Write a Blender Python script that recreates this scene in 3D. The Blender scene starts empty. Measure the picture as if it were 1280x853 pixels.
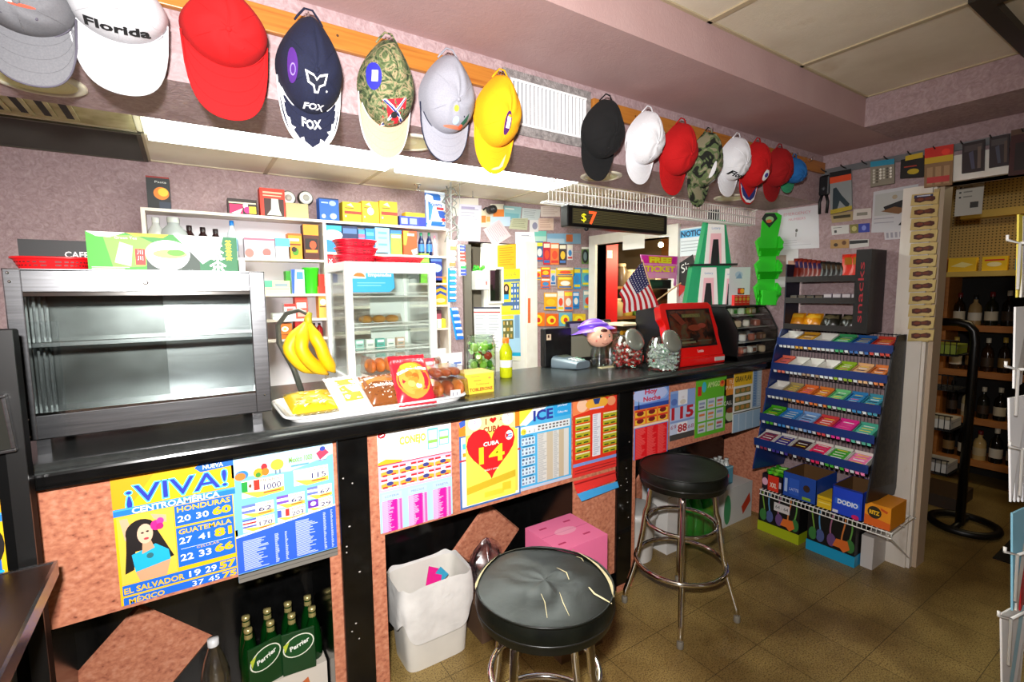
import bpy, bmesh, math, random
from mathutils import Matrix, Vector
random.seed(7)
SC = bpy.context.scene
COL = SC.collection
# ------------------------------------------------------------------ camera
CAMH = 1.6
YAW, PITCH, ROLL, FPX = math.radians(33.42), math.radians(-5.70), math.radians(-0.50), 614.4
cf = Vector((math.sin(YAW)*math.cos(PITCH), math.cos(YAW)*math.cos(PITCH), math.sin(PITCH)))
cr0 = Vector((math.cos(YAW), -math.sin(YAW), 0)); cu0 = cr0.cross(cf)
cr = cr0*math.cos(ROLL)+cu0*math.sin(ROLL); cu = cu0*math.cos(ROLL)-cr0*math.sin(ROLL)
cam = bpy.data.cameras.new('camera'); cam.sensor_width = 36; cam.lens = FPX*36/1280; cam.clip_start = 0.03
camo = bpy.data.objects.new('camera', cam); COL.objects.link(camo)
camo.matrix_world = Matrix(((cr.x,cu.x,-cf.x,0),(cr.y,cu.y,-cf.y,0),(cr.z,cu.z,-cf.z,CAMH),(0,0,0,1)))
SC.camera = camo
# ------------------------------------------------------------------ light and exposure
SC.view_settings.view_transform = 'Standard'; SC.view_settings.look = 'None'
SC.view_settings.gamma = 1; SC.view_settings.use_curve_mapping = False
SC.view_settings.exposure = 0.12
SC.cycles.use_denoising = True
SC.cycles.max_bounces = 8
W = bpy.data.worlds.new('world'); SC.world = W; W.use_nodes = True
W.node_tree.nodes['Background'].inputs[0].default_value = (1,.95,.85,1)
W.node_tree.nodes['Background'].inputs[1].default_value = 0.02
def area_light(name, loc, target, energy, sx, sy, color=(1,1,1), spread=180):
    l = bpy.data.lights.new(name,'AREA'); l.energy = energy; l.shape='RECTANGLE'; l.size=sx; l.size_y=sy; l.color=color
    l.spread = math.radians(spread)
    o = bpy.data.objects.new(name,l); COL.objects.link(o); o.location = loc
    o.rotation_euler = (Vector(target)-Vector(loc)).to_track_quat('-Z','Y').to_euler(); return o
area_light('flash_lamp', (-0.08,-0.02,1.79), (0.75,2.0,1.45), 56, .09,.05, (1,.97,.95), 138)
area_light('wine_room_lamp', (4.9,0.6,2.5), (4.9,0.6,0), 5, .3,.3, (1,.8,.45))
# ------------------------------------------------------------------ helpers
def ray(px,py): return cr*(px-640)+cu*(426.5-py)+cf*FPX
def on(px,py,ax,v):
    d = ray(px,py); o = Vector((0,0,CAMH)); return o+d*((v-o[ax])/d[ax])
def oX(px,py,v): return on(px,py,0,v)
def oY(px,py,v): return on(px,py,1,v)
def oZ(px,py,v): return on(px,py,2,v)
def srgb(h):
    h = h.lstrip('#')
    if len(h)==3: h=''.join(c*2 for c in h)
    r = []
    for i in (0,2,4):
        c = int(h[i:i+2],16)/255; r.append(c/12.92 if c<=.04045 else ((c+.055)/1.055)**2.4)
    return (*r,1)
MC = {}
def C(hexcol, rough=.55, metal=0, alpha=None, emit=0, trans=0, coat=0):
    k = (hexcol,rough,metal,emit,trans,coat)
    if k in MC: return MC[k]
    m = bpy.data.materials.new('paint_'+hexcol.strip('#')); m.use_nodes=True
    b = m.node_tree.nodes['Principled BSDF']
    c = srgb(hexcol)
    b.inputs['Base Color'].default_value = c; b.inputs['Roughness'].default_value=rough; b.inputs['Metallic'].default_value=metal
    b.inputs['Transmission Weight'].default_value=trans; b.inputs['Coat Weight'].default_value=coat
    if trans: b.inputs['IOR'].default_value=1.3
    if emit: b.inputs['Emission Color'].default_value=c; b.inputs['Emission Strength'].default_value=emit
    MC[k]=m; return m
def glass(name, tint='#ffffff', rough=.03, thin=.82):
    # thin clear sheet: mostly see-through with a glossy sheen
    m = bpy.data.materials.new(name); m.use_nodes=True; nt=m.node_tree; nt.nodes.clear()
    out=nt.nodes.new('ShaderNodeOutputMaterial'); mix=nt.nodes.new('ShaderNodeMixShader')
    tr=nt.nodes.new('ShaderNodeBsdfTransparent'); gl=nt.nodes.new('ShaderNodeBsdfGlossy'); 
    tr.inputs[0].default_value=srgb(tint); gl.inputs['Roughness'].default_value=rough
    lw=nt.nodes.new('ShaderNodeLayerWeight'); lw.inputs[0].default_value=.5; fr=nt.nodes.new('ShaderNodeMath'); fr.operation='POWER'; fr.inputs[1].default_value=4; nt.links.new(lw.outputs['Facing'],fr.inputs[0])
    mx=nt.nodes.new('ShaderNodeMath'); mx.operation='ADD'; mx.inputs[1].default_value=1-thin; mx.use_clamp=True
    nt.links.new(fr.outputs[0],mx.inputs[0]); nt.links.new(mx.outputs[0],mix.inputs[0])
    nt.links.new(tr.outputs[0],mix.inputs[1]); nt.links.new(gl.outputs[0],mix.inputs[2]); nt.links.new(mix.outputs[0],out.inputs[0])
    return m
def noisy(name, cols, scale=8, rough=.6, metal=0, bump=0, bscale=None, detail=6, stops=None, coat=0, dist=0, kind='noise', stretch=(1,1,1)):
    m = bpy.data.materials.new(name); m.use_nodes=True; nt=m.node_tree; b=nt.nodes['Principled BSDF']
    tc=nt.nodes.new('ShaderNodeTexCoord'); mp=nt.nodes.new('ShaderNodeMapping'); mp.inputs['Scale'].default_value=stretch
    nt.links.new(tc.outputs['Object'],mp.inputs[0])
    if kind=='voronoi':
        t=nt.nodes.new('ShaderNodeTexVoronoi'); t.inputs['Scale'].default_value=scale; t.feature='F1'; src=t.outputs['Color']
        tb=nt.nodes.new('ShaderNodeSeparateColor'); nt.links.new(src,tb.inputs[0]); src=tb.outputs[0]
    else:
        t=nt.nodes.new('ShaderNodeTexNoise'); t.inputs['Scale'].default_value=scale; t.inputs['Detail'].default_value=detail; t.inputs['Distortion'].default_value=dist; src=t.outputs[0]
    nt.links.new(mp.outputs[0],t.inputs['Vector'])
    r=nt.nodes.new('ShaderNodeValToRGB'); n=len(cols)
    st = stops or [i/(n-1)*.5+.25 for i in range(n)]
    while len(r.color_ramp.elements)<n: r.color_ramp.elements.new(.5)
    for e,s,c in zip(r.color_ramp.elements,st,cols): e.position=s; e.color=srgb(c)
    nt.links.new(src,r.inputs[0]); nt.links.new(r.outputs[0],b.inputs['Base Color'])
    b.inputs['Roughness'].default_value=rough; b.inputs['Metallic'].default_value=metal; b.inputs['Coat Weight'].default_value=coat
    if bump:
        t2=nt.nodes.new('ShaderNodeTexNoise'); t2.inputs['Scale'].default_value=bscale or scale*3; t2.inputs['Detail'].default_value=4; t2.inputs['Distortion'].default_value=1.2
        nt.links.new(mp.outputs[0],t2.inputs['Vector'])
        bp=nt.nodes.new('ShaderNodeBump'); bp.inputs['Strength'].default_value=bump; bp.inputs['Distance'].default_value=.01
        nt.links.new(t2.outputs[0],bp.inputs['Height']); nt.links.new(bp.outputs[0],b.inputs['Normal'])
    return m
TXT = {}
class G:
    """collects shapes into one mesh; M is the current placement"""
    def __init__(s): s.v=[]; s.f=[]; s.mi=[]; s.sm=[]; s.mats=[]; s.M=Matrix()
    def _m(s,m):
        if isinstance(m,str): m=C(m)
        if m not in s.mats: s.mats.append(m)
        return s.mats.index(m)
    def add(s,vs,fs,m,smooth=False):
        k=len(s.v); i=s._m(m)
        s.v += [s.M@Vector(v) for v in vs]
        for f in fs: s.f.append([k+a for a in f]); s.mi.append(i); s.sm.append(smooth)
        return s
    def box(s,x0,x1,y0,y1,z0,z1,m,ms=None):
        # ms: materials for faces by key: 'f' front(-y) 't' top 'b' bottom 'l' 'r' 'k' back
        vs=[(x0,y0,z0),(x1,y0,z0),(x1,y1,z0),(x0,y1,z0),(x0,y0,z1),(x1,y0,z1),(x1,y1,z1),(x0,y1,z1)]
        F={'b':(3,2,1,0),'t':(4,5,6,7),'f':(0,1,5,4),'r':(1,2,6,5),'k':(2,3,7,6),'l':(3,0,4,7)}
        if not ms: return s.add(vs,list(F.values()),m)
        for k,f in F.items(): s.add([vs[i] for i in f],[(0,1,2,3)],ms.get(k,m))
        return s
    def rbox(s,x0,x1,y0,y1,z0,z1,m,r=.004,seg=2):
        bm=bmesh.new(); bmesh.ops.create_cube(bm,size=1)
        for v in bm.verts: v.co=Vector(((x0+x1)/2+v.co.x*(x1-x0),(y0+y1)/2+v.co.y*(y1-y0),(z0+z1)/2+v.co.z*(z1-z0)))
        bmesh.ops.bevel(bm,geom=bm.edges[:],offset=r,segments=seg,profile=.5,affect='EDGES')
        bm.verts.index_update(); bm.faces.index_update(); big=set(sorted(range(len(bm.faces)),key=lambda i:-list(bm.faces)[i].calc_area())[:6]) if False else None; ar=sorted([(f.calc_area(),f.index) for f in bm.faces],reverse=True)[:6]; bi={i for _,i in ar}; vv=[v.co.copy() for v in bm.verts]; s.add(vv,[[v.index for v in f.verts] for f in bm.faces if f.index not in bi],m,False); s.add(vv,[[v.index for v in f.verts] for f in bm.faces if f.index in bi],m,False); bm.free(); return s
    def lathe(s,prof,m,n=20,c=(0,0,0),sx=1,sy=1,smooth=True,caps=True):
        vs=[];fs=[]; c=Vector(c)
        for r,z in prof:
            for i in range(n):
                a=2*math.pi*i/n; vs.append(c+Vector((r*math.cos(a)*sx,r*math.sin(a)*sy,z)))
        for j in range(len(prof)-1):
            for i in range(n): fs.append((j*n+i,j*n+(i+1)%n,(j+1)*n+(i+1)%n,(j+1)*n+i))
        s.add(vs,fs,m,smooth)
        if caps and prof[0][0]>1e-4: s.add(vs[:n],[tuple(range(n-1,-1,-1))],m)
        if caps and prof[-1][0]>1e-4: s.add(vs[-n:],[tuple(range(n))],m)
        return s
    def cyl(s,p0,p1,r0,m,r1=None,n=12):
        p0=Vector(p0);p1=Vector(p1);d=p1-p0;L=d.length
        q=d.to_track_quat('Z','Y').to_matrix().to_4x4(); M=s.M; s.M=M@Matrix.Translation(p0)@q
        s.lathe([(r0,0),(r0 if r1 is None else r1,L)],m,n,smooth=n>6); s.M=M; return s
    def tube(s,pts,r,m,n=8,closed=False):
        pts=[Vector(p) for p in pts]; k=len(pts); vs=[];fs=[]; up=None
        for i,p in enumerate(pts):
            a=pts[i-1] if (i>0 or closed) else p; b=pts[(i+1)%k] if (i<k-1 or closed) else p
            d=(b-a).normalized()
            if up is None: up=Vector((0,0,1)) if abs(d.z)<.9 else Vector((1,0,0))
            x=d.cross(up).normalized(); y=x.cross(d).normalized(); up=y
            rr=r[i] if isinstance(r,(list,tuple)) else r
            for j in range(n):
                t=2*math.pi*j/n; vs.append(p+x*rr*math.cos(t)+y*rr*math.sin(t))
        for i in range(k if closed else k-1):
            for j in range(n):
                i2=(i+1)%k; fs.append((i*n+j,i*n+(j+1)%n,i2*n+(j+1)%n,i2*n+j))
        if not closed: fs += [tuple(range(n-1,-1,-1)),tuple(range((k-1)*n,k*n))]
        return s.add(vs,fs,m,n>4)
    def sphere(s,c,r,m,n=12,sc=(1,1,1)):
        vs=[];fs=[]; h=n//2; c=Vector(c)
        for j in range(h+1):
            a=math.pi*j/h
            for i in range(n):
                b=2*math.pi*i/n; vs.append(c+Vector((r*sc[0]*math.sin(a)*math.cos(b),r*sc[1]*math.sin(a)*math.sin(b),r*sc[2]*math.cos(a))))
        for j in range(h):
            for i in range(n):
                q=(j*n+i,(j+1)*n+i,(j+1)*n+(i+1)%n,j*n+(i+1)%n)
                fs.append(q[1:] if j==0 and False else q)
        return s.add(vs,fs,m,True)
    def poly(s,pts,z,m):            # flat polygon in local xy
        return s.add([(x,y,z) for x,y in pts],[tuple(range(len(pts)))],m)
    def prism(s,pts,h0,h1,m,axis='z'):
        n=len(pts)
        def P(x,y,h): return (x,y,h) if axis=='z' else ((x,h,y) if axis=='y' else (h,x,y))
        vs=[P(x,y,h0) for x,y in pts]+[P(x,y,h1) for x,y in pts]
        fs=[tuple(range(n-1,-1,-1)),tuple(range(n,2*n))]+[(i,(i+1)%n,n+(i+1)%n,n+i) for i in range(n)]
        return s.add(vs,fs,m)
    def grid(s,fn,nu,nv,m,smooth=True,wrap=False):
        vs=[fn(i/nu,j/nv) for j in range(nv+1) for i in range(nu+1)]
        fs=[(j*(nu+1)+i,j*(nu+1)+i+1,(j+1)*(nu+1)+i+1,(j+1)*(nu+1)+i) for j in range(nv) for i in range(nu)]
        return s.add(vs,fs,m,smooth)
    def text(s,body,x,y,h,m,z=0,align='c',w=None,bold=0,shear=0,warp=None):
        # h = capital height; w squeezes to that width; lies in local xy
        key=(body,bold,shear)
        if key not in TXT:
            cu_=bpy.data.curves.new('t','FONT'); cu_.body=body; cu_.size=1; cu_.resolution_u=2; cu_.offset=bold; cu_.shear=shear
            o=bpy.data.objects.new('t',cu_); me=bpy.data.meshes.new_from_object(o)
            vs=[v.co.copy() for v in me.vertices]; fs=[tuple(p.vertices) for p in me.polygons]
            bpy.data.objects.remove(o); bpy.data.curves.remove(cu_); bpy.data.meshes.remove(me); TXT[key]=(vs,fs)
        vs,fs=TXT[key]
        if not vs: return s
        x0=min(v.x for v in vs);x1=max(v.x for v in vs); k=h/.729
        kx=k if w is None else w/(x1-x0)
        ox={'c':-(x0+x1)/2,'l':-x0,'r':-x1}[align]
        out=[((v.x+ox)*kx+x,v.y*k+y,z) for v in vs]
        if warp: out=[warp(p) for p in out]
        return s.add(out,fs,m)
    def build(s,name,parent=None,loc=None,rot=None,smooth_angle=None,bevel=0):
        me=bpy.data.meshes.new(name); me.from_pydata([tuple(v) for v in s.v],[],s.f)
        for m in s.mats: me.materials.append(m)
        me.polygons.foreach_set('material_index',s.mi); me.polygons.foreach_set('use_smooth',s.sm); me.update()
        o=bpy.data.objects.new(name,me); COL.objects.link(o)
        if parent: o.parent=parent
        if loc: o.location=loc
        if rot: o.rotation_euler=rot
        if bevel:
            b=o.modifiers.new('bevel','BEVEL'); b.width=bevel; b.segments=2; b.limit_method='ANGLE'
        return o
def tag(o,label,cat,group=None,kind=None):
    o['label']=label; o['category']=cat
    if group: o['group']=group
    if kind: o['kind']=kind
    return o
def thing(name,label,cat,loc=(0,0,0),rotz=0,group=None,rot=None):
    o=bpy.data.objects.new(name,None); COL.objects.link(o); o.location=loc; o.rotation_euler=rot or (0,0,rotz); o.empty_display_size=.05
    return tag(o,label,cat,group)
def struct(o): o['kind']='structure'; return o
def copy_tree(o,loc,label,rotz=None,group=None):
    c=o.copy(); COL.objects.link(c); c.location=loc
    if rotz is not None: c.rotation_euler=(0,0,rotz)
    c['label']=label
    if group: c['group']=group
    for ch in [x for x in COL.objects if x.parent==o]:
        d=ch.copy(); COL.objects.link(d); d.parent=c
        for gg in [x for x in COL.objects if x.parent==ch]:
            e=gg.copy(); COL.objects.link(e); e.parent=d
    return c
RY = Matrix(((1,0,0,0),(0,0,-1,0),(0,1,0,0),(0,0,0,1)))     # local xy on a wall that faces -Y
RX = Matrix(((0,0,-1,0),(-1,0,0,0),(0,1,0,0),(0,0,0,1)))    # local xy on a wall that faces -X
def circ(cx,cy,rx,ry,n=20,a0=0,a1=2*math.pi): return [(cx+rx*math.cos(a0+(a1-a0)*i/n),cy+ry*math.sin(a0+(a1-a0)*i/n)) for i in range(n)]
def heart(cx,cy,w,h,n=28):
    out=[]
    for i in range(n):
        t=2*math.pi*i/n; out.append((cx+w/2*math.sin(t)**3,cy+h/2*((13*math.cos(t)-5*math.cos(2*t)-2*math.cos(3*t)-math.cos(4*t))/14.5+.12)))
    return out[::-1]
def draw(g,w,h,cmds,z0=.0,step=.0003):
    """print onto a sheet w x h whose lower left corner is the local origin; v runs down from the top"""
    z=z0; step=.00003
    for c in cmds:
        z+=step; k=c[0]; 
        if k=='r': g.poly([(c[1]*w,h-c[4]*h),(c[3]*w,h-c[4]*h),(c[3]*w,h-c[2]*h),(c[1]*w,h-c[2]*h)],z,c[5])
        elif k=='t':
            o=c[6] if len(c)>6 else {}
            o=dict(o)
            if 'w' in o: o['w']*=w
            g.text(c[3],c[1]*w,h-c[2]*h,c[4]*h,c[5],z=z,**o)
        elif k=='e': g.poly(circ(c[1]*w,h-c[2]*h,c[3]*w,c[4]*h),z,c[5])
        elif k=='p': g.poly([(u*w,h-v*h) for u,v in c[1]],z,c[2])
        elif k=='h': g.poly(heart(c[1]*w,h-c[2]*h,c[3]*w,c[4]*h),z,c[5])
def sheet(name,label,cat,mat4,w,h,base,cmds,th=.0012,group=None,tilt=0,rnd=.6):
    g=G(); g.box(0,w,0,h,0,th,base); draw(g,w,h,cmds,th)
    o=g.build(name); o.matrix_world=mat4@Matrix.Rotation(tilt,4,'Z') ; tag(o,label,cat,group); return o
def at_wallY(px,py,Y): return Matrix.Translation(oY(px,py,Y))@RY
def at_wallX(px,py,X): return Matrix.Translation(oX(px,py,X))@RX
# ------------------------------------------------------------------ materials of the place
M_wall=noisy('pink_plaster',['#987f80','#a99092','#b8a2a3'],scale=26,rough=.8,bump=.35,bscale=60,dist=2.2,stops=[.3,.52,.75])
M_soffit=noisy('pink_smooth_plaster',['#b08f8d','#b79896'],scale=6,rough=.8,bump=.12,bscale=60)
M_tile_ceil=noisy('ceiling_tile',['#d8ccb4','#e6dcc6','#b59a68'],scale=3,rough=.9,stops=[.35,.6,.85],bump=.1,bscale=90)
M_white=noisy('white_paint',['#e3ded2','#efebe2'],scale=12,rough=.5)
M_jamb=noisy('scuffed_white_paint',['#b9a894','#e6ded2','#efe9df'],scale=9,rough=.5,stops=[.25,.42,.7],stretch=(1,1,.3))
M_blk=noisy('black_laminate',['#060606','#101010'],scale=20,rough=.16)
M_blktop=noisy('dark_countertop',['#252827','#363938'],scale=60,rough=.26,bump=.03,bscale=200)
M_gran=noisy('salmon_granite_laminate',['#6e3f30','#b56e55','#cb8465','#db9d82'],scale=55,rough=.3,detail=10,stops=[.24,.36,.55,.78],stretch=(1,1,1.3))
M_dark=C('#0b0b0b',.5)
M_chrome=noisy('chrome',['#d8d6d2','#eceae6'],scale=4,rough=.09,metal=1)
M_alu=noisy('brushed_aluminium',['#86878a','#a6a7aa'],scale=6,rough=.24,metal=1,stretch=(1,8,30),bump=.02)
M_wood=noisy('varnished_pine',['#94531c','#b5742c','#a36222'],scale=5,rough=.4,stretch=(.6,6,14))
M_shelfwood=noisy('shelf_wood',['#7a4a22','#9a6532'],scale=5,rough=.5,stretch=(6,.6,14))
M_wirew=C('#f0efea',.4)
M_paper=C('#f4f2ee',.7)
def floor_mat():
    m=noisy('speckled_vinyl_tile',['#5a4626','#947a44','#b49c60','#806a3a'],scale=160,rough=.38,detail=3,stops=[.3,.45,.6,.75])
    nt=m.node_tree; b=nt.nodes['Principled BSDF']; rp=[n for n in nt.nodes if n.type=='VALTORGB'][0]
    tc=[n for n in nt.nodes if n.type=='TEX_COORD'][0]
    mp=nt.nodes.new('ShaderNodeMapping'); mp.inputs['Location'].default_value=(.10,.105,0)
    nt.links.new(tc.outputs['Object'],mp.inputs[0])
    br=nt.nodes.new('ShaderNodeTexBrick'); br.offset=0; br.inputs['Scale'].default_value=1
    br.inputs['Brick Width'].default_value=.3085; br.inputs['Row Height'].default_value=.3085; br.inputs['Mortar Size'].default_value=.0016; br.inputs['Mortar Smooth'].default_value=.3
    br.inputs['Color1'].default_value=(1,1,1,1); br.inputs['Color2'].default_value=(.88,.88,.86,1); br.inputs['Mortar'].default_value=(.22,.2,.17,1)
    nt.links.new(mp.outputs[0],br.inputs[0])
    ns=nt.nodes.new('ShaderNodeTexNoise'); ns.inputs['Scale'].default_value=3; ns.inputs['Detail'].default_value=6
    nt.links.new(tc.outputs['Object'],ns.inputs['Vector'])
    r2=nt.nodes.new('ShaderNodeValToRGB'); r2.color_ramp.elements[0].position=.36; r2.color_ramp.elements[0].color=(.5,.45,.4,1); r2.color_ramp.elements[1].position=.6
    nt.links.new(ns.outputs[0],r2.inputs[0])
    a=nt.nodes.new('ShaderNodeMix'); a.data_type='RGBA'; a.blend_type='MULTIPLY'; a.inputs[0].default_value=1
    c=nt.nodes.new('ShaderNodeMix'); c.data_type='RGBA'; c.blend_type='MULTIPLY'; c.inputs[0].default_value=1
    nt.links.new(rp.outputs[0],a.inputs[6]); nt.links.new(br.outputs[0],a.inputs[7]); nt.links.new(a.outputs[2],c.inputs[6]); nt.links.new(r2.outputs[0],c.inputs[7])
    nt.links.new(c.outputs[2],b.inputs['Base Color']); return m
M_floor=floor_mat()
# ------------------------------------------------------------------ the setting
XR=3.385; YB=3.72; YH=1.57; ZH=2.145; ZS=2.43; ZC=2.58; ZK=2.40; XL=-.85
def sbox(name,x0,x1,y0,y1,z0,z1,m,**k):
    g=G(); g.box(x0,x1,y0,y1,z0,z1,m); return struct(g.build(name,**k))
sbox('floor',-2.5,7.5,-2.5,5.2,-.1,0,M_floor)
# back wall with the open doorway, X 2.03..2.60
g=G(); g.box(XL,2.02,YB,YB+.12,0,ZC,M_wall); g.box(2.02,2.62,YB,YB+.12,2.03,ZC,M_wall); g.box(2.62,XR+.12,YB,YB+.12,0,ZC,M_wall); struct(g.build('wall_back'))
sbox('wall_corridor',1.7,3.1,YB+.9,YB+1.0,0,ZC,C('#d9cfb4',.7))
# right wall: kitchen doorway Y 2.72..3.60, shop doorway Y < 1.0
g=G(); g.box(XR,XR+.12,3.60,YB,0,ZC,M_wall); g.box(XR,XR+.12,2.72,3.60,2.05,ZC,M_wall); g.box(XR,XR+.12,1.05,2.72,0,ZC,M_wall); g.box(XR,XR+.12,-1.2,1.05,2.15,ZC,M_wall); g.box(XR,XR+.12,-2.5,-1.2,0,ZC,M_wall); struct(g.build('wall_right'))
sbox('wall_left',XL-.1,XL,1.2,YB+.12,0,ZC,M_wall)
sbox('wall_front',-2.5,7.5,-2.5,-2.4,0,ZC,C('#cdbab6',.8))
sbox('wall_side',-2.5,-2.4,-2.5,1.2,0,ZC,C('#cdbab6',.8))
# header the caps hang on, and the dropped soffits
sbox('trim_1',XL,XR,YH,1.93,ZH,ZC,M_wall)
o=bpy.data.objects['trim_1']; o.name='wall_header'
sbox('trim_1',XL-1.6,XR,1.19,YH,ZS,ZC,M_soffit)
sbox('trim_2',2.975,XR,-2.4,1.19,ZS,ZC,M_wall)
sbox('ceiling',-2.5,7.5,-2.5,5.2,ZC,ZC+.1,M_tile_ceil)
# kitchen ceiling; tile colours whitened to stand in for light on it
sbox('ceiling_kitchen',XL,XR,1.93,YB,ZK,ZC-.001,noisy('lightened_ceiling_tile',['#eee6d2','#f6f0de','#d8c8a0'],scale=3,rough=.9,stops=[.35,.6,.9],bump=.1,bscale=90))
g=G(); T=C('#b8a888',.5)
for y in (1.19,.59,-.01,-.61): g.box(-2.4,2.975,y-.012,y+.012,ZC-.006,ZC,T)
for x in (2.32,1.66,1.0,.34,-.32): g.box(x-.012,x+.012,-2.4,1.19,ZC-.006,ZC,T)
g.box(2.963,2.975,-2.4,1.19,ZC-.006,ZC,T)
struct(g.build('trim_3'))
g=G(); T=C('#cfc4a6',.5)
for x,y in ((-.135,1.93),(.49,3.10),(1.12,1.93),(1.745,3.10),(2.37,1.93),(2.99,1.93)): g.box(x-.012,x+.012,y,YB,ZK-.005,ZK,T)
for y in (2.47,3.09,YB-.012): g.box(XL,XR,y-.012,y+.012,ZK-.005,ZK,T)
struct(g.build('trim_4'))
g=G(); g.box(2.25,2.975,.565,.615,ZC-.03,ZC,C('#2a251c',.5)); g.box(2.30,2.34,-.6,.565,ZC-.03,ZC,C('#2a251c',.5)); struct(g.build('trim_9'))
# door trims
g=G(); g.box(XR-.02,XR+.14,.985,1.05,0,2.15,M_jamb); g.box(XR-.035,XR-.02,1.0,1.13,0,2.15,M_jamb); g.box(XR+.02,XR+.14,.965,.985,0,2.15,C('#c7b299',.5)); struct(g.build('trim_5'))
g=G(); g.box(XR-.02,XR+.13,-1.2,.985,2.15,2.20,M_jamb); g.box(XR-.035,XR-.02,-1.2,.985,2.15,2.28,M_white); struct(g.build('trim_6'))
g=G(); g.box(XR-.03,XR+.12,3.60,3.69,0,2.05,M_white); g.box(XR-.03,XR+.12,2.63,2.72,0,2.05,M_white); g.box(XR-.03,XR+.12,2.63,3.69,2.05,2.14,M_white); struct(g.build('trim_7'))
g=G(); g.box(1.96,2.03,YB-.03,YB+.12,0,2.0,C('#6d675c',.5)); g.box(2.60,2.72,YB-.03,YB+.12,0,2.05,M_white); struct(g.build('trim_8'))
# room through the kitchen doorway
sbox('wall_pantry',5.2,5.3,2.0,5.2,0,ZC,C('#7d6a4c',.8)); 
# wine room shell
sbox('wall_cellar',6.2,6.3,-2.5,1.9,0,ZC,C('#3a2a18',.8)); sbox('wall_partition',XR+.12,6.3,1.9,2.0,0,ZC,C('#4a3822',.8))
# ------------------------------------------------------------------ counter
YF=1.785
ctr=thing('counter','long black laminate bar counter with salmon granite panels and lottery posters','counter',(1.45,YF,0))
def L(g,name,par,**k):
    o=g.build(name,par,**k); o.location=(-par.location.x,-par.location.y,-par.location.z); return o
# counter body with open knee space below
g=G()
g.box(-.46,XR-.004,YF+.004,2.36,.69,1.10,M_blk); g.box(-.46,XR-.004,2.15,2.36,0,.69,M_blk)
for x0,x1 in ((-.46,-.39),(.378,.583),(1.53,1.97)): g.box(x0,x1,YF+.004,2.15,0,.69,M_blk)
L(g,'counter_body',ctr)
g=G(); prof=[(1.725,1.098),(1.718,1.106),(1.718,1.128),(1.724,1.138),(1.736,1.141),(1.742,1.139),(1.75,1.146),(1.762,1.152),(1.78,1.152),(1.79,1.146),(2.38,1.146),(2.38,1.10),(1.80,1.098)]
g.prism(prof,-.47,XR-.004,M_blktop,axis='x')
g.box(-.47,1.22,2.38,2.66,1.10,1.146,M_blktop); L(g,'countertop',ctr)
g=G(); g.prism([(1.7185,1.100),(1.7165,1.106),(1.7165,1.128),(1.7185,1.134),(1.722,1.134),(1.722,1.100)],-.47,XR-.004,M_blk,axis='x'); g.box(-.47,XR-.004,1.722,YF,1.092,1.0985,M_blk); L(g,'edge_moulding',ctr)
def panel(boxes,name='granite_panel'):
    g=G()
    for x0,x1,z0,z1 in boxes: g.box(x0,x1,YF,YF+.006,z0,z1,M_gran)
    L(g,name,ctr)
panel([(-.385,.416,.672,1.092),(.378,.416,.0,.672),(-.40,-.385,.66,1.092)])
panel([(.526,1.82,.672,1.092),(1.53,1.82,.10,.672),(.526,.583,.0,.672)])
panel([(1.93,XR-.005,.697,1.092),(1.93,1.97,.0,.697)])
g=G(); g.box(3.34,XR-.005,YF+.004,2.15,0,.69,M_gran); L(g,'end_panel',ctr)
for cx,cz,r in ((-.21,.275,.215),(1.25,.30,.205),(2.5,.30,.2)):
    g=G(); r2=r-.012
    g.M=Matrix.Translation((cx,2.1495,cz))@RY
    g.poly([(0,-r),(r,0),(0,r),(-r,0)],0,M_gran); V=[(0,-r),(r,0),(0,r),(-r,0)]; U=[(0,-r2),(r2,0),(0,r2),(-r2,0)]
    vs=[(x,y,0) for x,y in V]+[(x,y,.012) for x,y in U]
    g.add(vs,[(4,5,6,7),(0,1,5,4),(1,2,6,5),(2,3,7,6),(3,0,4,7)],M_gran)
    L(g,'granite_diamond',ctr)
for x0,x1 in ((.416,.526),(1.82,1.93)):
    g=G(); g.rbox(x0,x1,YF-.018,YF+.01,0,1.094,M_blk,.006); 
    for k in range(9): g.M=Matrix.Translation((x0+.012+random.random()*.085,YF-.0182,.25+random.random()*.8))@RY; g.poly(circ(0,0,.0025+.002*random.random(),.003,8),.0003,'#b9b4ac')
    L(g,'counter_post',ctr)
g=G(); g.box(1.82,1.93,YF-.024,YF-.018,0,.03,M_gran); L(g,'kick_strip',ctr)

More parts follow.
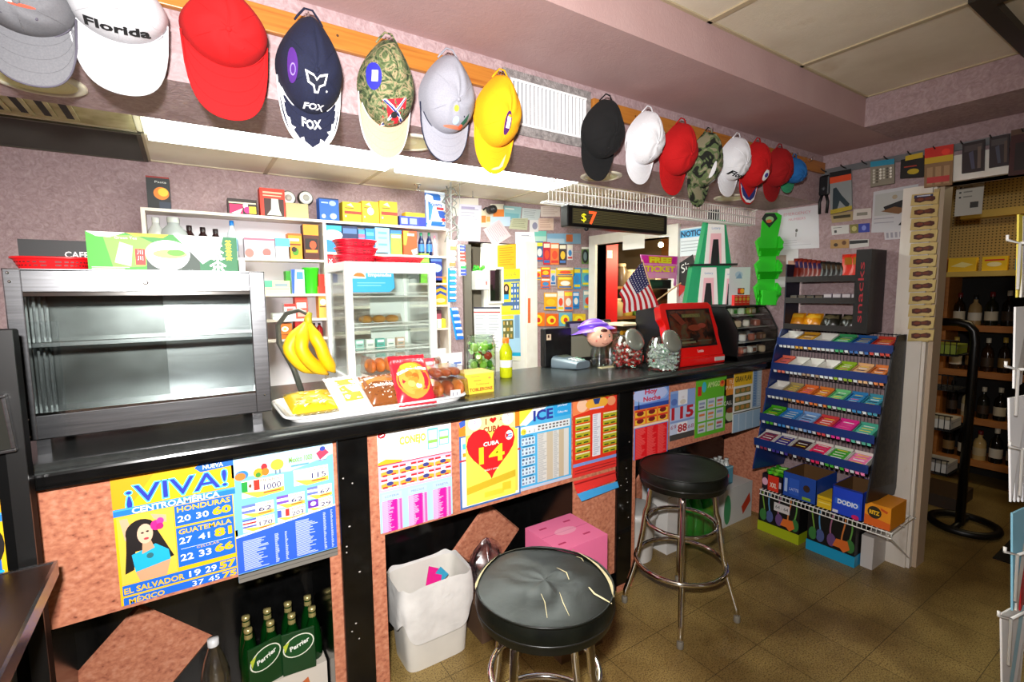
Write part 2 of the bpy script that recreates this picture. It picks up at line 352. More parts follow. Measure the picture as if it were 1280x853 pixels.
# ------------------------------------------------------------------ posters on the counter front
def lines(u0,v0,u1,v1,n,col,seed=1,fill=.6,jit=.5):
    r=random.Random(seed); out=[]; dv=(v1-v0)/n
    for i in range(n): out.append(('r',u0,v0+i*dv,u0+(u1-u0)*(1-jit*r.random()),v0+i*dv+dv*fill,col))
    return out
def poster(name,label,TL,TR,BL,base,cmds,dy=.0,group=None,zt=None,zb=None):
    a=oY(*TL,YF);b=oY(*TR,YF);c=oY(*BL,YF)
    w=b.x-a.x; zt=zt or min(1.091,(a.z+b.z)/2); h=zt-c.z
    M=Matrix.Translation((a.x,YF-.0006-dy,c.z))@RY
    return sheet(name,label,'poster',M,w,h,base,cmds,group=group)
Yl='#f2c000';Bl='#1268d6';Wt='#ffffff';Rd='#e01818'
viva=[('p',[(0,0),(.35,0),(.12,.25),(0,.25)],'#f0a800'),('p',[(.5,.02),(1,.0),(1,.25),(.75,.25)],'#f4b400'),
 ('p',[(.66,.035),(.71,.0),(1,.0),(1,.062),(.71,.075)],Bl),('t',.82,.055,'NUEVA',.035,Wt,{'w':.18,'bold':.02}),
 ('t',.52,.225,'¡VIVA!',.145,'#59d6f2',{'w':.86,'bold':.045}),('t',.52,.222,'¡VIVA!',.14,'#2338b4',{'w':.83,'bold':.008}),
 ('r',0,.248,1,.305,'#1b7fe0'),('r',0,.252,1,.263,'#45b1ff'),('t',.5,.3,'CENTROAMÉRICA',.045,Wt,{'w':.72,'bold':.03}),
 ('r',.02,.312,.46,.84,'#f6c945'),('p',[(.04,.33),(.1,.33),(.14,.5),(.07,.5)],'#e9b48f'),('p',[(.28,.33),(.40,.36),(.40,.42),(.30,.37)],'#e9b48f'),
 ('e',.20,.46,.125,.105,'#140c0c'),('p',[(.08,.46),(.32,.46),(.40,.62),(.44,.70),(.36,.72),(.30,.6),(.14,.6),(.12,.74),(.05,.76),(.07,.6)],'#140c0c'),
 ('p',[(.11,.62),(.30,.57),(.40,.64),(.41,.72),(.13,.76)],'#18b3e4'),('p',[(.13,.76),(.41,.72),(.37,.84),(.16,.84)],'#dfa27c'),
 ('p',[(.20,.53),(.26,.52),(.29,.6),(.19,.63)],'#dca27e'),('e',.225,.475,.062,.078,'#edc3a4'),('e',.205,.465,.012,.007,'#2a1a18'),('e',.245,.46,.012,.007,'#2a1a18'),('e',.232,.515,.02,.009,'#c03a48'),
 ('e',.25,.655,.028,.022,'#2d6d77'),('e',.315,.425,.045,.04,'#ef1f8c'),('e',.35,.40,.03,.028,'#ff39a2'),('e',.345,.44,.03,.025,'#d81379'),
 ('r',.47,.31,.97,.475,Bl),('t',.72,.363,'HONDURAS',.042,Yl,{'w':.46,'bold':.025}),('t',.545,.445,'20',.05,Wt,{'w':.11,'bold':.02}),('t',.70,.445,'30',.05,Wt,{'w':.11,'bold':.02}),('t',.87,.445,'60',.06,Yl,{'w':.17,'bold':.05}),
 ('r',.47,.49,.97,.81,Bl),('t',.72,.545,'GUATEMALA',.04,Yl,{'w':.46,'bold':.025}),('t',.545,.625,'27',.052,Wt,{'w':.11,'bold':.02}),('t',.70,.625,'41',.05,Wt,{'w':.10,'bold':.02}),('t',.87,.63,'81',.065,Yl,{'w':.16,'bold':.05}),
 ('r',.50,.665,.95,.668,Wt),('t',.73,.69,'CELULAR',.018,Yl,{'w':.2}),('t',.545,.765,'22',.055,Wt,{'w':.11,'bold':.02}),('t',.70,.765,'33',.055,Wt,{'w':.11,'bold':.02}),('t',.87,.76,'66',.06,Yl,{'w':.17,'bold':.05}),
 ('r',.02,.845,.97,.925,Bl),('t',.27,.912,'EL SALVADOR',.045,Yl,{'w':.48,'bold':.025}),('t',.60,.912,'19',.05,Wt,{'w':.10,'bold':.02}),('t',.74,.912,'29',.05,Wt,{'w':.10,'bold':.02}),('t',.89,.912,'57',.058,Yl,{'w':.15,'bold':.05}),
 ('r',.02,.94,.97,1.0,Bl),('t',.2,.996,'MÉXICO',.04,Yl,{'w':.28,'bold':.025}),('t',.62,.997,'37',.045,Wt,{'w':.10}),('t',.76,.997,'45',.045,Wt,{'w':.10}),('t',.9,.997,'75',.048,Yl,{'w':.13,'bold':.04})]
poster('lottery_poster','yellow and blue VIVA lottery poster of a dark haired woman with a pink flower',(137,597),(291,573),(157,757),Yl,viva)
def flagbox(u,v,w,h,name,num,fl,seed=0):
    o=[('r',u,v,u+w,v+h,'#fffbe8'),('p',[(u,v+h*.62),(u+w*.5,v+h*.8),(u+w,v+h*.72),(u+w,v+h),(u+w*.35,v+h*1.1)],'#ffc94a')]
    o+=[('r',u,v,u+w*.42,v+h*.62,fl[0])]
    if len(fl)==3 and fl[2]=='v':o+=[]
    n=len(fl)-1
    for i,c in enumerate(fl[1:]):
        if fl[0]=='v': o.append(('r',u+w*.42*i/n,v+h*.05,u+w*.42*(i+1)/n,v+h*.65,c))
        else: o.append(('r',u,v+h*.65*i/n,u+w*.42,v+h*.65*(i+1)/n,c))
    o=[c for c in o if c[-1] not in('v','h')]
    o+=[('t',u+w*.7,v+h*.26,name,h*.2,'#8a3a14',{'w':w*.52}),('t',u+w*.72,v+h*.72,num,h*.36,'#2a2a6a',{'w':w*.42,'bold':.01}),('r',u+w*.5,v+h*.84,u+w*.92,v+h*.92,'#b0522a')]
    return o
mex=[('r',0,0,1,.58,'#79bbe2'),('p',[(0,0),(1,0),(1,.12),(.55,.2),(0,.17)],'#b0dcf2'),('e',.10,.075,.07,.05,'#b8c3e6'),('e',.10,.075,.05,.033,'#e9eef8'),('e',.09,.16,.06,.035,'#2f7fc8'),('e',.075,.17,.05,.03,'#e07b30'),
 ('e',.245,.165,.05,.038,'#f0a818'),('e',.30,.125,.03,.028,'#d0242c'),('e',.31,.165,.035,.03,'#ee7d1e'),('e',.24,.18,.025,.02,'#3c8d2e'),
 ('e',.425,.125,.065,.045,'#f7e93c'),('r',.40,.165,.415,.20,'#6b7d90'),('r',.44,.165,.455,.20,'#6b7d90'),('t',.66,.13,'Mexico 1000',.045,'#86b81d',{'w':.24,'bold':.03}),('r',.56,.155,.74,.167,'#5b9ad8'),
 ('e',.88,.1,.07,.06,'#d8dcf2'),('p',[(.82,.09),(.9,.05),(.96,.10),(.86,.15)],'#c63b5a'),('e',.89,.06,.03,.02,'#3546a8'),('r',.84,.15,.93,.157,'#6a7ac0')]
mex+=flagbox(.08,.21,.40,.135,'MEXICO','1000',('v','#1d9a3a','#ffffff','#e0301e'))+[('e',.16,.255,.014,.014,'#7a4a20')]
mex+=flagbox(.58,.20,.36,.13,'GUATEMALA','115',('v','#e8f2fb','#fdfdfd','#e8f2fb'))
fb=('h','#6a7ae0','#ffffff','#6a7ae0'); nb=('h','#7a52c8','#ffffff','#7a52c8')
mex+=flagbox(.07,.40,.30,.10,'HONDURAS','62',fb)+flagbox(.40,.385,.28,.10,'NICARAGUA','62',nb)+flagbox(.71,.365,.26,.10,'EL SALVADOR','67',fb)
mex+=flagbox(.07,.515,.30,.10,'COSTA RICA','170',('h','#4a5ac8','#ffffff','#d02828','#ffffff','#4a5ac8'))+flagbox(.40,.495,.28,.10,'PANAMA','203',('v','#4a5ac8','#f6f6f6','#d83030'))+flagbox(.71,.475,.26,.10,'BELIZE','29',('h','#6a2bb0','#6a2bb0'))+[('e',.765,.507,.03,.018,'#ffffff')]
mex+=[('p',[(0,.63),(1,.55),(1,.565),(0,.645)],'#f2f4ff'),('p',[(0,.645),(1,.565),(1,.93),(0,.93)],'#2c5fd6')]
mex+=lines(.06,.68,.30,.92,22,'#b9c9f6',3)+lines(.36,.68,.40,.92,22,'#b9c9f6',4)+lines(.46,.68,.49,.92,22,'#b9c9f6',5)+lines(.57,.62,.80,.92,25,'#b9c9f6',6)+lines(.86,.60,.89,.92,26,'#b9c9f6',7)+lines(.94,.59,.965,.92,26,'#b9c9f6',8)
mex+=[('r',0,.93,1,1.0,'#77736c'),('r',0,.93,1,.94,'#2b2a28'),('r',0,.965,1,.97,'#4a4844')]
poster('lottery_poster','pale blue poster of flags, reading 1000 and 115, above dark blue table',(288,572),(415,549),(300,728),'#79bbe2',mex,zb=.62)
def numbox(u,v,w,h):
    return [('r',u,v,u+w,v+h,'#dfeaf6'),('r',u,v,u+w*.36,v+h*.2,'#c8202c'),('r',u+w*.66,v,u+w,v+h*.2,'#c8202c'),('p',[(u,v+h*.45),(u+w*.5,v+h*.3),(u+w,v+h*.45),(u+w,v+h*.85),(u,v+h*.85)],'#f5a93a'),('e',u+w*.5,v+h*.5,w*.2,h*.2,'#3a3f8a'),('r',u+w*.08,v+h*.72,u+w*.36,v+h*.9,'#c8202c'),('r',u+w*.6,v+h*.7,u+w*.86,v+h*.86,'#c8202c')]
con=[('r',0,0,1,.33,'#fdfdfb'),('e',.055,.05,.05,.03,'#c0182e'),('p',[(.03,.055),(.08,.04),(.085,.05),(.035,.065)],Wt),('t',.46,.17,'CONEJO',.075,'#f3e04a',{'w':.36,'bold':.05}),('r',.40,.19,.56,.2,'#c9d2c0'),
 ('p',[(0,.34),(.0,.31),(.10,.285),(.32,.32),(.30,.335)],'#d9b023'),('r',.66,.06,.81,.27,'#6fc6bf'),('r',.675,.08,.795,.26,'#c9efe6'),('r',.67,.18,.80,.21,'#8fcf57'),('r',.82,.09,.97,.25,'#6fc6bf'),('r',.835,.11,.955,.24,'#d4f3ea'),('r',.83,.165,.96,.19,'#8fcf57'),
 ('r',0,.335,1,.35,'#c51e50'),('r',0,.345,1,.60,'#f3b7cd'),('r',0,.60,1,1,'#aee0f3')]
for i in range(4):
    for j in range(2): con+=numbox(.03+i*.243,.365+j*.115,.225,.1)
for i,u in enumerate((.03,.37,.71)):
    con+=[('r',u,.62,u+.26,.68,'#b9d3ee'),('t',u+.13,.66,('LOTERIA','PRECIOS','TARJETA')[i],.022,'#6b86b8',{'w':.18}),('r',u,.69,u+.26,1,'#f09cd0'),('r',u+.07,.69,u+.19,1,'#e015a0'),('r',u+.2,.69,u+.21,1,'#fbe7f4')]+lines(u+.01,.70,u+.15,.995,24,'#f7b9de',i+3)+lines(u+.19,.70,u+.205,.995,20,'#d1189b',i+30,jit=0)+lines(u+.225,.70,u+.25,.995,20,'#d1189b',i+9,jit=0)
poster('lottery_poster','white topped CONEJO poster with pink price columns right of the black post',(471,540),(563,523),(478,667),'#f4f4f4',con)
# cuba pair: a framed orange poster with the yellow heart poster pinned over it
poster('lottery_poster','orange and white poster in blue frame lines mostly hidden behind the CUBA heart poster',(573,520),(650,508),(580,637),'#f08a22',[('p',[(0,.07),(.28,.0),(.30,.06),(.02,.13)],'#3b62c0'),('p',[(.7,.0),(.95,.02),(.9,.06),(.72,.05)],'#7aa0d0'),('r',.0,.22,1,1,'#3d6fb4'),('r',.03,.235,.97,.98,'#fdfdf6'),('r',.0,.47,1,.49,'#c23048'),('r',.82,.24,.95,.95,'#f6e05a'),('r',.05,.30,.14,.36,'#58c7e0'),('r',.05,.40,.12,.44,'#f0a020')])
poster('lottery_poster','yellow poster with big red heart reading CUBA 14',(581,519),(643,511),(589,631),'#ffee58',
 [('r',0,0,1,.22,'#fff3a0'),('e',.18,.10,.13,.075,'#fdf6ea'),('e',.85,.10,.13,.08,'#fdf6ea'),('t',.18,.10,'3',.04,'#7a2ac0',{}),('t',.85,.08,'5',.03,'#b02a80',{}),('t',.86,.15,'7',.03,'#7a2ac0',{}),
 ('t',.40,.135,'I',.07,'#a8401c',{'bold':.03}),('h',.54,.1,.14,.07,Rd),('t',.70,.12,'A',.045,'#a8401c',{}),('t',.52,.225,'CUBA',.065,'#a8401c',{'w':.36,'bold':.04}),
 ('h',.5,.455,.98,.60,'#d01420'),('h',.5,.455,.95,.58,'#e41c22'),('t',.5,.375,'CUBA',.045,Wt,{'w':.32,'bold':.03}),('t',.51,.565,'14',.19,'#ffe92a',{'w':.52,'bold':.025}),('t',.5,.66,'DIGA Y GANE',.02,Wt,{'w':.28}),('e',.87,.30,.08,.055,'#f4f4f4'),('r',.81,.285,.93,.298,'#3a6fd0'),('r',.81,.31,.93,.322,'#3a6fd0'),('p',[(.80,.27),(.86,.30),(.80,.33)],Rd),
 ('p',[(0,.80),(1,.72),(1,.80),(0,.88)],'#d9b92a'),('r',.35,.90,.75,.96,'#f3dc3a'),('r',.72,.84,.9,.93,'#f0cf30')],dy=.0022)
def minigrid(u0,v0,u1,v1,nc,nr,bg,dots,seed=0):
    o=[('r',u0,v0,u1,v1,bg)]; r=random.Random(seed); dw=(u1-u0)/nc; dh=(v1-v0)/nr
    for i in range(nc):
        for j in range(nr): o.append(('r',u0+i*dw+dw*.15,v0+j*dh+dh*.2,u0+i*dw+dw*(.5+.35*r.random()),v0+j*dh+dh*.75,r.choice(dots)))
    return o
ice=[('r',0,0,1,1,'#4db4e6'),('p',[(0,0),(.5,0),(.18,.2),(0,.24)],'#f7e443'),('p',[(.0,.22),(.33,.0),(.62,0),(.12,.24)],'#f6fbff'),('p',[(.62,0),(1,0),(1,.2),(.66,.2)],'#2aa3e3'),('t',.44,.20,'ICE',.12,'#2d3a9a',{'w':.38,'bold':.04}),('t',.82,.08,'para llamar',.03,Wt,{'w':.2,'shear':.2}),('t',.82,.16,'Cuba y mas',.03,Wt,{'w':.2,'shear':.2})]
ice+=[('r',.02,.25,.97,.34,'#e9eef0')]+minigrid(.33,.26,.96,.33,9,2,'#dfe5e6',['#555','#7a5a5a','#666'],2)+[('e',.07,.31,.05,.035,'#f2dd3a'),('t',.08,.325,'12',.03,'#333'),('t',.18,.325,'6',.03,'#333'),('t',.27,.325,'2',.03,'#333')]
for j in range(5): ice+=minigrid(.03,.38+j*.118,.28,.47+j*.118,4,2,'#cfe3ef',['#4a5a78','#7a8aa8'],j)+[('r',.05,.36+j*.118,.24,.37+j*.118,'#26537a')]
ice+=[('r',.32,.36,.94,.95,'#d8d8d2'),('r',.50,.36,.62,.95,'#c9bda4'),('r',.74,.36,.84,.95,'#c5b698')]+lines(.33,.365,.50,.945,34,'#b9bbb9',5)+lines(.63,.365,.74,.945,34,'#b9bbb9',6)+[('r',0,.965,1,1,'#c3cfe2')]
poster('price_poster','pale blue ICE price poster in a clear sleeve with long grey number columns',(649,508),(714,496),(655,613),'#4db4e6',ice)
red=[('r',0,0,1,1,'#e3341c'),('p',[(.35,.0),(1,.0),(1,.045),(.3,.075)],'#d8c62e'),('p',[(0,.03),(.4,.04),(.6,.17),(0,.23)],'#f58a52'),('e',.2,.12,.12,.08,'#f9c9a6'),('e',.85,.12,.1,.06,'#f29a6a'),('e',.52,.12,.25,.075,'#f2b23a'),('p',[(.43,.06),(.60,.06),(.56,.13),(.47,.13)],'#23407e'),('r',.36,.17,.68,.19,'#d8c6e8')]
for j in range(6):
    for u0 in (.05,.66):
        red+=[('r',u0,.255+j*.09,u0+.32,.33+j*.09,'#b5b323'),('r',u0+.01,.26+j*.09,u0+.31,.275+j*.09,'#f6e7c0'),('r',u0+.03,.305+j*.09,u0+.13,.322+j*.09,'#3d4a18'),('r',u0+.18,.305+j*.09,u0+.28,.322+j*.09,'#3d4a18')]
red+=[('r',.42,.25,.60,.79,'#e9eaf0')]+lines(.44,.26,.58,.78,20,'#c2c6d2',5)+[('r',0,.83,1,.87,'#7e9ad8'),('r',0,.89,1,1,'#e2342e'),('r',.04,.915,.96,.925,'#9c1c1c'),('r',.04,.95,.96,.962,'#9c1c1c')]
poster('price_poster','red price poster with green number blocks on both sides of a white strip',(716,496),(772,488),(716,598),'#e3341c',red)
a=oY(716,603,YF); g=G()
g.grid(lambda u,v:(u*.285+.006*v,-.004-.020*v*v*(1.2-u),-.055*v),6,6,'#e2342e'); g.grid(lambda u,v:(u*.275+.005+.008*v,-.024-.022*v*(1.2-u)*1.0,-.055-.032*v),6,3,'#3fa0dc')
g.grid(lambda u,v:(u*.29+.01*v,-.0045-.020*(.2+.15*v)**2*(1.2-u),-.012-.007*v),6,1,'#a01818')
o=g.build('paper_strip',loc=(a.x,YF-.001,.652+.02)); tag(o,'curled red and blue paper strip hanging below the red price poster','paper strip')
noc=[('r',0,0,1,.30,'#6a90dc'),('p',[(0,.0),(.9,.0),(1,.15),(.9,.2),(0,.24)],'#8fb2ec'),('e',.45,.11,.5,.11,'#b9c6f0'),('t',.47,.10,'Hoy',.07,'#d02a52',{'w':.36,'bold':.04}),('t',.5,.20,'Noche',.065,'#d02a52',{'w':.5,'bold':.04}),('r',0,.24,1,.30,'#2a4aa0'),('p',[(.1,.3),(.12,.16),(.15,.3)],'#16204a'),('r',0,.30,1,.55,'#f07a26')]
for i in range(3):
    for j in range(2): noc+=[('r',.03+i*.33,.315+j*.105,.31+i*.33,.405+j*.105,'#f6c23a'),('e',.17+i*.33,.36+j*.105,.1,.035,'#7a1c1c'),('r',.03+i*.33,.315+j*.105,.31+i*.33,.335+j*.105,'#d8302a')]
noc+=[('r',.0,.52,1,.55,'#f3dcc0'),('r',.03,.56,.97,1,'#e5141e')]+lines(.05,.57,.33,.99,26,'#f45a58',4)+lines(.37,.57,.64,.99,26,'#f45a58',5)+lines(.68,.57,.95,.99,26,'#f45a58',6)
poster('price_poster','blue night sky poster with orange blocks over a bright red price table',(793,486),(836,480),(795,575),'#6a90dc',noc)
poster('price_poster','grey blue poster with large red 115 and 88',(838,491),(869,484),(838,552),'#8ba6d8',[('r',.3,0,.68,.3,'#e9e9ee'),('r',.0,.05,.3,.35,'#6f93d2'),('e',.15,.22,.12,.07,'#5470b4'),('t',.5,.17,'DE',.05,'#c9b8b8',{}),('e',.5,.24,.12,.05,'#d4cdbf'),('r',0,.34,1,.6,'#b4c4e4'),('t',.5,.57,'115',.24,'#b81828',{'w':.9,'bold':.04}),('r',.05,.62,.95,.635,'#7d93bd'),('r',0,.65,1,.88,'#c4cfe6'),('r',.30,.66,.70,.88,'#efecee'),('t',.5,.85,'88',.16,'#b02030',{'w':.38,'bold':.03}),('t',.14,.77,'69',.09,'#a04a68',{'w':.22}),('t',.85,.82,'68',.09,'#a04a68',{'w':.24}),('r',0,.88,1,1,'#45433f')])
grn=[('r',0,0,1,1,'#5fb524'),('r',.06,.12,.18,.28,'#c92a1e'),('e',.26,.14,.07,.09,'#3cb6c8'),('t',.58,.16,'AMIGO',.09,'#bfe08a',{'w':.42,'bold':.04}),('e',.86,.13,.09,.06,'#e07a1e'),('e',.86,.11,.05,.03,'#c9281e')]
rr=random.Random(4)
for i in range(3):
    for j in range(3): grn+=[('r',.09+i*.29,.36+j*.2,.34+i*.29,.53+j*.2,'#c6cfd6'),('r',.12+i*.29,.40+j*.2,.3+i*.29,.44+j*.2,rr.choice(['#d07838','#8a9ab8','#c05858','#b8a838'])),('r',.12+i*.29,.47+j*.2,.28+i*.29,.5+j*.2,rr.choice(['#e0a050','#7a7a98','#d8d0b0']))]
poster('price_poster','green poster with a grid of nine small pale pictures',(870,475),(908,470),(870,548),'#5fb524',grn)
poster('price_poster','black and orange poster partly covered by the yellow grid poster',(904,470),(921,467),(906,530),'#1c1c14',[('r',.1,.08,1,.42,'#d98422'),('t',.6,.2,'TU',.09,'#f1e2c0',{}),('t',.55,.3,'PAIS',.08,'#f1e2c0',{'w':.7}),('t',.4,.62,'CALL',.09,'#e9e9df',{'w':.6}),('e',.6,.84,.35,.13,'#b8c4a0'),('e',.6,.74,.3,.06,'#7a3a1a')])
pic=[('r',0,0,.66,.24,'#e3b820'),('t',.33,.17,'GRAN PLAN',.09,'#4a3a10',{'w':.56,'bold':.03})]
for j in range(3):
    pic+=[('r',.03,.26+j*.14,.63,.385+j*.14,'#e6e4dc'),('r',.05,.275+j*.14,.61,.37+j*.14,'#6a7038')]
    for i in range(3): pic+=[('e',.15+i*.18,.32+j*.14,.07,.035,'#b08040')]
pic+=[('r',.68,.0,.98,.66,'#9db4c8')]+lines(.70,.02,.82,.64,22,'#4a78b0',5,jit=.1)+lines(.85,.02,.97,.64,22,'#c9d4da',6,jit=.1)+[('r',.02,.70,.98,1,'#9cbad0'),('r',.2,.70,.22,1,'#c9d8e2'),('r',.45,.70,.47,1,'#c9d8e2'),('r',.7,.70,.72,1,'#c9d8e2'),('r',0,.675,1,.69,'#2a2a20')]
poster('price_poster','yellow topped poster with brown picture rows beside the blue candy rack',(917,466),(952,459),(917,541),'#d8dcd8',pic,dy=.0022)
# ------------------------------------------------------------------ hook rails and caps
def rail(x0,x1,hooks,label):
    t=thing('hook_rail',label,'hook rail',((x0+x1)/2,YH-.001,2.349)); w=(x1-x0)/2
    g=G(); g.rbox(-w,w,-.02,0,-.033,.033,M_wood,.003); g.build('board',t)
    for hx in hooks:
        g=G(); x=hx-(x0+x1)/2; g.tube([(x,-.020,.028),(x,-.03,.032),(x,-.034,.03),(x,-.036,.012),(x,-.046,.002),(x,-.058,.008),(x,-.062,.026)],.0022,M_chrome,6); g.build('hook',t)
    
    for k in range(4): g=G(); g.M=Matrix.Translation((-w+ (k+.5)*2*w/4,-.0203,.004))@RY; g.poly(circ(0,0,.004,.004,10),0,'#4a2f16'); g.build('screw',t)
rail(-.55,1.0,(-.246,-.09,.118,.331,.566,.77,.965),'left pine hook rail holding the large row of caps')
rail(1.43,3.37,(1.49,1.72,1.957,2.16,2.385,2.57,2.79,2.95,3.12),'right pine hook rail running from the white grille to the corner')
def cap(label,top,bot,wpx,crown,brim,deco=None,bdeco=None,under=None,edge=None,strap=True,panelcol=None,width=None,Hd=.085,blen=.25):
    a=oY(top[0],top[1],1.475); b=oY(bot[0],bot[1],1.505); b.y=1.545
    xc=(a.x+b.x)/2; a.x=(a.x+xc)/2; b.x=(b.x+xc)/2
    ya=(a-b); Lh=ya.length; ya.normalize(); xa=Vector((1,0,0)); xa=(xa-ya*xa.dot(ya)).normalized(); za=xa.cross(ya)
    R=Matrix((xa,ya,za)).transposed().to_4x4()
    w=(width or wpx*Lh/((Vector(bot)-Vector(top)).length))/2
    t=thing('baseball_cap',label,'cap',b+ya*Lh*.0); t.matrix_world=Matrix.Translation(b)@R
    t['group']='caps hanging on the hook rails'
    bl=Lh*blen; cl=Lh-bl-.012; cy=bl+cl*.47    # crown outline centre
    def rim(ang):
        c=math.cos(ang); s_=math.sin(ang)
        y=cy+(cl*.53 if c>0 else cl*.47)*c
        k=1-.42*max(0,c)**1.6
        return Vector((w*s_*k*(1-.05*max(0,-c)**3),y))
    Cn=Vector((0,cy-.012))
    N=72; RP=[rim(2*math.pi*i/N) for i in range(N)]
    def srad(x,y):
        d=Vector((x,y))-Cn; l=d.length
        if l<1e-6: return 0
        best=None
        for i in range(N):
            p=RP[i]-Cn;q=RP[(i+1)%N]-Cn; e=q-p; den=d.x*e.y-d.y*e.x
            if abs(den)<1e-9: continue
            tt=(p.x*e.y-p.y*e.x)/den; uu=(p.x*d.y-p.y*d.x)/den
            if tt>0 and -.001<=uu<=1.001: best=1/tt if best is None else max(best,1/tt)
        return min(.999,best or .999)
    def cz(s_,y=None): return Hd*(max(0,1-s_**2.7))**.55+.016
    def zc(x,y): return cz(srad(x,y))
    g=G()
    def cr_(u,v):
        p=RP[int(round(u*N))%N]; s_=1-(1-v)**1.6 if False else v**.8
        q=Cn+(p-Cn)*s_; wr=.0022*math.sin(u*37+v*9)*v*(1-v)*4
        return (q.x,q.y,cz(s_)+wr if v<1 else .0)
    g.grid(cr_,N,14,crown)
    # inner wall so the crown has thickness
    g.grid(lambda u,v:(lambda p,s_:(p.x,p.y,max(0,cz(s_)-.004) if v<1 else 0.0))(Cn+(RP[int(round(u*N))%N]-Cn)*(v**.8*.975),v**.8),N,8,crown)
    if panelcol:
        pc=[]; 
    co=g.build('crown',t)
    g=G()
    for k in range(6):
        i=int((k+.0)/6*N+.5)%N if k else 0
        i=(N//2+int(k*N/6))%N
        pts=[]
        for j in range(1,12):
            s_=j/12; q=Cn+(RP[i]-Cn)*s_; pts.append((q.x,q.y,cz(s_)+.0003))
        g.tube(pts,.0009,crown,4)
    g.sphere((Cn.x,Cn.y,cz(0)+.002),.007,crown,10,(1,1,.5)); g.build('seam',co)
    for k in (1,-1):
        q=Cn+(rim(math.pi+k*.62)-Cn)*.55; g=G(); g.sphere((q.x,q.y,cz(.55)-.0003),.0035,edge or crown,8,(1,1,.4)); 
        g.build('eyelet',co)
    # brim
    def bz(u,v,x): return .026+.016*v-.026*(abs(u)**2)
    def bp(u,v,off=0):
        uu=u*2-1; a_=math.pi+ -uu*1.22; p=rim(a_); 
        x=p.x*(1+.04*v); y=p.y+.012-( (bl+ .012)*(1-abs(uu)**4)**.6 )*v
        return (x,y,bz(uu,v,x)-.0015+off)
    g=G(); g.grid(lambda u,v:bp(u,v,.002),24,8,brim); g.grid(lambda u,v:bp(u,v,-.0018),24,8,under or brim)
    rimp=[bp(u/24,1) for u in range(25)]; g.tube(rimp,.0024,edge or brim,6)
    g.tube([(lambda q:(q.x,q.y+.001,.0175+.004))(rim(math.pi+(k/20-.5)*2.1)) for k in range(21)],.0016,C('#2a2426',.9) if False else (edge or brim),5)
    bo=g.build('brim',t)
    g=G()
    for f in (.25,.5,.75): g.tube([bp(.06+.88*u/20,f,.0022) for u in range(21)],.0006,brim,4)
    g.build('stitching',bo)
    if strap:
        g=G(); top_=Vector((0,Lh-.02,.012)); g.tube([(-w*.42,cl*.93+bl,.012),(-w*.33,Lh-.018,.012),(-w*.12,Lh+.004,.010),(w*.12,Lh+.004,.010),(w*.33,Lh-.018,.012),(w*.42,cl*.93+bl,.012)],[.0025,.003,.003,.003,.003,.0025],crown,6); g.build('strap',t)
    if deco:
        g=G(); 
        for d in deco: d(g,w,bl,cl,zc)
        g.build('front_emblem',co)
    if bdeco:
        g=G()
        def wz(p):
            x,y,z=p; uu=max(-1,min(1,x/(w*.82))); v=max(0,min(1,1-(y)/(bl)))
            return (x,y,bz(uu,v,x)+.0022+z)
        for d in bdeco: d(g,w,bl,wz,bp)
        g.build('brim_emblem',bo)
    return t
def D_text(s_,y,h,wf,m,bold=.03,x=0,dz=.002):
    def f(g,w,bl,cl,zc): g.text(s_,x*w,bl+y*cl,h*cl,m,w=wf*2*w,bold=bold,warp=lambda p:(p[0],p[1]+ -.10*(p[0]/w)**2*0,zc(p[0],p[1])+dz))
    return f
def D_arc(s_,y,h,wf,m,bold=.03,bend=.05,dz=.0055):
    def f(g,w,bl,cl,zc):
        def wp(p):
            yy=p[1]+bend*(p[0]/w)**2; return (p[0],yy,zc(p[0],yy)+dz)
        g.text(s_,0,bl+y*cl,h*cl,m,w=wf*2*w,bold=bold,warp=wp)
    return f
def D_poly(pts,m,dz=.003,dv=.09):
    def f(g,w,bl,cl,zc):
        P=[(u*w,bl+(v+dv)*cl) for u,v in pts]
        # subdivide edges and fan from centroid so it follows the crown
        cx=sum(p[0] for p in P)/len(P); cy=sum(p[1] for p in P)/len(P); E=[]
        for i in range(len(P)):
            a=P[i];b=P[(i+1)%len(P)]
            for k in range(3): E.append((a[0]+(b[0]-a[0])*k/3,a[1]+(b[1]-a[1])*k/3))
        n=len(E); vs=[(cx,cy,zc(cx,cy)+dz)]
        for s_ in (.5,1): vs+=[(cx+(x-cx)*s_,cy+(y-cy)*s_,zc(cx+(x-cx)*s_,cy+(y-cy)*s_)+dz) for x,y in E]
        fs=[(0,1+i,1+(i+1)%n) for i in range(n)]+[(1+i,1+n+i,1+n+(i+1)%n,1+(i+1)%n) for i in range(n)]
        g.add(vs,fs,m,True)
    return f
def D_ell(u,v,ru,rv,m,dz=.002,rot=0,n=18):
    c,s_=math.cos(rot),math.sin(rot)
    return D_poly([(u+ru*math.cos(a)*c-rv*1.6*math.sin(a)*s_*0-0, v+rv*math.sin(a)+ru*.3*math.cos(a)*s_) for a in [2*math.pi*i/n for i in range(n)]],m,dz)
def B_text(s_,y,h,wf,m,bold=.03):
    return lambda g,w,bl,wz,bp: g.text(s_,0,y,h,m,w=wf*2,bold=bold,warp=lambda p:bp((p[0]+1)/2,1-p[1],.0048))
def B_poly(pts,m):
    def f(g,w,bl,wz,bp):
        E=[]
        for i in range(len(pts)):
            p,q=pts[i],pts[(i+1)%len(pts)]
            for k in range(3): E.append((p[0]+(q[0]-p[0])*k/3,p[1]+(q[1]-p[1])*k/3))
        vs=[bp((u+1)/2,1-v,.0042) for u,v in E]; cu=sum(p[0] for p in E)/len(E); cv=sum(p[1] for p in E)/len(E)
        c=bp((cu+1)/2,1-cv,.0042); g.add([c]+vs,[(0,1+i,1+(i+1)%len(vs)) for i in range(len(vs))],m)
    return f
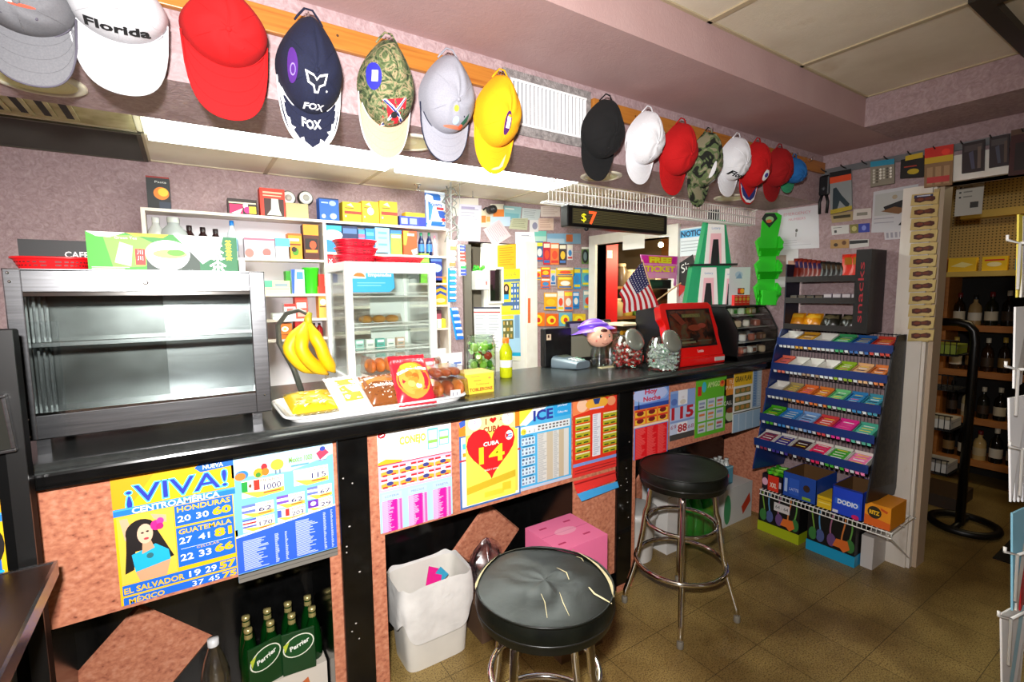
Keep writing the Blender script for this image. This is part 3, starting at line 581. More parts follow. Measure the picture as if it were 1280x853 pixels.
F_=lambda n,c1,c2,c3,c4,sc=22: noisy(n,[c1,c2,c3,c4],scale=sc,rough=.9,kind='voronoi' if n.startswith('v') else 'noise',stops=[.0,.45,.5,.58] if False else [.36,.46,.54,.64],dist=1.5)
cloth=lambda h: C(h,.9)
NAVY=noisy('navy_cotton',['#070b22','#0d1536'],scale=300,rough=.9); REDC=noisy('red_cotton',['#b00004','#c20006'],scale=300,rough=.9); WHC=noisy('white_cotton',['#b9b9bc','#c8c8cc'],scale=300,rough=.9)
WH2=noisy('lightened_white_cotton',['#e0e0e4','#ececf0'],scale=300,rough=.9); GRC=noisy('grey_cotton',['#66666a','#727276'],scale=300,rough=.9); LGC=noisy('light_grey_cotton',['#8c8c96','#9a9aa4'],scale=300,rough=.9); YEC=noisy('yellow_cotton',['#f0a400','#f8b000'],scale=300,rough=.9); BKC=noisy('black_cotton',['#060607','#0c0c0e'],scale=300,rough=.95)  # WH2: white cotton lightened in colour to make up for weaker flash
CAM1=noisy('leaf_camouflage',['#20281a','#4a5a34','#6e7650','#a08a6a','#3a4a28'],scale=26,rough=.9,detail=3,dist=3,stops=[.34,.44,.52,.60,.66]); CAM2=noisy('woodland_camouflage',['#15170f','#15170f','#5a6a42','#5a6a42','#8a8468'],scale=22,rough=.9,detail=1,dist=1,stops=[.40,.44,.46,.56,.58]); TANC=noisy('tan_cotton',['#c09a80','#cca68c'],scale=300,rough=.9)
palm=[D_poly([(-.05,.28),(.0,.28),(.03,.44),(-.02,.44)],cloth('#5a3a20')),D_ell(0,.48,.17,.055,cloth('#1c4a2a')),D_ell(.08,.44,.1,.03,cloth('#1c4a2a'),.0025),D_ell(.1,.25,.25,.02,cloth('#d0503a')),D_ell(-.12,.29,.12,.03,cloth('#e0e0dc'))]
cap('grey baseball cap with a small palm tree emblem, leftmost on the rail',(26,-58),(40,100),88,GRC,GRC,palm,under=cloth('#6a6a60'),edge=cloth('#54505c'),width=.165,blen=.38)
FL=lambda:[D_arc('Florida',.09,.085,.62,cloth('#08080a'),.035,.02)]
cap('large white Florida cap with black lettering between grey and red caps',(143,-52),(155,112),128,WHC,WHC,FL(),width=.19,blen=.38)
cap('large plain red cap between the white Florida cap and the navy cap',(276,-24),(290,145),112,REDC,REDC,width=.195,blen=.38)
W_=cloth('#f2f2f4')
fox=[D_poly([(-.34,.32),(-.1,.29),(0,.25),(.1,.29),(.34,.32),(.26,.2),(.1,.17),(.06,.11),(-.06,.11),(-.1,.17),(-.26,.2)],W_,.002),D_poly([(-.27,.29),(-.08,.265),(0,.225),(.08,.265),(.27,.29),(.21,.21),(.07,.185),(.03,.13),(-.03,.13),(-.07,.185),(-.21,.21)],cloth('#0e1226'),.003),D_text('FOX',.05,.055,.30,W_,.03,0,.004),
 D_ell(-.66,.34,.13,.17,cloth('#4a1c78'),.006),D_ell(-.66,.30,.07,.06,cloth('#8a78c0'),.007),D_ell(-.66,.30,.05,.045,cloth('#4a1c78'),.008)]
flames=[B_text('FOX',.52,.24,.26,W_,.03)]
for sg in (-1,1):
    flames+=[B_poly([(sg*.80,1.0),(sg*.92,.9),(sg*.98,.5),(sg*.80,.30),(sg*.70,.42),(sg*.80,.52),(sg*.70,.66),(sg*.82,.72),(sg*.72,.85)],W_),B_poly([(sg*.84,.34),(sg*.6,.06),(sg*.30,.0),(sg*.32,.12),(sg*.50,.16),(sg*.42,.34),(sg*.56,.26),(sg*.58,.42),(sg*.68,.30)],W_),B_poly([(0,.02),(sg*.34,.03),(sg*.30,.16),(sg*.22,.24),(sg*.2,.14),(sg*.08,.08)],W_)]
cap('navy FOX cap with white flames on its brim',(384,15),(391,182),82,NAVY,NAVY,fox,flames,edge=cloth('#f2f2f4'))
flag=[D_poly([(-.42,.18),(.42,.26),(.5,.0),(-.22,-.08)],cloth('#c9182a'),.002),D_poly([(-.42,.18),(-.32,.2),(.5,.03),(.46,-.01),(.40,-.0)],cloth('#f0eaea'),.003),D_poly([(.42,.26),(.33,.25),(-.24,-.05),(-.20,-.08),(-.12,-.07)],cloth('#f0eaea'),.0032),D_poly([(-.40,.175),(-.35,.185),(.48,.02),(.44,-.0)],cloth('#1a2a7a'),.004),D_poly([(.40,.255),(.36,.25),(-.21,-.06),(-.16,-.07)],cloth('#1a2a7a'),.0042),D_ell(.05,.05,.12,.035,cloth('#1a1a1e'),.005),
 D_ell(-.70,.42,.20,.15,cloth('#2a2ab0'),.006),D_poly([(-.78,.36),(-.62,.36),(-.60,.48),(-.76,.48)],W_,.0075)]
cap('leaf camouflage cap with tan brim, flag patch and oval blue tag',(485,45),(480,194),72,CAM1,TANC,flag,edge=cloth('#dcd6da'))
beach=[D_ell(-.05,.22,.09,.04,cloth('#e8c23a')),D_poly([(.25,.06),(.5,.2),(.52,.1),(.36,.03)],cloth('#1e5a44')),D_ell(.02,.08,.12,.05,cloth('#a8c4dc')),D_ell(.06,.0,.38,.022,cloth('#d8785a'),.003),D_ell(.3,.02,.1,.03,cloth('#e0603a'),.0035)]
cap('light grey cap with sun and parrot embroidery beside the yellow cap',(560,64),(557,199),74,LGC,LGC,beach,edge=cloth('#1e2238'),under=cloth('#9a9a9e'))
cap('yellow cap with an oval purple tag hanging left of the white grille',(628,90),(613,213),62,YEC,YEC,[D_ell(-.04,.24,.15,.16,cloth('#4a1060'),.003),D_poly([(-.11,.17),(.05,.17),(.05,.32),(-.11,.32)],W_,.0045)],[B_poly([(-.1,.10),(.4,.16),(.55,.5),(.35,.2),(.0,.18)],cloth('#e8d8a0'))])
cap('black cap with faint lettering hanging right of the white grille',(760,121),(742,222),62,BKC,BKC,[D_text('///',.08,.12,.3,cloth('#1e1a1c'),0)],width=.185)
cap('plain white cap with pale embroidery right of the black cap',(810,135),(797,227),54,WH2,WH2,[D_text('///',.06,.1,.26,cloth('#a8a4a8'),0)],width=.18)
cap('plain red cap between the white cap and the woodland camouflage cap',(852,150),(838,241),60,REDC,REDC,width=.19)
cap('woodland camouflage cap with an oval white tag',(886,162),(869,256),56,CAM2,CAM2,[D_ell(-.25,.22,.13,.15,W_,.005),D_ell(.35,.02,.25,.07,cloth('#b9b9bc'),.004),D_text('A3',.0,.06,.3,cloth('#14140e'),.03,.35,.006)],width=.175)
cap('smaller white Florida cap behind the woodland camouflage cap',(921,168),(907,243),48,WH2,WH2,FL(),width=.175)
cap('red cap with round white badge and striped brim',(946,174),(934,253),50,REDC,REDC,[D_ell(.0,.20,.24,.12,W_,.004),D_ell(0,.20,.15,.05,cloth('#3a3a90'),.0055)],[B_poly([(-.8,.30),(-.5,.06),(.5,.06),(.8,.30),(.75,.36),(.45,.13),(-.45,.13),(-.75,.36)],W_),B_poly([(-.8,.44),(-.5,.20),(.5,.20),(.8,.44),(.76,.5),(.45,.26),(-.45,.26),(-.76,.5)],cloth('#26307a'))],width=.18)
cap('plain dark red cap last of the red caps before the corner',(972,181),(965,250),46,noisy('dark_red_cotton',['#900006','#a00008'],scale=300,rough=.9),noisy('dark_red_cotton',['#900006','#a00008'],scale=300,rough=.9),under=cloth('#d0c8c4'),width=.18)
cap('blue and green cap mostly hidden behind the last red cap',(990,193),(986,238),34,cloth('#1c64a8'),cloth('#38a070'),width=.15)
# ------------------------------------------------------------------ header fixtures
t=thing('air_grille','white slatted air grille in a rough grey border between the cap rails','air grille',(1.215,YH-.001,2.295)); w=.212;h=.112
g=G(); GB=noisy('grey_rough_border',['#6a6464','#8e8886','#a8a2a0'],scale=60,rough=.9,bump=.6,bscale=120)
g.box(-w,w,-.006,0,-h,-h+.035,GB); g.box(-w,w,-.006,0,h-.035,h,GB); g.box(-w,-w+.03,-.006,0,-h+.035,h-.035,GB); g.box(w-.03,w,-.006,0,-h+.035,h-.035,GB); g.build('border',t)
g=G(); g.box(-w+.03,w-.03,-.002,0,-h+.035,h-.035,'#55555a'); g.build('backing',t)
g=G(); n=20
for i in range(n):
    x=-w+.034+i*(2*w-.07)/(n-1); g.prism([(x-.002,-.002),(x+.004,-.012),(x+.006,-.0115),(x+.0,-.002)],-h+.037,h-.037,C('#eeeef0',.4))
g.box(-w+.028,w-.028,-.013,-.011,h-.04,h-.032,'#f2f2f2'); g.box(-w+.028,w-.028,-.013,-.011,-h+.032,-h+.04,'#f2f2f2'); g.build('slats',t)
def downlight(x,y,label):
    t=thing('downlight',label,'downlight',(x,y,ZH)); t['group']='downlights under the header'
    g=G(); g.lathe([(.098,0),(.098,-.004),(.092,-.008),(.080,-.008),(.078,-.004)],C('#d9d3bd',.4),28,caps=False); g.build('trim_ring',t)
    g=G(); 
    for k in range(5): r=.078-.011*k; g.lathe([(r,-.0045+.0006*k),(r-.006,-.0045+.0006*k),(r-.011,-.0035+.0005*k)],C('#e6e2a8',.35),28,caps=False)
    g.lathe([(.025,-.002),(0.0001,-.0025)],C('#f3efc0',.3),20,caps=False); g.build('baffle',t)
downlight(-.28,1.75,'round downlight behind the far left grey cap'); downlight(.713,1.74,'round downlight between the camouflage cap and the light grey cap'); downlight(1.68,1.765,'round downlight under the black cap'); downlight(2.72,1.76,'round downlight near the white Florida cap in the right row')
# ------------------------------------------------------------------ kitchen ceiling fixtures
M_diff=bpy.data.materials.new('lamp_diffuser'); M_diff.use_nodes=True
def diffmat():
    nt=M_diff.node_tree; b=nt.nodes['Principled BSDF']; tc=nt.nodes.new('ShaderNodeTexCoord'); w1=nt.nodes.new('ShaderNodeTexWave'); w1.inputs['Scale'].default_value=12; w1.bands_direction='X'
    nt.links.new(tc.outputs['Object'],w1.inputs[0]); r=nt.nodes.new('ShaderNodeValToRGB'); r.color_ramp.elements[0].color=(.62,.72,.66,1); r.color_ramp.elements[1].color=(.95,1,.95,1)
    nt.links.new(w1.outputs[0],r.inputs[0]); nt.links.new(r.outputs[0],b.inputs['Emission Color']); b.inputs['Emission Strength'].default_value=22.0; b.inputs['Base Color'].default_value=(.8,.85,.8,1)
diffmat()
def troffer(x0,x1,label,M_diff):
    t=thing('ceiling_light',label,'ceiling light',((x0+x1)/2,2.78,ZK)); w=(x1-x0)/2
    g=G(); g.box(-w+.016,w-.016,-.294,.294,-.040,-.003,M_diff); g.build('diffuser',t)  # dropped below the ceiling so its added glowing sides brighten the tiles
    g=G(); T='#e9e6d2'
    for a in ((-w,w,-.31,-.295),(-w,w,.295,.31),(-w,-w+.015,-.295,.295),(w-.015,w,-.295,.295)): g.box(a[0],a[1],a[2],a[3],-.010,-.003,T)
    g.build('frame',t)
M_diff2=M_diff.copy(); M_diff2.node_tree.nodes['Principled BSDF'].inputs['Emission Strength'].default_value=11
troffer(-.12,1.105,'left lit fluorescent ceiling panel above the kitchen',M_diff2); troffer(1.135,2.36,'right lit fluorescent ceiling panel above the kitchen',M_diff)
t=thing('return_vent','large dark louvred air return in the kitchen ceiling at far left','vent',(-.49,3.40,ZK))
g=G(); g.box(-.345,.345,-.29,.29,-.004,0,'#15140f'); g.build('backing',t)
g=G()
for k in range(44): y=-.28+k*.0128; g.box(-.335,.335,y,y+.006,-.012,-.004,'#3a362c')
g.build('louvres',t)
g=G(); T='#4b4636'
for a in ((-.355,.355,-.30,-.285),(-.355,.355,.285,.30),(-.355,-.335,-.285,.285),(.335,.355,-.285,.285)): g.box(a[0],a[1],a[2],a[3],-.014,0,T)
g.build('frame',t)
t=thing('supply_vent','small slotted air vent with stained border left of the fluorescent panels','vent',(-.45,2.86,ZK))
g=G(); T=noisy('stained_metal',['#8a7a48','#b3a777','#c9bf95'],scale=9,rough=.6); g.box(-.30,.30,-.21,.21,-.004,0,T); g.build('plate',t)
g=G()
for k in range(4): x=-.17+k*.075; g.prism([(x,-.16),(x+.045,-.16),(x+.045,.16),(x,.16)],-.006,-.004,C('#1c1a14',.7)); g.prism([(x+.03,-.16),(x+.045,-.16),(x+.045,.16),(x+.03,.16)],-.014,-.006,T)
g.build('slot',t)
g=G(); g.lathe([(.028,0),(.028,-.004),(.012,-.008),(.010,-.03),(.006,-.032)],M_chrome,14); g.lathe([(.024,-.046),(.024,-.048),(.002,-.049)],M_chrome,14); g.cyl((0,0,-.03),(0,0,-.047),.004,M_chrome)
p=oZ(522,234,ZK-.02); o=g.build('fire_sprinkler',loc=(p.x,p.y,ZK)); tag(o,'chrome fire sprinkler head hanging from the kitchen ceiling','sprinkler')
p=oZ(582,242,ZK); g=G(); g.cyl((0,0,0),(0,0,-.04),.0015,'#777'); g.sphere((0,0,-.045),.006,'#888'); o=g.build('ceiling_hook',loc=(p.x,min(p.y,3.5),ZK)); tag(o,'small hook dangling from the kitchen ceiling','hook')
# wire shelf under the header with the scrolling sign
t=thing('wire_shelf','long white wire shelf hanging below the header above the doorway','shelf',(2.46,2.12,2.055))
g=G()
for k in range(76): x=-.915+k*1.83/75; g.tube([(x,-.06,.0),(x,-.12,.0),(x,-.122,.004),(x,-.122,.098)],.0019,M_wirew,5)
g.build('wires',t)
g=G()
for y,z in ((-.122,.098),(-.125,.05),(-.125,-.002),(-.09,-.004),(-.06,-.004)): g.cyl((-.92,y,z),(.915,y,z),.0034,M_wirew,n=8)
g.build('rail',t)
for x in (-.9,0,.88): g=G(); g.cyl((x,-.122,.09),(x,-.17,.10),.004,M_wirew); g.build('bracket',t)
t=thing('led_sign','black scrolling LED sign showing 7 hung under the wire shelf','sign',(2.04,2.0,1.992))
g=G(); g.rbox(-.385,.385,-.02,.04,-.058,.052,C('#0a0a0b',.35),.006); g.build('case',t)
g=G(); g.box(-.355,.355,-.0215,-.02,-.042,.036,'#2c2a1c'); 
for k in range(9): z=-.038+k*.0085; g.box(-.35,.35,-.0222,-.0215,z,z+.004,'#5a5432')
g.M=Matrix.Translation((-.29,-.0226,-.036))@RY; g.text('$',.012,.01,.042,C('#d8d020',.5,emit=.8),bold=.0,w=.034); g.text('7',.075,0,.066,C('#ff4a20',.5,emit=1.6),bold=.02,w=.055); g.M=Matrix(); g.build('display',t)
for x in (-.24,.27): g=G(); g.tube([(x,.01,.05),(x,.01,.062)],.006,'#111',6); g.tube([(x-.015,.01,.056),(x+.015,.01,.056)],.008,'#111',6); g.build('bracket',t)
g=G(); g.sphere((-.24,.0,-.06),.014,'#111',8); g.build('sensor_knob',t)
# ------------------------------------------------------------------ things standing on the counter
CT=1.1462
GL=glass('clear_glass','#f6faf8',.02,.92); GLJ=glass('jar_glass','#dfe8e2',.05,.80); GLD=glass('smoky_glass','#c8ccc8',.03,.85); PLAS=glass('clear_wrap','#ffffff',.12,.80); M_plw=C('#f6f6f4',.35)
# hot food case
HX0,HX1,HY0,HY1,HZ0,HZ1=-.412,.228,1.88,2.30,1.192,1.676
hc=thing('hot_food_case','empty aluminium food warmer case with glass front under the green tea box','food case',((HX0+HX1)/2,2.09,CT))
def P_(name,par,fn,**k):
    g=G(); fn(g); return L(g,name,par,**k)
def f(g):
    g.rbox(HX0,HX1,HY0,HY0+.02,HZ1-.066,HZ1,M_alu,.003); g.rbox(HX0,HX1,HY0,HY0+.02,HZ0,HZ0+.07,M_alu,.003)
    g.rbox(HX0,HX0+.038,HY0-.002,HY0+.03,HZ0,HZ1,M_alu,.003); g.rbox(HX1-.048,HX1,HY0-.002,HY0+.03,HZ0,HZ1,M_alu,.003)
    g.box(HX0,HX1,HY0,HY1,HZ1-.006,HZ1,M_alu); g.box(HX0,HX1,HY0+.02,HY1,HZ0+.01,HZ0+.03,M_alu); g.box(HX0,HX0+.012,HY0,HY1,HZ0,HZ1,M_alu); g.box(HX1-.012,HX1,HY0,HY1,HZ0,HZ1,M_alu)
    g.box(HX0+.038,HX1-.048,HY0-.004,HY0,HZ1-.076,HZ1-.066,M_chrome); g.box(HX0+.038,HX1-.048,HY0-.004,HY0,HZ0+.07,HZ0+.078,M_chrome)
P_('case_frame',hc,f)
P_('back_door',hc,lambda g:(g.box(HX0+.01,HX0+.34,HY1-.02,HY1-.012,HZ0+.03,HZ1-.006,noisy('darkened_aluminium',['#4c4d4d','#6e6f70'],scale=7,rough=.3,metal=1))))  # left door: metal coloured darker to imitate its dimmer reflection
P_('back_door',hc,lambda g:(g.box(HX0+.32,HX1-.01,HY1-.010,HY1-.002,HZ0+.03,HZ1-.006,M_alu),g.box(HX0+.32,HX0+.355,HY1-.016,HY1-.010,HZ0+.03,HZ1-.006,M_alu)))
P_('inner_liner',hc,lambda g:(g.box(HX0+.013,HX0+.016,HY0+.03,HY1-.02,HZ0+.03,HZ1-.01,C('#d4d2cc',.25,1)),[g.box(HX0+.016,HX0+.024,HY0+.12+.07*k,HY0+.15+.07*k,HZ0+.03,HZ1-.01,M_alu) for k in range(4)],g.box(HX1-.016,HX1-.013,HY0+.03,HY1-.02,HZ0+.03,HZ1-.01,M_alu)))
P_('shelf',hc,lambda g:(g.box(HX0+.014,HX1-.014,HY0+.10,HY1-.03,1.452,1.458,GL),g.rbox(HX0+.014,HX1-.014,HY0+.085,HY0+.10,1.448,1.464,M_alu,.002)))
P_('glass_front',hc,lambda g:g.box(HX0+.036,HX1-.046,HY0+.006,HY0+.010,HZ0+.07,HZ1-.066,GL))
P_('lock_plate',hc,lambda g:(setattr(g,'M',Matrix.Translation((-.10,HY0-.001,HZ1-.037))@RY),g.lathe([(.009,0),(.009,.003),(.005,.003),(.004,.001)],M_chrome,16)))
for x in (HX0+.03,HX1-.06):
    for y in (HY0+.015,HY1-.05): P_('foot',hc,lambda g:g.box(x,x+.03,y,y+.03,CT-.0001,HZ0+.012,M_alu))
for x,z in ((HX0+.012,HZ1-.012),(HX0+.014,HZ1-.036),(HX0+.02,HZ0+.062),(HX0+.02,HZ0+.012),(HX1-.02,HZ0+.06)): P_('rivet',hc,lambda g:g.sphere((x,HY0-.003,z),.004,M_chrome,8))
# on top of the hot case
z=HZ1+.0004
def carton(name,label,cat,x0,x1,y0,y1,z0,z1,base,front,group=None,top=None,lean=0):
    w=x1-x0;h=z1-z0; g=G(); g.box(-w/2,w/2,0,y1-y0,0,h,base,{'t':top or base}); g.M=Matrix.Translation((-w/2,0,0))@RY; draw(g,w,h,front,.0004)
    o=g.build(name,loc=(x0+w/2,y0,z0)); 
    if lean: o.rotation_euler=(0,0,lean)
    return tag(o,label,cat,group)
tea=[('p',[(0,0),(.22,0),(.45,.5),(.35,1),(0,1)],'#3fae28'),('p',[(.1,.1),(.3,.05),(.5,.4),(.35,.9),(.15,.95)],'#7fce48'),('p',[(0,0),(.24,.0),(.14,.14),(.06,.12)],'#f4f4ee'),('p',[(.24,.0),(.52,0),(.48,.1),(.3,.08)],'#d8c41e'),('p',[(.2,.25),(.28,.35),(.26,.9),(.16,.8)],'#d9f0c8'),('t',.24,.17,'Green Tea',.07,'#f2f6ea',{'w':.14}),
 ('r',.36,.40,.88,1,'#2d3f34'),('r',.72,0,1,1,'#0f6a3a'),('p',[(.55,0),(.9,0),(.86,.5),(.74,.8)],'#eef6ee'),('r',.29,.42,.355,.86,'#d8281e'),('t',.322,.56,'川',.1,'#fff',{}),('t',.322,.72,'川',.1,'#fff',{}),
 ('p',[(.355+.15+.15*math.cos(a),.52+(.48 if math.sin(a)>0 else .36)*math.sin(a)) for a in [2*math.pi*i/32 for i in range(32)]],'#f6f8f8'),('e',.51,.50,.13,.17,'#fdfefd'),('e',.52,.54,.115,.12,'#a8d86a'),('e',.56,.50,.06,.09,'#5aa82a'),
 ('r',.02,.92,.25,.94,'#d8f0c8'),('r',.02,.96,.22,.98,'#d8f0c8')]
def kanji(u,v,s_,m):   # brushed strokes
    st=[((-.5,-.35),(.5,-.35)),((0,-.55),(0,.6)),((-.25,-.6),(-.25,-.2)),((.25,-.6),(.25,-.2)),((0,-.1),(-.55,.25)),((0,-.1),(.55,.25)),((-.35,.3),(.35,.3)),((-.2,.4),(-.4,.6)),((.2,.4),(.4,.6))]
    o=[]
    for (a,b),(c,d) in st:
        dx,dy=c-a,d-b; l=math.hypot(dx,dy); nx,ny=-dy/l*.07,dx/l*.07
        o.append(('p',[(u+(a+nx)*s_*.28,v+(b+ny)*s_),(u+(c+nx)*s_*.28,v+(d+ny)*s_),(u+(c-nx)*s_*.28,v+(d-ny)*s_),(u+(a-nx)*s_*.28,v+(b-ny)*s_)],m))
    return o
tea+=kanji(.84,.38,.36,'#ffffff')+kanji(.85,.76,.38,'#ffffff')+[c for k in range(3) for c in kanji(.935,.18+.2*k,.16,'#e8e020')]
carton('tea_box','wide green tea box with a white bowl lying on the aluminium case','box',-.233,.153,1.90,2.02,z,z+.112,'#2f8a2e',tea,top='#d8c41e')
carton('carton','small white carton on the aluminium case beside the tea box','carton',.158,.176,1.92,1.98,z,z+.04,'#f2f0ec',[])
carton('cafe_box','black CAFE box behind the red basket on the aluminium case','box',-.60+.19,-.24,2.06,2.16,z,z+.095,'#0b0b0c',[('t',.78,.55,'CAFE',.2,'#d8d4d0',{'w':.34,'bold':.02})])
def basket(name,label,x,y,z,L_,W_,H_,col):
    t=thing(name,label,'basket',(x,y,z)); n=40
    def outl(u,k): a=2*math.pi*u; c,s_=math.cos(a),math.sin(a); e=2/3.2; return ((abs(c)**e*(1 if c>0 else -1))*L_/2*k,(abs(s_)**e*(1 if s_>0 else -1))*W_/2*k)
    g=G(); m=C(col,.35)
    g.grid(lambda u,v:(*outl(u,.84+.16*v),H_*v),n,3,m); g.grid(lambda u,v:(*outl(u,.82+.16*v),.003+(H_-.003)*v),n,3,m); g.add([(*outl(i/n,.84),0.0) for i in range(n)],[tuple(range(n))],m); g.build('bowl',t)
    g=G(); g.tube([(*outl(i/n,1.01),H_) for i in range(n)],.004,m,6,closed=True); g.build('rim',t)
    g=G()
    for i in range(n):
        for v in (.35,.65):
            a=outl((i+.2)/n,.84+.16*v+.004); b=outl((i+.8)/n,.84+.16*v+.004); g.add([(*a,H_*(v-.08)),(*b,H_*(v-.08)),(*b,H_*(v+.08)),(*a,H_*(v+.08))],[(0,1,2,3)],'#5a0a0c')
    g.build('weave_slots',t); return t
basket('plastic_basket','red plastic food basket on the left of the aluminium case',-.315,1.965,z,.18,.13,.032,'#d8141a')
# tray of pastries
t=thing('serving_tray','white plastic tray under the packaged pastries','tray',(.62,1.965,CT)); TX0,TX1,TY0,TY1=.262,.978,1.815,2.20
def tr(u,v,o=0): 
    a=2*math.pi*u; c,s_=math.cos(a),math.sin(a); e=2/9; k=.93+.07*v
    return ((abs(c)**e*(1 if c>0 else -1))*(TX1-TX0)/2*k,(abs(s_)**e*(1 if s_>0 else -1))*(TY1-TY0)/2*k)
g=G(); g.grid(lambda u,v:(*tr(u,v),.022*v),64,2,M_plw); g.grid(lambda u,v:(*tr(u,v-.35),.004+.018*v),64,2,M_plw); g.add([(*tr(i/64,0),.0) for i in range(64)],[tuple(range(64))],M_plw); g.add([(*tr(i/64,-.35),.004) for i in range(64)],[tuple(range(64))],M_plw); 
o=g.build('tray_body',t); o.location=(0,2.0-1.965,0)
g=G(); g.tube([(*tr(i/64,1.02),.022) for i in range(64)],.005,M_plw,6,closed=True); o=g.build('rim',t); o.location=(0,2.0-1.965,0)
TZ=CT+.0045
def pillow(name,label,cat,x,y,z,w,d,h,col,front,tilt=0,rz=0,wrap=True,seal=None):
    """puffy wrapped packet; tilt raises its back so that the printed face shows"""
    t=thing(name,label,cat,(x,y,z)); t.rotation_euler=(math.radians(tilt),0,math.radians(rz))
    m=C(col,.3,coat=.3) if isinstance(col,str) else col
    def sh(u,v,s_):
        a=u*2-1;b=v*2-1; k=(1-abs(a)**4)*(1-abs(b)**4); wr=.06*math.sin(9*u+5*v)*math.sin(13*v)
        return (a*w/2,d/2+b*d/2,h/2+s_*h/2*(max(0,k)**.5)*(1+wr))
    g=G(); g.grid(lambda u,v:sh(u,v,1),14,10,m); g.grid(lambda u,v:sh(u,v,-1),14,10,m); g.build('packet',t)
    for b in (-1,1): g=G(); g.grid(lambda u,v:((u*2-1)*w/2,(d if b>0 else 0)+b*v*.018,h/2+.002*math.sin(u*40)),24,1,seal or m); g.build('sealed_edge',t)
    if front:
        g=G(); tmp=G(); draw(tmp,w,d,front,0,.00008)
        for i,fc in enumerate(tmp.f):
            pass
        def wp(v):
            u=v.x/w; vv=v.y/d; p=sh(u,vv,1); return (p[0],p[1],p[2]+.0012+v.z)
        # refine long faces so the print follows the bulge
        bm=bmesh.new(); vs=[bm.verts.new(v) for v in tmp.v]; bm.verts.ensure_lookup_table()
        for fc,mi in zip(tmp.f,tmp.mi):
            try: ff=bm.faces.new([vs[i] for i in fc]); ff.material_index=mi
            except ValueError: pass
        bmesh.ops.triangulate(bm,faces=bm.faces[:]); bmesh.ops.subdivide_edges(bm,edges=[e for e in bm.edges if e.calc_length()>w*.12],cuts=2,use_grid_fill=True); bmesh.ops.triangulate(bm,faces=bm.faces[:])
        bm.verts.index_update(); vv=[wp(v.co) for v in bm.verts]
        for k,mm in enumerate(tmp.mats): g.add([*vv],[[q.index for q in fc.verts] for fc in bm.faces if fc.material_index==k],mm,True)
        bm.free(); g.build('print',t)
    return t
candy=[]; rr=random.Random(3)
for i in range(46):
    u,v=rr.random()*.84+.06,rr.random()*.84+.06; s_=rr.choice((1,-1)); candy.append(('p',[(u,v),(u+.12,v+.05*s_),(u+.13,v+.09*s_+.03),(u+.01,v+.06)],rr.choice(['#f0d21e','#e0b800','#f8ea60','#c89a10','#fff6c0','#ffffff'])))
pillow('candy_bag','clear bag of yellow candies at the left end of the white tray','bag',.375,1.86,TZ,.17,.16,.05,'#d8b81a',candy,tilt=14,rz=3,seal=PLAS)
pillow('pastry_bag','white paper pastry bag with yellow label in the tray','bag',.51,1.86,TZ,.13,.16,.045,'#f4f2ea',[('r',.22,.12,.78,.86,'#e0a834'),('r',.22,.34,.78,.60,'#f6f4f0'),('r',.28,.42,.72,.5,'#e8d8b8')],tilt=34,rz=10)
spr=[]
for i in range(70): spr.append(('e',rr.random(),rr.random()*.6+.36,.02,.018,rr.choice(['#f0e4d8','#6a3a1c','#8a5028','#e8d0c0','#5a2c14'])))
pillow('cookie_bag','bag of brown sprinkled cookies left of the red bread bag','bag',.635,1.86,TZ,.14,.14,.06,'#8a5026',[('p',[(0,0),(1,0),(1,.3),(.6,.4),(.3,.32),(0,.38)],'#d07a28'),('p',[(.0,.0),(.5,.0),(.3,.18),(.0,.2)],'#f2efe6')]+spr+[('t',.5,.56,'Bizcochos',.14,'#fbf8f0',{'w':.56,'bold':.03})],tilt=34,rz=6)
br=[('e',.5,.56,.44,.42,'#e08a2a'),('e',.45,.56,.33,.34,'#eca040'),('e',.4,.45,.1,.08,'#d07a20'),('e',.56,.52,.09,.1,'#b8641a'),('e',.42,.66,.1,.08,'#f0b860'),('e',.6,.72,.08,.06,'#fff0d0'),('r',.05,.03,.95,.15,'#c01828'),('t',.5,.135,'PAN DULCE',.09,'#f0a0b0',{'w':.8}),('e',.45,.26,.24,.09,'#f0b828'),('p',[(.1,.38),(.5,.26),(.92,.30),(.9,.36),(.5,.33),(.12,.44)],'#ffffff')]
pillow('bread_bag','red printed bag of sweet bread in the middle of the white tray','bag',.745,1.835,TZ+.004,.155,.20,.05,'#d42436',br,tilt=50,rz=-4)
pillow('cake_bag','pink bag of round cakes with red rim beside the clear containers','bag',.835,1.93,TZ+.003,.13,.17,.05,'#f2b0b0',[('e',.45,.5,.38,.34,'#f2d2a0'),('e',.45,.48,.30,.24,'#d8a8c8'),('p',[(.1,.42),(.5,.2),(.85,.36),(.8,.44),(.5,.3),(.15,.5)],'#f8e04a'),('r',.05,.86,.95,.93,'#8a3030')],tilt=46,rz=-8,seal=C('#e04050',.4))
def clamshell(label,x,y,z,w,d,h,food,rz=0,tilt=0,tagc=True,food2=None):
    t=thing('pastry_container',label,'container',(x,y,z)); t['group']='clear pastry containers'; t.rotation_euler=(math.radians(tilt),0,math.radians(rz))
    g=G(); g.prism([(-w/2,0),(w/2,0),(w/2*.9,h),(-w/2*.9,h)],0,d,PLAS,axis='y'); g.build('clear_shell',t)
    r2=random.Random(int(x*1000)); 
    for i in range(3):
        g=G(); fx=-w/2+w*(i+.5)/3; g.sphere((fx,d*.5,h*.45),1,food if i%2==0 or not food2 else food2,12,(w*.16,d*.42,h*.40)); g.build('pastry',t)
    if tagc:
        g=G(); g.M=Matrix.Translation((w*.05,-.0012,h*.08))@RY; g.box(-.022,.022,0,.034,0,.0008,'#faf8f4'); g.box(-.014,-.006,.008,.026,.0008,.0012,'#8a8a90'); g.box(.004,.012,.008,.026,.0008,.0012,'#8a8a90'); g.build('price_label',t)
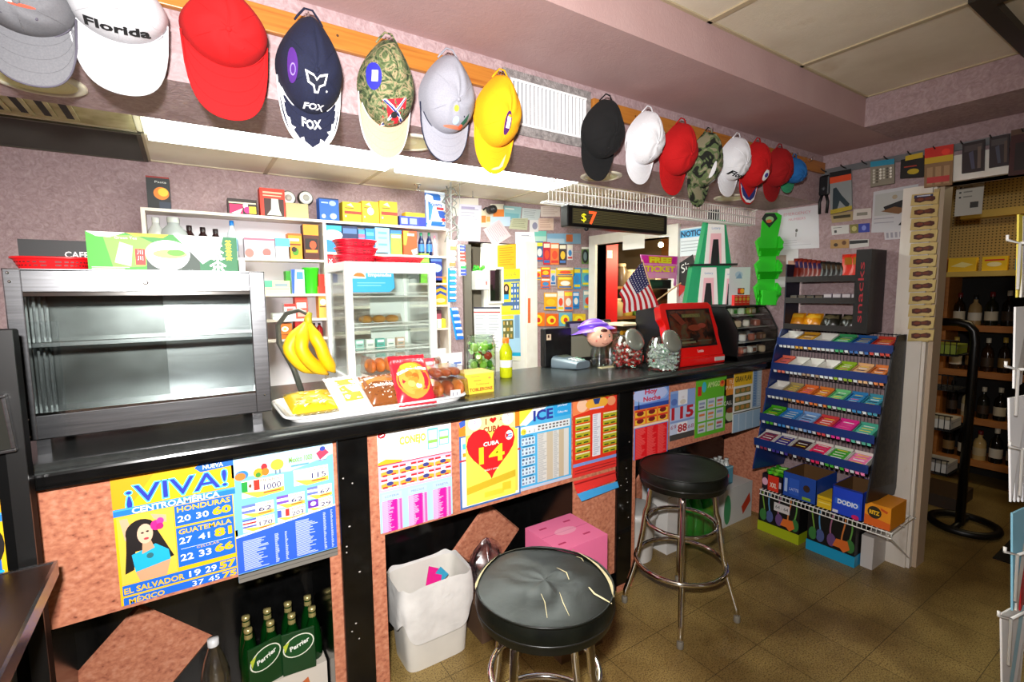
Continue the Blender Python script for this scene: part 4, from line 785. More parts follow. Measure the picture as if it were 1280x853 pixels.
BUN=noisy('baked_crust',['#b0561c','#d07a30','#e8a050'],scale=18,rough=.5); BUN2=noisy('dark_crust',['#7a3418','#a0502a','#c47844'],scale=18,rough=.5); RAW=noisy('pink_pastry',['#b06a50','#d89078','#e8b098'],scale=24,rough=.6)
clamshell('clear container of orange pastries with price label at the right end of the tray',.915,1.835,TZ,.14,.15,.085,BUN,rz=-6,food2=BUN2)
clamshell('clear container of brown cake stacked at the tray\'s right end',.915,1.85,TZ+.0865,.13,.13,.05,BUN2,rz=4,tagc=False)
clamshell('clear container of golden rolls topmost in the middle of the pastry heap',.70,2.05,TZ+.0985,.13,.12,.08,BUN,rz=6,tagc=False)
clamshell('clear container of pink pastries at the back of the heap',.80,2.07,TZ+.0985,.12,.12,.075,RAW,rz=-10,tagc=False)
clamshell('flat clear container with white label at the back right of the heap',.905,2.06,TZ+.0985,.12,.12,.055,BUN2,rz=-12)
# crates that lift the back row (plain pastry boxes under the heap)
carton('pastry_box','white pastry box under the back row of containers','box',.63,.97,2.02,2.17,TZ,TZ+.098,'#eeeae2',[])
# bananas on a hanger
t=thing('banana_hanger','grey metal banana hook standing behind the white tray','banana hanger',(.415,2.27,CT)); 
g=G(); MG=C('#8b8d84',.3,.8); g.tube([(0,.10,.005),(-.03,.10,.12),(-.085,.09,.24),(-.09,.06,.32),(-.06,.02,.37),(-.015,-.02,.385),(.012,-.05,.365),(.010,-.06,.348)],[.013,.013,.012,.011,.010,.009,.007,.006],MG,10); g.build('hook_arm',t)
g=G(); g.lathe([(.085,0),(.085,.006),(.06,.012),(.0001,.013)],MG,24,c=(0,.06,0)); g.build('base',t)
t=thing('banana_bunch','bunch of ripe yellow bananas hanging over the left of the tray','bananas',(.425,2.21,CT+.352)); 
YB_=noisy('banana_peel',['#e2a800','#f2c20a','#f8d228'],scale=5,rough=.45)
for k,(a,l,bw,yy) in enumerate(((-.075,.25,-.055,.0),(-.03,.255,-.035,-.034),(.05,.25,.0,-.02))):
    pts=[];rs=[]
    for i in range(17):
        s_=i/16; bowl=-math.sin(s_*math.pi*.9)*.075; x=a*min(1,s_*2.2)*.9+-(-bowl)*(1 if k<2 else .5)*.5+s_*s_*(.10 if k<2 else .055); 
        pts.append((x,yy*min(1,s_*3)-.025*math.sin(s_*3),-.012-l*s_*(1-.10*s_))); rs.append(.0275*(min(1,(.25+s_*3.0))*min(1,(1-s_)*5.5+.22)))
    g=G(); g.tube(pts,rs,YB_,9); bo=g.build('banana',t)
    g=G(); g.sphere(pts[-1],.0058,'#4a3a14',8); g.build('tip',bo)
g=G(); g.tube([(.0,0,-.03),(.0,-.004,.0),(.01,0,.022)],[.020,.015,.010],C('#b8b020',.5),8); g.build('stem',t)
# white pastry display case
pc=thing('pastry_case','white framed glass pastry case with a blue sign and wire shelves','display case',(.81,2.33,CT)); X0,X1,Y0,Y1,Z0,Z1=.592,1.032,2.235,2.62,CT,1.742
def fr(g):
    s_=.034
    for x in (X0,X1-s_):
        for y in (Y0,Y1-s_): g.rbox(x+.001,x+s_-.001,y+.001,y+s_-.001,Z0+.021,Z1-.001,M_plw,.003)
    g.rbox(X0,X1,Y0,Y1,Z1-.04,Z1,M_plw,.003); g.rbox(X0,X1,Y0,Y1,Z0+.02,Z0+.075,M_plw,.003)
    g.box(X0+s_,X1-s_,Y0+.004,Y0+.02,Z1-.05,Z1-.04,M_plw)
P_('frame',pc,fr)
for x in (X0+.03,X1-.03):
    for y in (Y0+.03,Y1-.03): P_('foot',pc,lambda g:g.lathe([(.014,CT),(.012,CT+.02)],'#222',10,c=(x,y,0)))
P_('glass_front',pc,lambda g:g.box(X0+.034,X1-.034,Y0+.012,Y0+.015,Z0+.075,Z1-.04,GL)); P_('glass_side',pc,lambda g:g.box(X0+.012,X0+.015,Y0+.034,Y1-.034,Z0+.075,Z1-.04,GL)); P_('glass_side',pc,lambda g:g.box(X1-.015,X1-.012,Y0+.034,Y1-.034,Z0+.075,Z1-.04,GL))
P_('back_panel',pc,lambda g:(g.box(X0+.034,X0+.30,Y1-.012,Y1-.009,Z0+.075,Z1-.04,GL),g.box(X0+.22,X1-.034,Y1-.024,Y1-.021,Z0+.075,Z1-.04,C('#e2e6e2',.3)),g.box(X0+.30,X0+.33,Y1-.02,Y1-.008,Z0+.075,Z1-.04,M_plw)))  # white right half is painted in place of flash glare on the door
for zz in (1.33,1.445,1.585):
    def shf(g):
        for k in range(30): x=X0+.04+k*(X1-X0-.08)/29; g.cyl((x,Y0+.03,zz),(x,Y1-.03,zz),.0014,M_wirew,n=5)
        for y in (Y0+.03,Y0+.06,(Y0+Y1)/2,Y1-.03): g.cyl((X0+.02,y,zz-.002),(X1-.02,y,zz-.002),.0025,M_wirew,n=6)
        g.cyl((X0+.02,Y0+.03,zz+.016),(X1-.02,Y0+.03,zz+.016),.002,M_wirew,n=6)
    P_('wire_shelf',pc,shf)
P_('blue_sign',pc,lambda g:(setattr(g,'M',Matrix.Translation((X0+.036,Y0+.0095,1.605))@RY),g.poly([(0,.0),(.17,.0),(.195,.02),(.19,.095),(0,.095)],0,'#38a8e0'),g.poly([(0,.062),(.06,.062),(.06,.095),(0,.095)],.0004,'#f2ece0'),g.poly(circ(.03,.068,.026,.02,16,0,math.pi),.0008,'#d07a30'),g.text('Empanadas',.125,.072,.016,'#eaf6fc',z=.0005,w=.11,bold=.03),g.poly([(.02,.04),(.15,.04),(.15,.044),(.02,.044)],.0005,'#7cc8ec'),g.poly([(.02,.028),(.13,.028),(.13,.032),(.02,.032)],.0005,'#7cc8ec')))
# stuff inside the pastry case
clamshell('golden cake on the middle wire shelf inside the white pastry case',.80,2.36,1.4485,.20,.12,.05,noisy('sponge_cake',['#c8842c','#e0a850'],scale=20,rough=.6),tagc=False)
for i,(cc,x) in enumerate((('#9fd0c4',.665),('#e8ece4',.715),('#5fb8a8',.765),('#eef0e8',.815),('#d8b8a0',.865))):
    carton('cigarette_pack',['pale mint pack leftmost on the lowest shelf in the pastry case','white pack second from left on the case\'s lowest shelf','teal pack third from left on the case\'s lowest shelf','white pack fourth from left on the case\'s lowest shelf','beige pack rightmost on the case\'s lowest shelf'][i],'pack',x-.02,x+.02,2.30,2.325,1.3335,1.3335+.05,cc,[('r',.1,.1,.9,.35,'#ffffff'),('r',.2,.5,.8,.6,'#6a8a84')],group='packs in the pastry case')
basket('plastic_basket','bottom red basket of the stack on the pastry case',.695,2.42,1.7425,.19,.16,.035,'#e01430'); basket('plastic_basket','middle red basket of the stack on the pastry case',.70,2.42,1.7785,.19,.16,.035,'#e01430'); basket('plastic_basket','topmost red basket of the stack on the pastry case',.695,2.42,1.8145,.19,.16,.035,'#e01430'); basket('plastic_basket','low wide red basket on the right side of the pastry case',.90,2.40,1.7425,.25,.16,.03,'#e41a2c')
# price cards, cups, jar, bottle, chocolate box
carton('price_card','tall white price card leaning behind the pastries','price card',1.005,1.075,2.235,2.239,CT+.0,CT+.175,'#fbfbfa',[])
carton('price_card','shorter white card with blue edge left of the candy jar','price card',1.085,1.195,2.29,2.295,CT+.0,CT+.14,'#f6f6f8',[('r',.55,.35,.95,.42,'#5a78c0'),('r',.62,.42,.72,1,'#5a78c0'),('r',.2,.3,.3,.34,'#333'),('r',.1,.5,.5,.53,'#bbb')])
def jar(name,label,x,y,r,h,lidm=None,gm=None):
    t=thing(name,label,'jar',(x,y,CT)); g=G(); g.lathe([(r*.9,0),(r,.012),(r,h*.72),(r*.93,h*.86),(r*.82,h*.93),(r*.82,h)],gm or GLJ,28,caps=False); g.lathe([(r*.9,.001),(.0001,.0012)],gm or GL,28,caps=False); g.build('glass_body',t)
    g=G(); 
    g.lathe([(r*.84,h*.955),(r*.88,h*.965),(r*.88,h*1.0),(r*.84,h*1.01)],lidm or GL,28,caps=bool(lidm)); g.build('rim' if not lidm else 'lid',t); return t
jx,jy=1.295,2.265
jar('candy_jar','clear jar of green and brown wrapped chocolates behind the yellow box',jx,jy,.079,.226)
rr=random.Random(12); k=0
for lay in range(4):
    for i in range(5):
        a=i*1.2566+lay*.7; x=jx+.046*math.cos(a); y=jy+.046*math.sin(a); zz=CT+.026+lay*.046
        g=G(); g.sphere((0,0,0),.024,C(['#6ac01e','#9ad848','#c03a20','#4a9a1a','#5a2a18','#b8e070'][(i*2+lay)%6],.25),10,(1,1,.8))
        for s_ in (-1,1): g.cyl((s_*.02,0,0),(s_*.034,0,0),.004,C('#c8e8a0',.3),r1=.012,n=8)
        o=g.build('wrapped_candy',loc=(x,y,zz),rot=(rr.random(),rr.random(),rr.random()*6)); tag(o,'foil wrapped chocolate ball inside the clear jar behind the yellow box','candy','chocolates in the clear jar'); k+=1
t=thing('juice_bottle','yellow juice bottle with orange cap and white label on the counter','bottle',(1.405,2.19,CT)); g=G(); g.lathe([(.030,0),(.034,.006),(.034,.05),(.030,.07),(.034,.10),(.034,.14),(.024,.165),(.016,.178),(.016,.186)],C('#d8e020',.15,trans=.3),20); g.build('bottle_body',t)
g=G(); g.lathe([(.018,.184),(.018,.21),(.0001,.211)],C('#f07a1a',.4),20); g.build('cap',t); g=G(); g.lathe([(.0325,.052),(.0345,.07),(.0348,.095)],C('#f2f2ee',.5),20,caps=False); g.build('label',t)
a=oZ(580,494,CT); t=carton('chocolate_box','yellow TOBLERONS chocolate display box at the end of the tray','box',1.005,1.155,1.905,2.02,CT,CT+.095,'#f2d23e',[('r',0,0,1,.06,'#f8e27a'),('t',.55,.88,'TOBLERONS',.16,'#9a2a1c',{'w':.8,'bold':.03}),('t',.6,.6,'Toblerone',.09,'#b85a2a',{'w':.46}),('r',.3,.36,.55,.40,'#b88a3a'),('r',.2,.16,.5,.19,'#c89a4a'),('e',.85,.3,.05,.05,'#c89a4a')],top='#d0a028')
# card terminal
t=thing('card_terminal','grey card payment terminal with keypad on the counter','card terminal',(1.90,2.24,CT),math.radians(14)); t.scale=(.8,.8,.9); tm=C('#6d7c86',.35)
g=G(); bm=bmesh.new(); 
g.grid(lambda u,v:((lambda a,w_,y_,z_:(w_*(abs(math.cos(a))**.5)*(1 if math.cos(a)>0 else -1),y_,z_*0+max(0,.02+ (.030+.028*v)*(abs(math.sin(a))**.5)*(1 if math.sin(a)>0 else -.6))))(2*math.pi*u,.088+.012*v,-.11+.22*v,0)),28,8,tm)
for v in (0,1): g.add([((.088+.012*v)*(abs(math.cos(a))**.5)*(1 if math.cos(a)>0 else -1),-.11+.22*v,max(0,.02+(.030+.028*v)*(abs(math.sin(a))**.5)*(1 if math.sin(a)>0 else -.6))) for a in [2*math.pi*i/28 for i in range(28)]],[tuple(range(28))],tm)
g.build('body',t)
def ztop(y): return .0512+.028*(y+.11)/.22
g=G(); g.add([(-.055,.03,ztop(.03)+.001),(.055,.03,ztop(.03)+.001),(.06,.09,ztop(.09)+.001),(-.06,.09,ztop(.09)+.001)],[(0,1,2,3)],C('#8c9684',.2)); g.build('screen',t)
for i in range(4):
    for j in range(3):
        g=G(); x=-.045+i*.03; y=-.08+j*.03; zz=ztop(y); g.rbox(x-.009,x+.009,y-.008,y+.008,zz-.002,zz+.004,C('#e9ece8' if i<3 else '#9ad0b0',.4),.002); g.build('key',t)
# monitors
t=thing('monitor','tall black monitor back with a small photo sticker behind the card terminal','monitor',(1.825,2.32,CT),math.radians(-4)); g=G(); g.rbox(-.06,.14,0,.05,0,.235,C('#0b0b0c',.4),.008); g.build('housing',t); g=G(); g.box(-.045,-.013,-.001,0,.165,.20,'#e8d0b0'); g.box(-.037,-.025,-.0015,-.001,.178,.195,'#4a2a1a'); g.build('sticker',t)
t=thing('monitor','flat screen with thin black frame and dull grey face behind doll jar','monitor',(2.155,2.352,CT),math.radians(0)); g=G(); g.rbox(-.185,.185,0,.03,.02,.268,C('#0c0c0d',.4),.005); g.build('frame',t); g=G(); g.box(-.17,.17,-.002,0,.035,.253,C('#8a8a78',.35)); g.build('screen',t); g=G(); g.box(-.08,.08,-.02,.026,0,.01,'#111'); g.box(-.03,.03,.01,.03,.01,.05,'#111'); g.build('stand',t)
# doll head jar
t=thing('doll_jar','clear jar with a doll head lid in a purple hat','jar',(2.06,2.165,CT),math.radians(-14)); g=G(); g.lathe([(.050,0),(.056,.01),(.052,.03),(.058,.06),(.052,.10),(.042,.118),(.042,.125)],GLJ,22,caps=False); g.build('glass_body',t)
g=G(); SK=C('#f0b49a',.35); g.sphere((0,0,.180),.072,SK,24,(1.10,1,.88)); g.sphere((0,-.071,.172),.010,SK,10); hd=g.build('doll_head',t)
g=G()
for s_ in (-1,1): g.sphere((s_*.028,-.064,.190),.010,'#141014',10,(.8,.45,1.2)); g.sphere((s_*.026,-.0690,.195),.003,'#ffffff',6); g.sphere((s_*.050,-.052,.163),.011,C('#e88a7a',.5),8,(.8,.3,.7))
g.build('eyes',hd)
g=G(); g.tube([(-.02+.004*i,-.066-.002*math.sin(i/10*3.14),.150-.006*math.sin(i/10*3.14)) for i in range(11)],.0015,'#9a3a34',5); g.build('mouth',hd)
g=G(); g.sphere((.0,-.052,.222),.024,'#4a1c10',10,(1,.5,.5)); g.build('hair',hd)
g=G(); PU=C('#7a4ae0',.35); g.M=Matrix.Translation((0,.010,.004))@Matrix.Rotation(math.radians(-16),4,'X')@Matrix.Diagonal((1.28,1.22,1.2,1)); g.grid(lambda u,v:((.066+.038*v)*math.cos(2*math.pi*u)*1.1,(.062+.036*v)*math.sin(2*math.pi*u)+.008,.198+.012*math.cos(2*math.pi*u)-.022*v*(1-.5*math.sin(2*math.pi*u))),32,4,PU); g.sphere((0,.006,.198),.064,PU,20,(1.08,1,.72)); g.tube([(.072*math.cos(2*math.pi*i/24),.067*math.sin(2*math.pi*i/24)+.006,.206) for i in range(24)],.005,C('#a88af0',.4),6,closed=True); g.build('hat',t)
carton('card','small cream card under the doll jar','card',2.02,2.13,2.10,2.14,CT,CT+.004,'#e8dcb0',[])
# two tilted candy jars and a wide jar
def tiltjar(label,x,y,col,cols,lab,size=.016,seed=1,wr=False):
    t=thing('candy_jar',label,'jar',(x,y,CT)); g=G(); g.lathe([(.066,0),(.086,.012),(.096,.06),(.096,.12),(.084,.16),(.062,.19)],GLJ,26,caps=False); g.lathe([(.055,.0008),(.0001,.001)],GL,26,caps=False); g.build('glass_body',t)
    g=G(); g.M=Matrix.Translation((-.014,-.062,.172))@Matrix.Rotation(math.radians(62),4,'X'); g.lathe([(.062,-.004),(.067,0),(.067,.014),(.057,.026),(.028,.032),(.0001,.033)],C('#7c7f74',.15,.2,coat=1),26); g.lathe([(.067,.002),(.069,.007),(.067,.012)],C('#a8aaa4',.2,.6),26,caps=False); g.build('lid',t)
    r=random.Random(seed); g=G()
    for i in range(210):
        a=r.random()*6.283; q=math.sqrt(r.random())*.080; zz=.014+r.random()*.135; q*= (1 if zz<.115 else .8)
        c=r.choice(cols); g.M=Matrix.Translation((x+q*math.cos(a),y+q*math.sin(a),CT+zz))@Matrix.Rotation(r.random()*6,4,'Z')@Matrix.Rotation(r.random()*3,4,'X')
        g.sphere((0,0,0),size*.62,C(c,.25),6,(1,.8,.8))
        if wr:
            for s_ in (-1,1): g.cyl((s_*size*.5,0,0),(s_*size*1.1,0,0),.002,C('#e8ece8',.3),r1=size*.42,n=5)
    g.M=Matrix(); o=g.build('wrapped_candies'); tag(o,lab,'candy',kind='stuff')
tiltjar('clear jar of red wrapped candies with round tilted lid',2.16,2.035,'#c01018',['#d01018','#e02a24','#b00c14','#f0dcd8','#e84a3a'],'red wrapped candies filling the jar beside the doll jar',seed=2)
tiltjar('clear jar of white wrapped mints with round tilted lid',2.25,1.845,'#e8e8ec',['#f0f0f2','#dcdce4','#cfe0d4','#e2d4e4','#9ad0a8'],'white wrapped mints filling the jar beside the red terminal',seed=5,wr=True)
t=thing('wide_jar','wide square glass jar of gold wafers behind the candy jars','jar',(2.365,2.27,CT)); g=G(); g.lathe([(.12,0),(.122,.01),(.122,.20),(.11,.22),(.11,.235)],GLD,4,smooth=False,caps=False); g.build('glass_body',t); g=G(); g.box(-.10,.10,-.10,.10,.235,.247,'#d8c8a0'); g.build('lid',t)
for i in range(6): g=G(); g.cyl((-.085+.034*i,-.07,.19),(-.055+.034*i,-.07,.19),.014,C('#c89020',.3,.6)); g.build('gold_wafer',t)
g=G(); g.rbox(-.085,.085,-.08,.08,.012,.17,'#6a4a2a',.01); g.build('contents',t)
# small american flag, free ticket sign
ft=thing('desk_flag','small American flag on a wooden stick leaning over the candy jars','flag',(2.62,2.12,CT+.27))
A0=oY(772,388,2.06);A1=oY(822,366,2.06);B0=oY(788,340,2.06);B1=oY(800,326,2.06); bb=ft.location
FL4=[oY(801,329,2.06),oY(785,352,2.06),oY(774,369,2.06),oY(781,391,2.06),oY(822,382,2.06),oY(811,349,2.06)]
def fpt(u,v):    # u along stripes from union to fly, v across
    P0,P1,P2,P3=oY(803,327,2.06),oY(822,383,2.06),oY(773,368,2.06),oY(781,392,2.06)
    P2=oY(774,367,2.06); a=P0.lerp(P1,u); b=P2.lerp(P3,u) ; p=a.lerp(b,v); p=p+Vector((0,.012*math.sin(u*5+v*3),0)); return p-bb
g=G()
for i in range(13): g.grid(lambda u,v:fpt(u,(i+v)/13),12,1,C('#c41a2a' if i%2==0 else '#f4f2f0',.7))
g.build('stripes',ft); g=G(); g.grid(lambda u,v:fpt(u*.5,v*7/13)+Vector((0,-.002,0)),8,4,C('#2a2c60',.7))
for i in range(9):
    for j in range(6): p=fpt(.03+i*.055,(.6+j*1.15)/13)+Vector((0,-.0035,0)); g.M=Matrix.Translation(p)@RY; g.poly(circ(0,0,.0035,.0035,5),0,'#ffffff'); g.M=Matrix()
g.build('union',ft)
p0=fpt(1,0)+Vector((0,.004,0)); g=G(); g.cyl(oY(803,325,2.07)-bb,oY(824,392,2.07)-bb,.004,'#c8a878'); g.cyl(oY(815,380,2.075)-bb,oY(851,354,2.10)-bb,.004,'#c8a878'); g.build('stick',ft)
P=oY(803,366,2.16); ft.location=bb
t=thing('ticket_sign','pink and yellow FREE TICKET sign on a black customer display','sign',(2.60,2.42,CT)); 
a=oY(800,316,2.42);b=oY(847,318,2.42);c=oY(808,348,2.42); w=b.x-a.x; h=.165; ox=a.x-2.60; oz=c.z-CT
def fs(g):
    g.M=Matrix.Translation((ox,0,oz))@RY; m_='#f8a0d0'
    g.prism([(0,h),(w,h),(w*.93,0),(w*.16,0)],0,.004,m_); g.prism([(0,h),(w,h),(w*.985,h*.62),(.05*w,h*.62)],.004,.005,'#f090d0'); g.poly([(.03*w,h*.97),(w*.97,h*.97),(w*.96,h*.64),(.07*w,h*.64)],.0055,'#e818b0')
    g.poly([(w*.2,h*.95),(w*.84,h*.95),(w*.82,h*.66),(.22*w,h*.66)],.0058,'#f09a20'); g.text('FREE',w*.52,h*.68,h*.24,'#f8f020',z=.0062,w=w*.58,bold=.05); g.text('TICKET',w*.52,h*.30,h*.24,'#f8e020',z=.0062,w=w*.80,bold=.05)
    g.poly([(w*.08,h*.58),(w*.95,h*.58),(w*.93,h*.26),(.13*w,h*.26)],.0056,'#f06ac0'); g.poly([(w*.4,h*.2),(w*.75,h*.2),(w*.75,h*.06),(w*.4,h*.06)],.0056,'#f8b0c8')
    g.prism([(w*.93,h*.5),(w,h*.6),(w*.97,-h*.4),(w*.90,-h*.3)],0,.003,'#f08ad0')
g=G(); fs(g); g.build('sign_board',t)
g=G(); g.rbox(ox+.04,ox+w*.85,.0,.05,oz-.075,oz-.008,C('#101110',.3),.006); g.box(ox+.08,ox+w*.6,-.001,0,oz-.055,oz-.025,'#1d3a2a'); g.build('display_head',t); g=G(); g.cyl((ox+.12,.02,0),(ox+.12,.02,oz-.07),.014,'#111'); g.lathe([(.07,0),(.07,.012),(.0001,.014)],'#141414',20,c=(ox+.12,.02,0)); g.build('pole',t)
# red lottery terminal
rt=thing('lottery_terminal','red touch screen lottery terminal with dark picture on its screen','lottery terminal',(2.585,1.885,CT),math.radians(-3)); RD=C('#e81410',.3,coat=.3)
w=.238;TH=math.radians(18)
RM=Matrix.Translation((0,-.03,.06))@Matrix.Rotation(-TH,4,'X')
g=G(); g.M=RM; H=.335; pr=[(-w,0),(-w+.012,-.012),(w-.012,-.012),(w,0),(w-.005,.12),(w+.004,.16),(w-.008,.26),(w-.008,H-.02),(w-.035,H),(-w+.03,H),(-w,H-.02),(-w-.008,.24),(-w+.012,.2),(-w+.004,.12)]
g.prism(pr,0,.05,RD,axis='y'); g.build('bezel',rt,bevel=.006)
g=G(); g.M=RM; g.box(-w+.045,w-.042,-.003,0,.052,H-.042,'#120f0e'); 
sm=noisy('dim_screen_picture',['#0c0b0a','#2a1a12','#5a2a1a','#4a4030','#6a4a20'],scale=9,rough=.15,detail=5,stops=[.3,.42,.5,.58,.7]); g.box(-w+.055,w-.052,-.004,-.003,.062,H-.052,sm); g.M=RM@Matrix.Translation((-w+.055,-.0042,.062))@RY; W2=2*w-.107;H2=H-.114
draw(g,W2,H2,[('r',.3,.1,.75,.2,'#5a5a34'),('t',.52,.19,'LOTTO',.07,'#8a8040',{'w':.36}),('p',[(.05,.1),(.2,.05),(.36,.35),(.25,.42)],'#6a2a18'),('r',.08,.88,.5,.93,'#6a6a4a'),('r',.55,.86,.9,.9,'#4a4434'),('r',.1,.8,.45,.83,'#4a4a38'),('e',.55,.5,.16,.09,'#7a3018'),('e',.74,.45,.1,.07,'#8a3a2a')],0); g.build('screen',rt)
g=G(); g.rbox(-w+.01,w-.005,-.05,.16,0,.055,RD,.012); g.build('base',rt); g=G(); g.box(w-.11,w-.02,-.054,-.048,.018,.042,'#c8c4be'); g.build('printer_slot',rt); g=G(); g.M=RM@Matrix.Translation((0,-.001,.018))@RY; g.text('Lotto',.03,0,.018,'#f0d8d4',bold=.03); g.build('logo',rt)
g=G(); g.prism([(.03,.055),(.26,.0),(.28,.0),(.28,.33),(.13,.348),(.10,.33)],-w+.02,w+.02,C('#0c0c0d',.35),axis='x'); g.build('rear_housing',rt)
# glass case of snacks by the wall
gc=thing('glass_snack_case','black framed slanted glass case of wrapped snacks beside the red terminal','display case',(3.20,2.0,CT)); x0,x1=2.90,3.37; prof=[(1.80,CT),(1.80,CT+.19),(1.86,CT+.30),(1.90,CT+.345),(2.25,CT+.345),(2.25,CT)]
for x in (x0,x1-.012): P_('end_panel',gc,lambda g:g.prism(prof,x,x+.012,C('#0c0c0c',.4) if x==x0 else GLD,axis='x'))
P_('frame',gc,lambda g:(g.box(x0,x1,1.80,2.25,CT,CT+.03,'#0c0c0c'),g.box(x0,x1,1.89,2.25,CT+.34,CT+.35,'#141414'),g.tube([(x1-.004,1.80,CT+.03),(x1-.004,1.80,CT+.19),(x1-.004,1.86,CT+.30),(x1-.004,1.90,CT+.345)],.006,'#0a0a0a',6),g.box(x0,x1,2.24,2.25,CT,CT+.345,'#1a1a1a')))
P_('glass_front',gc,lambda g:(g.add([(x0,1.801,CT+.03),(x1,1.801,CT+.03),(x1,1.801,CT+.19),(x0,1.801,CT+.19),(x1,1.861,CT+.30),(x0,1.861,CT+.30),(x1,1.90,CT+.343),(x0,1.90,CT+.343)],[(0,1,2,3),(3,2,4,5),(5,4,6,7)],GL)))
for zz in (CT+.115,CT+.205,CT+.285): P_('shelf',gc,lambda g:g.box(x0+.012,x1-.012,1.815+(.05 if zz>CT+.2 else 0)+(.03 if zz>CT+.25 else 0),2.2,zz-.004,zz,C('#b8b8b0',.4)))
rr=random.Random(8); n=0
for zi,(zz,yy) in enumerate(((CT+.031,1.84),(CT+.116,1.84),(CT+.206,1.885),(CT+.286,1.92))):
    for i in range(4):
        x=x0+.06+i*.11; c1,c2=rr.choice([('#e8e2d8','#a06a50'),('#c8b090','#7a4a3a'),('#dcd4c4','#4a8a3a'),('#a8604a','#e0d4c8'),('#6a4430','#c8a070')])
        g=G(); g.rbox(-.042,.042,-.022,.022,0,.046,C(c1,.3),.012); g.rbox(-.026,.024,-.0235,.0,.008,.036,C(c2,.4),.004); g.rbox(-.03,.03,-.012,.014,.044,.0475,C(c2,.4),.001); o=g.build('wrapped_snack',loc=(x,yy+.03,zz),rot=(0,0,rr.random())); tag(o,'wrapped snack on the '+['bottom','second','third','top'][zi]+' shelf of the slanted glass case','snack','snacks on the %s shelf of the glass case'%['bottom','second','third','top'][zi])
GT=CT+.3505
t=thing('pack_row','row of red gum packs standing on the snack case','packs',(3.10,1.93,GT))
for k in range(4): carton('gum_pack','red gum pack on the glass snack case, %s from the left'%('first','second','third','fourth')[k],'gum pack',3.035+.045*k,3.075+.045*k,1.915,1.935,GT,GT+.07,'#d8201c',[('e',.5,.4,.4,.16,'#e0b040'),('r',.1,.7,.9,.74,'#f0c8a0'),('r',.1,.1,.9,.15,'#f0c8a0')],group='red gum packs')
bpy.data.objects.remove(t)
sheet('card_notice','clear sheet with card payment logos standing on the snack case','sign',Matrix.Translation((3.145,2.03,GT))@Matrix.Rotation(math.radians(-30),4,'Z')@RY,.15,.26,'#cdd2d4',[('e',.45,.2,.18,.09,'#a8c0d0'),('p',[(.3,.3),(.5,.15),(.62,.3)],'#7a9ab8'),('r',.42,.55,.74,.72,'#241410'),('e',.52,.63,.1,.07,'#d0301c'),('e',.64,.63,.1,.07,'#e0a020'),('r',.38,.74,.72,.86,'#f0f0ee'),('t',.56,.84,'VISA',.07,'#1c2a60',{'w':.26,'bold':.04})])
# bright green cardboard tower
t=thing('cardboard_tower','bright green cardboard tower display with zigzag pockets on the snack case','display',(3.32,1.865,GT),math.radians(-42)); GN=C('#28c81c',.5); GN2=C('#1fae16',.5)
g=G(); g.prism([(-.06,0),(.055,0),(.055,.42),(.075,.55),(.08,.60),(.05,.62),(-.02,.62),(-.045,.56),(-.05,.44)],.0,.006,GN,axis='y'); g.build('back_panel',t)
for k in range(3):
    z0=.02+.155*k; d=.07
    g=G(); g.add([(-.06,0,z0),(.055,0,z0),(.075,-d,z0+.05),(-.08,-d,z0+.05),(-.06,0,z0+.02),(.055,0,z0+.02),(-.075,-.02,z0+.105),(.075,-.02,z0+.105)],[(0,1,2,3),(3,2,5,4),(0,3,6),(1,2,7)],GN2 if k%2 else GN); g.build('pocket',t); g=G(); g.prism([(-.06,z0),(-.056,z0),(-.06,z0+.13),(-.085,z0+.10)],-.045,0,GN,axis='y'); g.build('pocket_wing',t); g=G(); g.prism([(.052,z0),(.056,z0),(.085,z0+.09),(.056,z0+.13)],-.045,0,GN,axis='y'); g.build('pocket_wing',t)
g=G(); g.rbox(-.05,.045,-.075,-.002,0,.10,GN,.003); g.build('bottom_bin',t)
g=G(); g.prism([(-.05,.58),(-.03,.615),(.03,.615),(.05,.58),(.0,.52)],-.012,-.008,C('#17251c',.5),axis='y'); g.M=Matrix.Translation((0,-.0125,.575))@RY; g.poly(circ(0,0,.026,.02,14),0,'#9ac080'); g.poly(circ(-.004,-.012,.018,.012,12),.0005,'#d06a30'); g.build('crest',t)
# green and white two tier stand with black pole
t=thing('strip_stand','green and white two tier card stand with a black top pole','display stand',(3.085,2.13,GT+.003),math.radians(-38)); GR=C('#0f9a62',.5)
def tooth(g,x,zb,h,w_,y=0):
    g.prism([(x-w_*.5,zb),(x-w_*.30,zb),(x-w_*.18,zb+h*.55),(x-w_*.18,zb+h*.62),(x+w_*.18,zb+h*.62),(x+w_*.18,zb+h*.55),(x+w_*.30,zb),(x+w_*.5,zb),(x+w_*.36,zb+h),(x-w_*.36,zb+h)],y-.012,y-.008,C('#f0ece8',.5),axis='y')
    g.prism([(x-w_*.30,zb),(x-w_*.22,zb),(x-w_*.12,zb+h*.58),(x+w_*.12,zb+h*.58),(x+w_*.22,zb),(x+w_*.30,zb),(x+w_*.24,zb+h*.72),(x-w_*.24,zb+h*.72)],y-.0125,y-.012,C('#f0b8c0',.5),axis='y')
    g.prism([(x-w_*.18,zb),(x+w_*.18,zb),(x+w_*.16,zb+h*.58),(x-w_*.16,zb+h*.58)],y-.0115,y-.0078,C('#101010',.5),axis='y')
    g.M=Matrix.Translation((0,y-.0122,0))@RY; g.text('Lottery',x,zb+h*.82,h*.06,'#5a8ac0',w=w_*.4); g.M=Matrix()
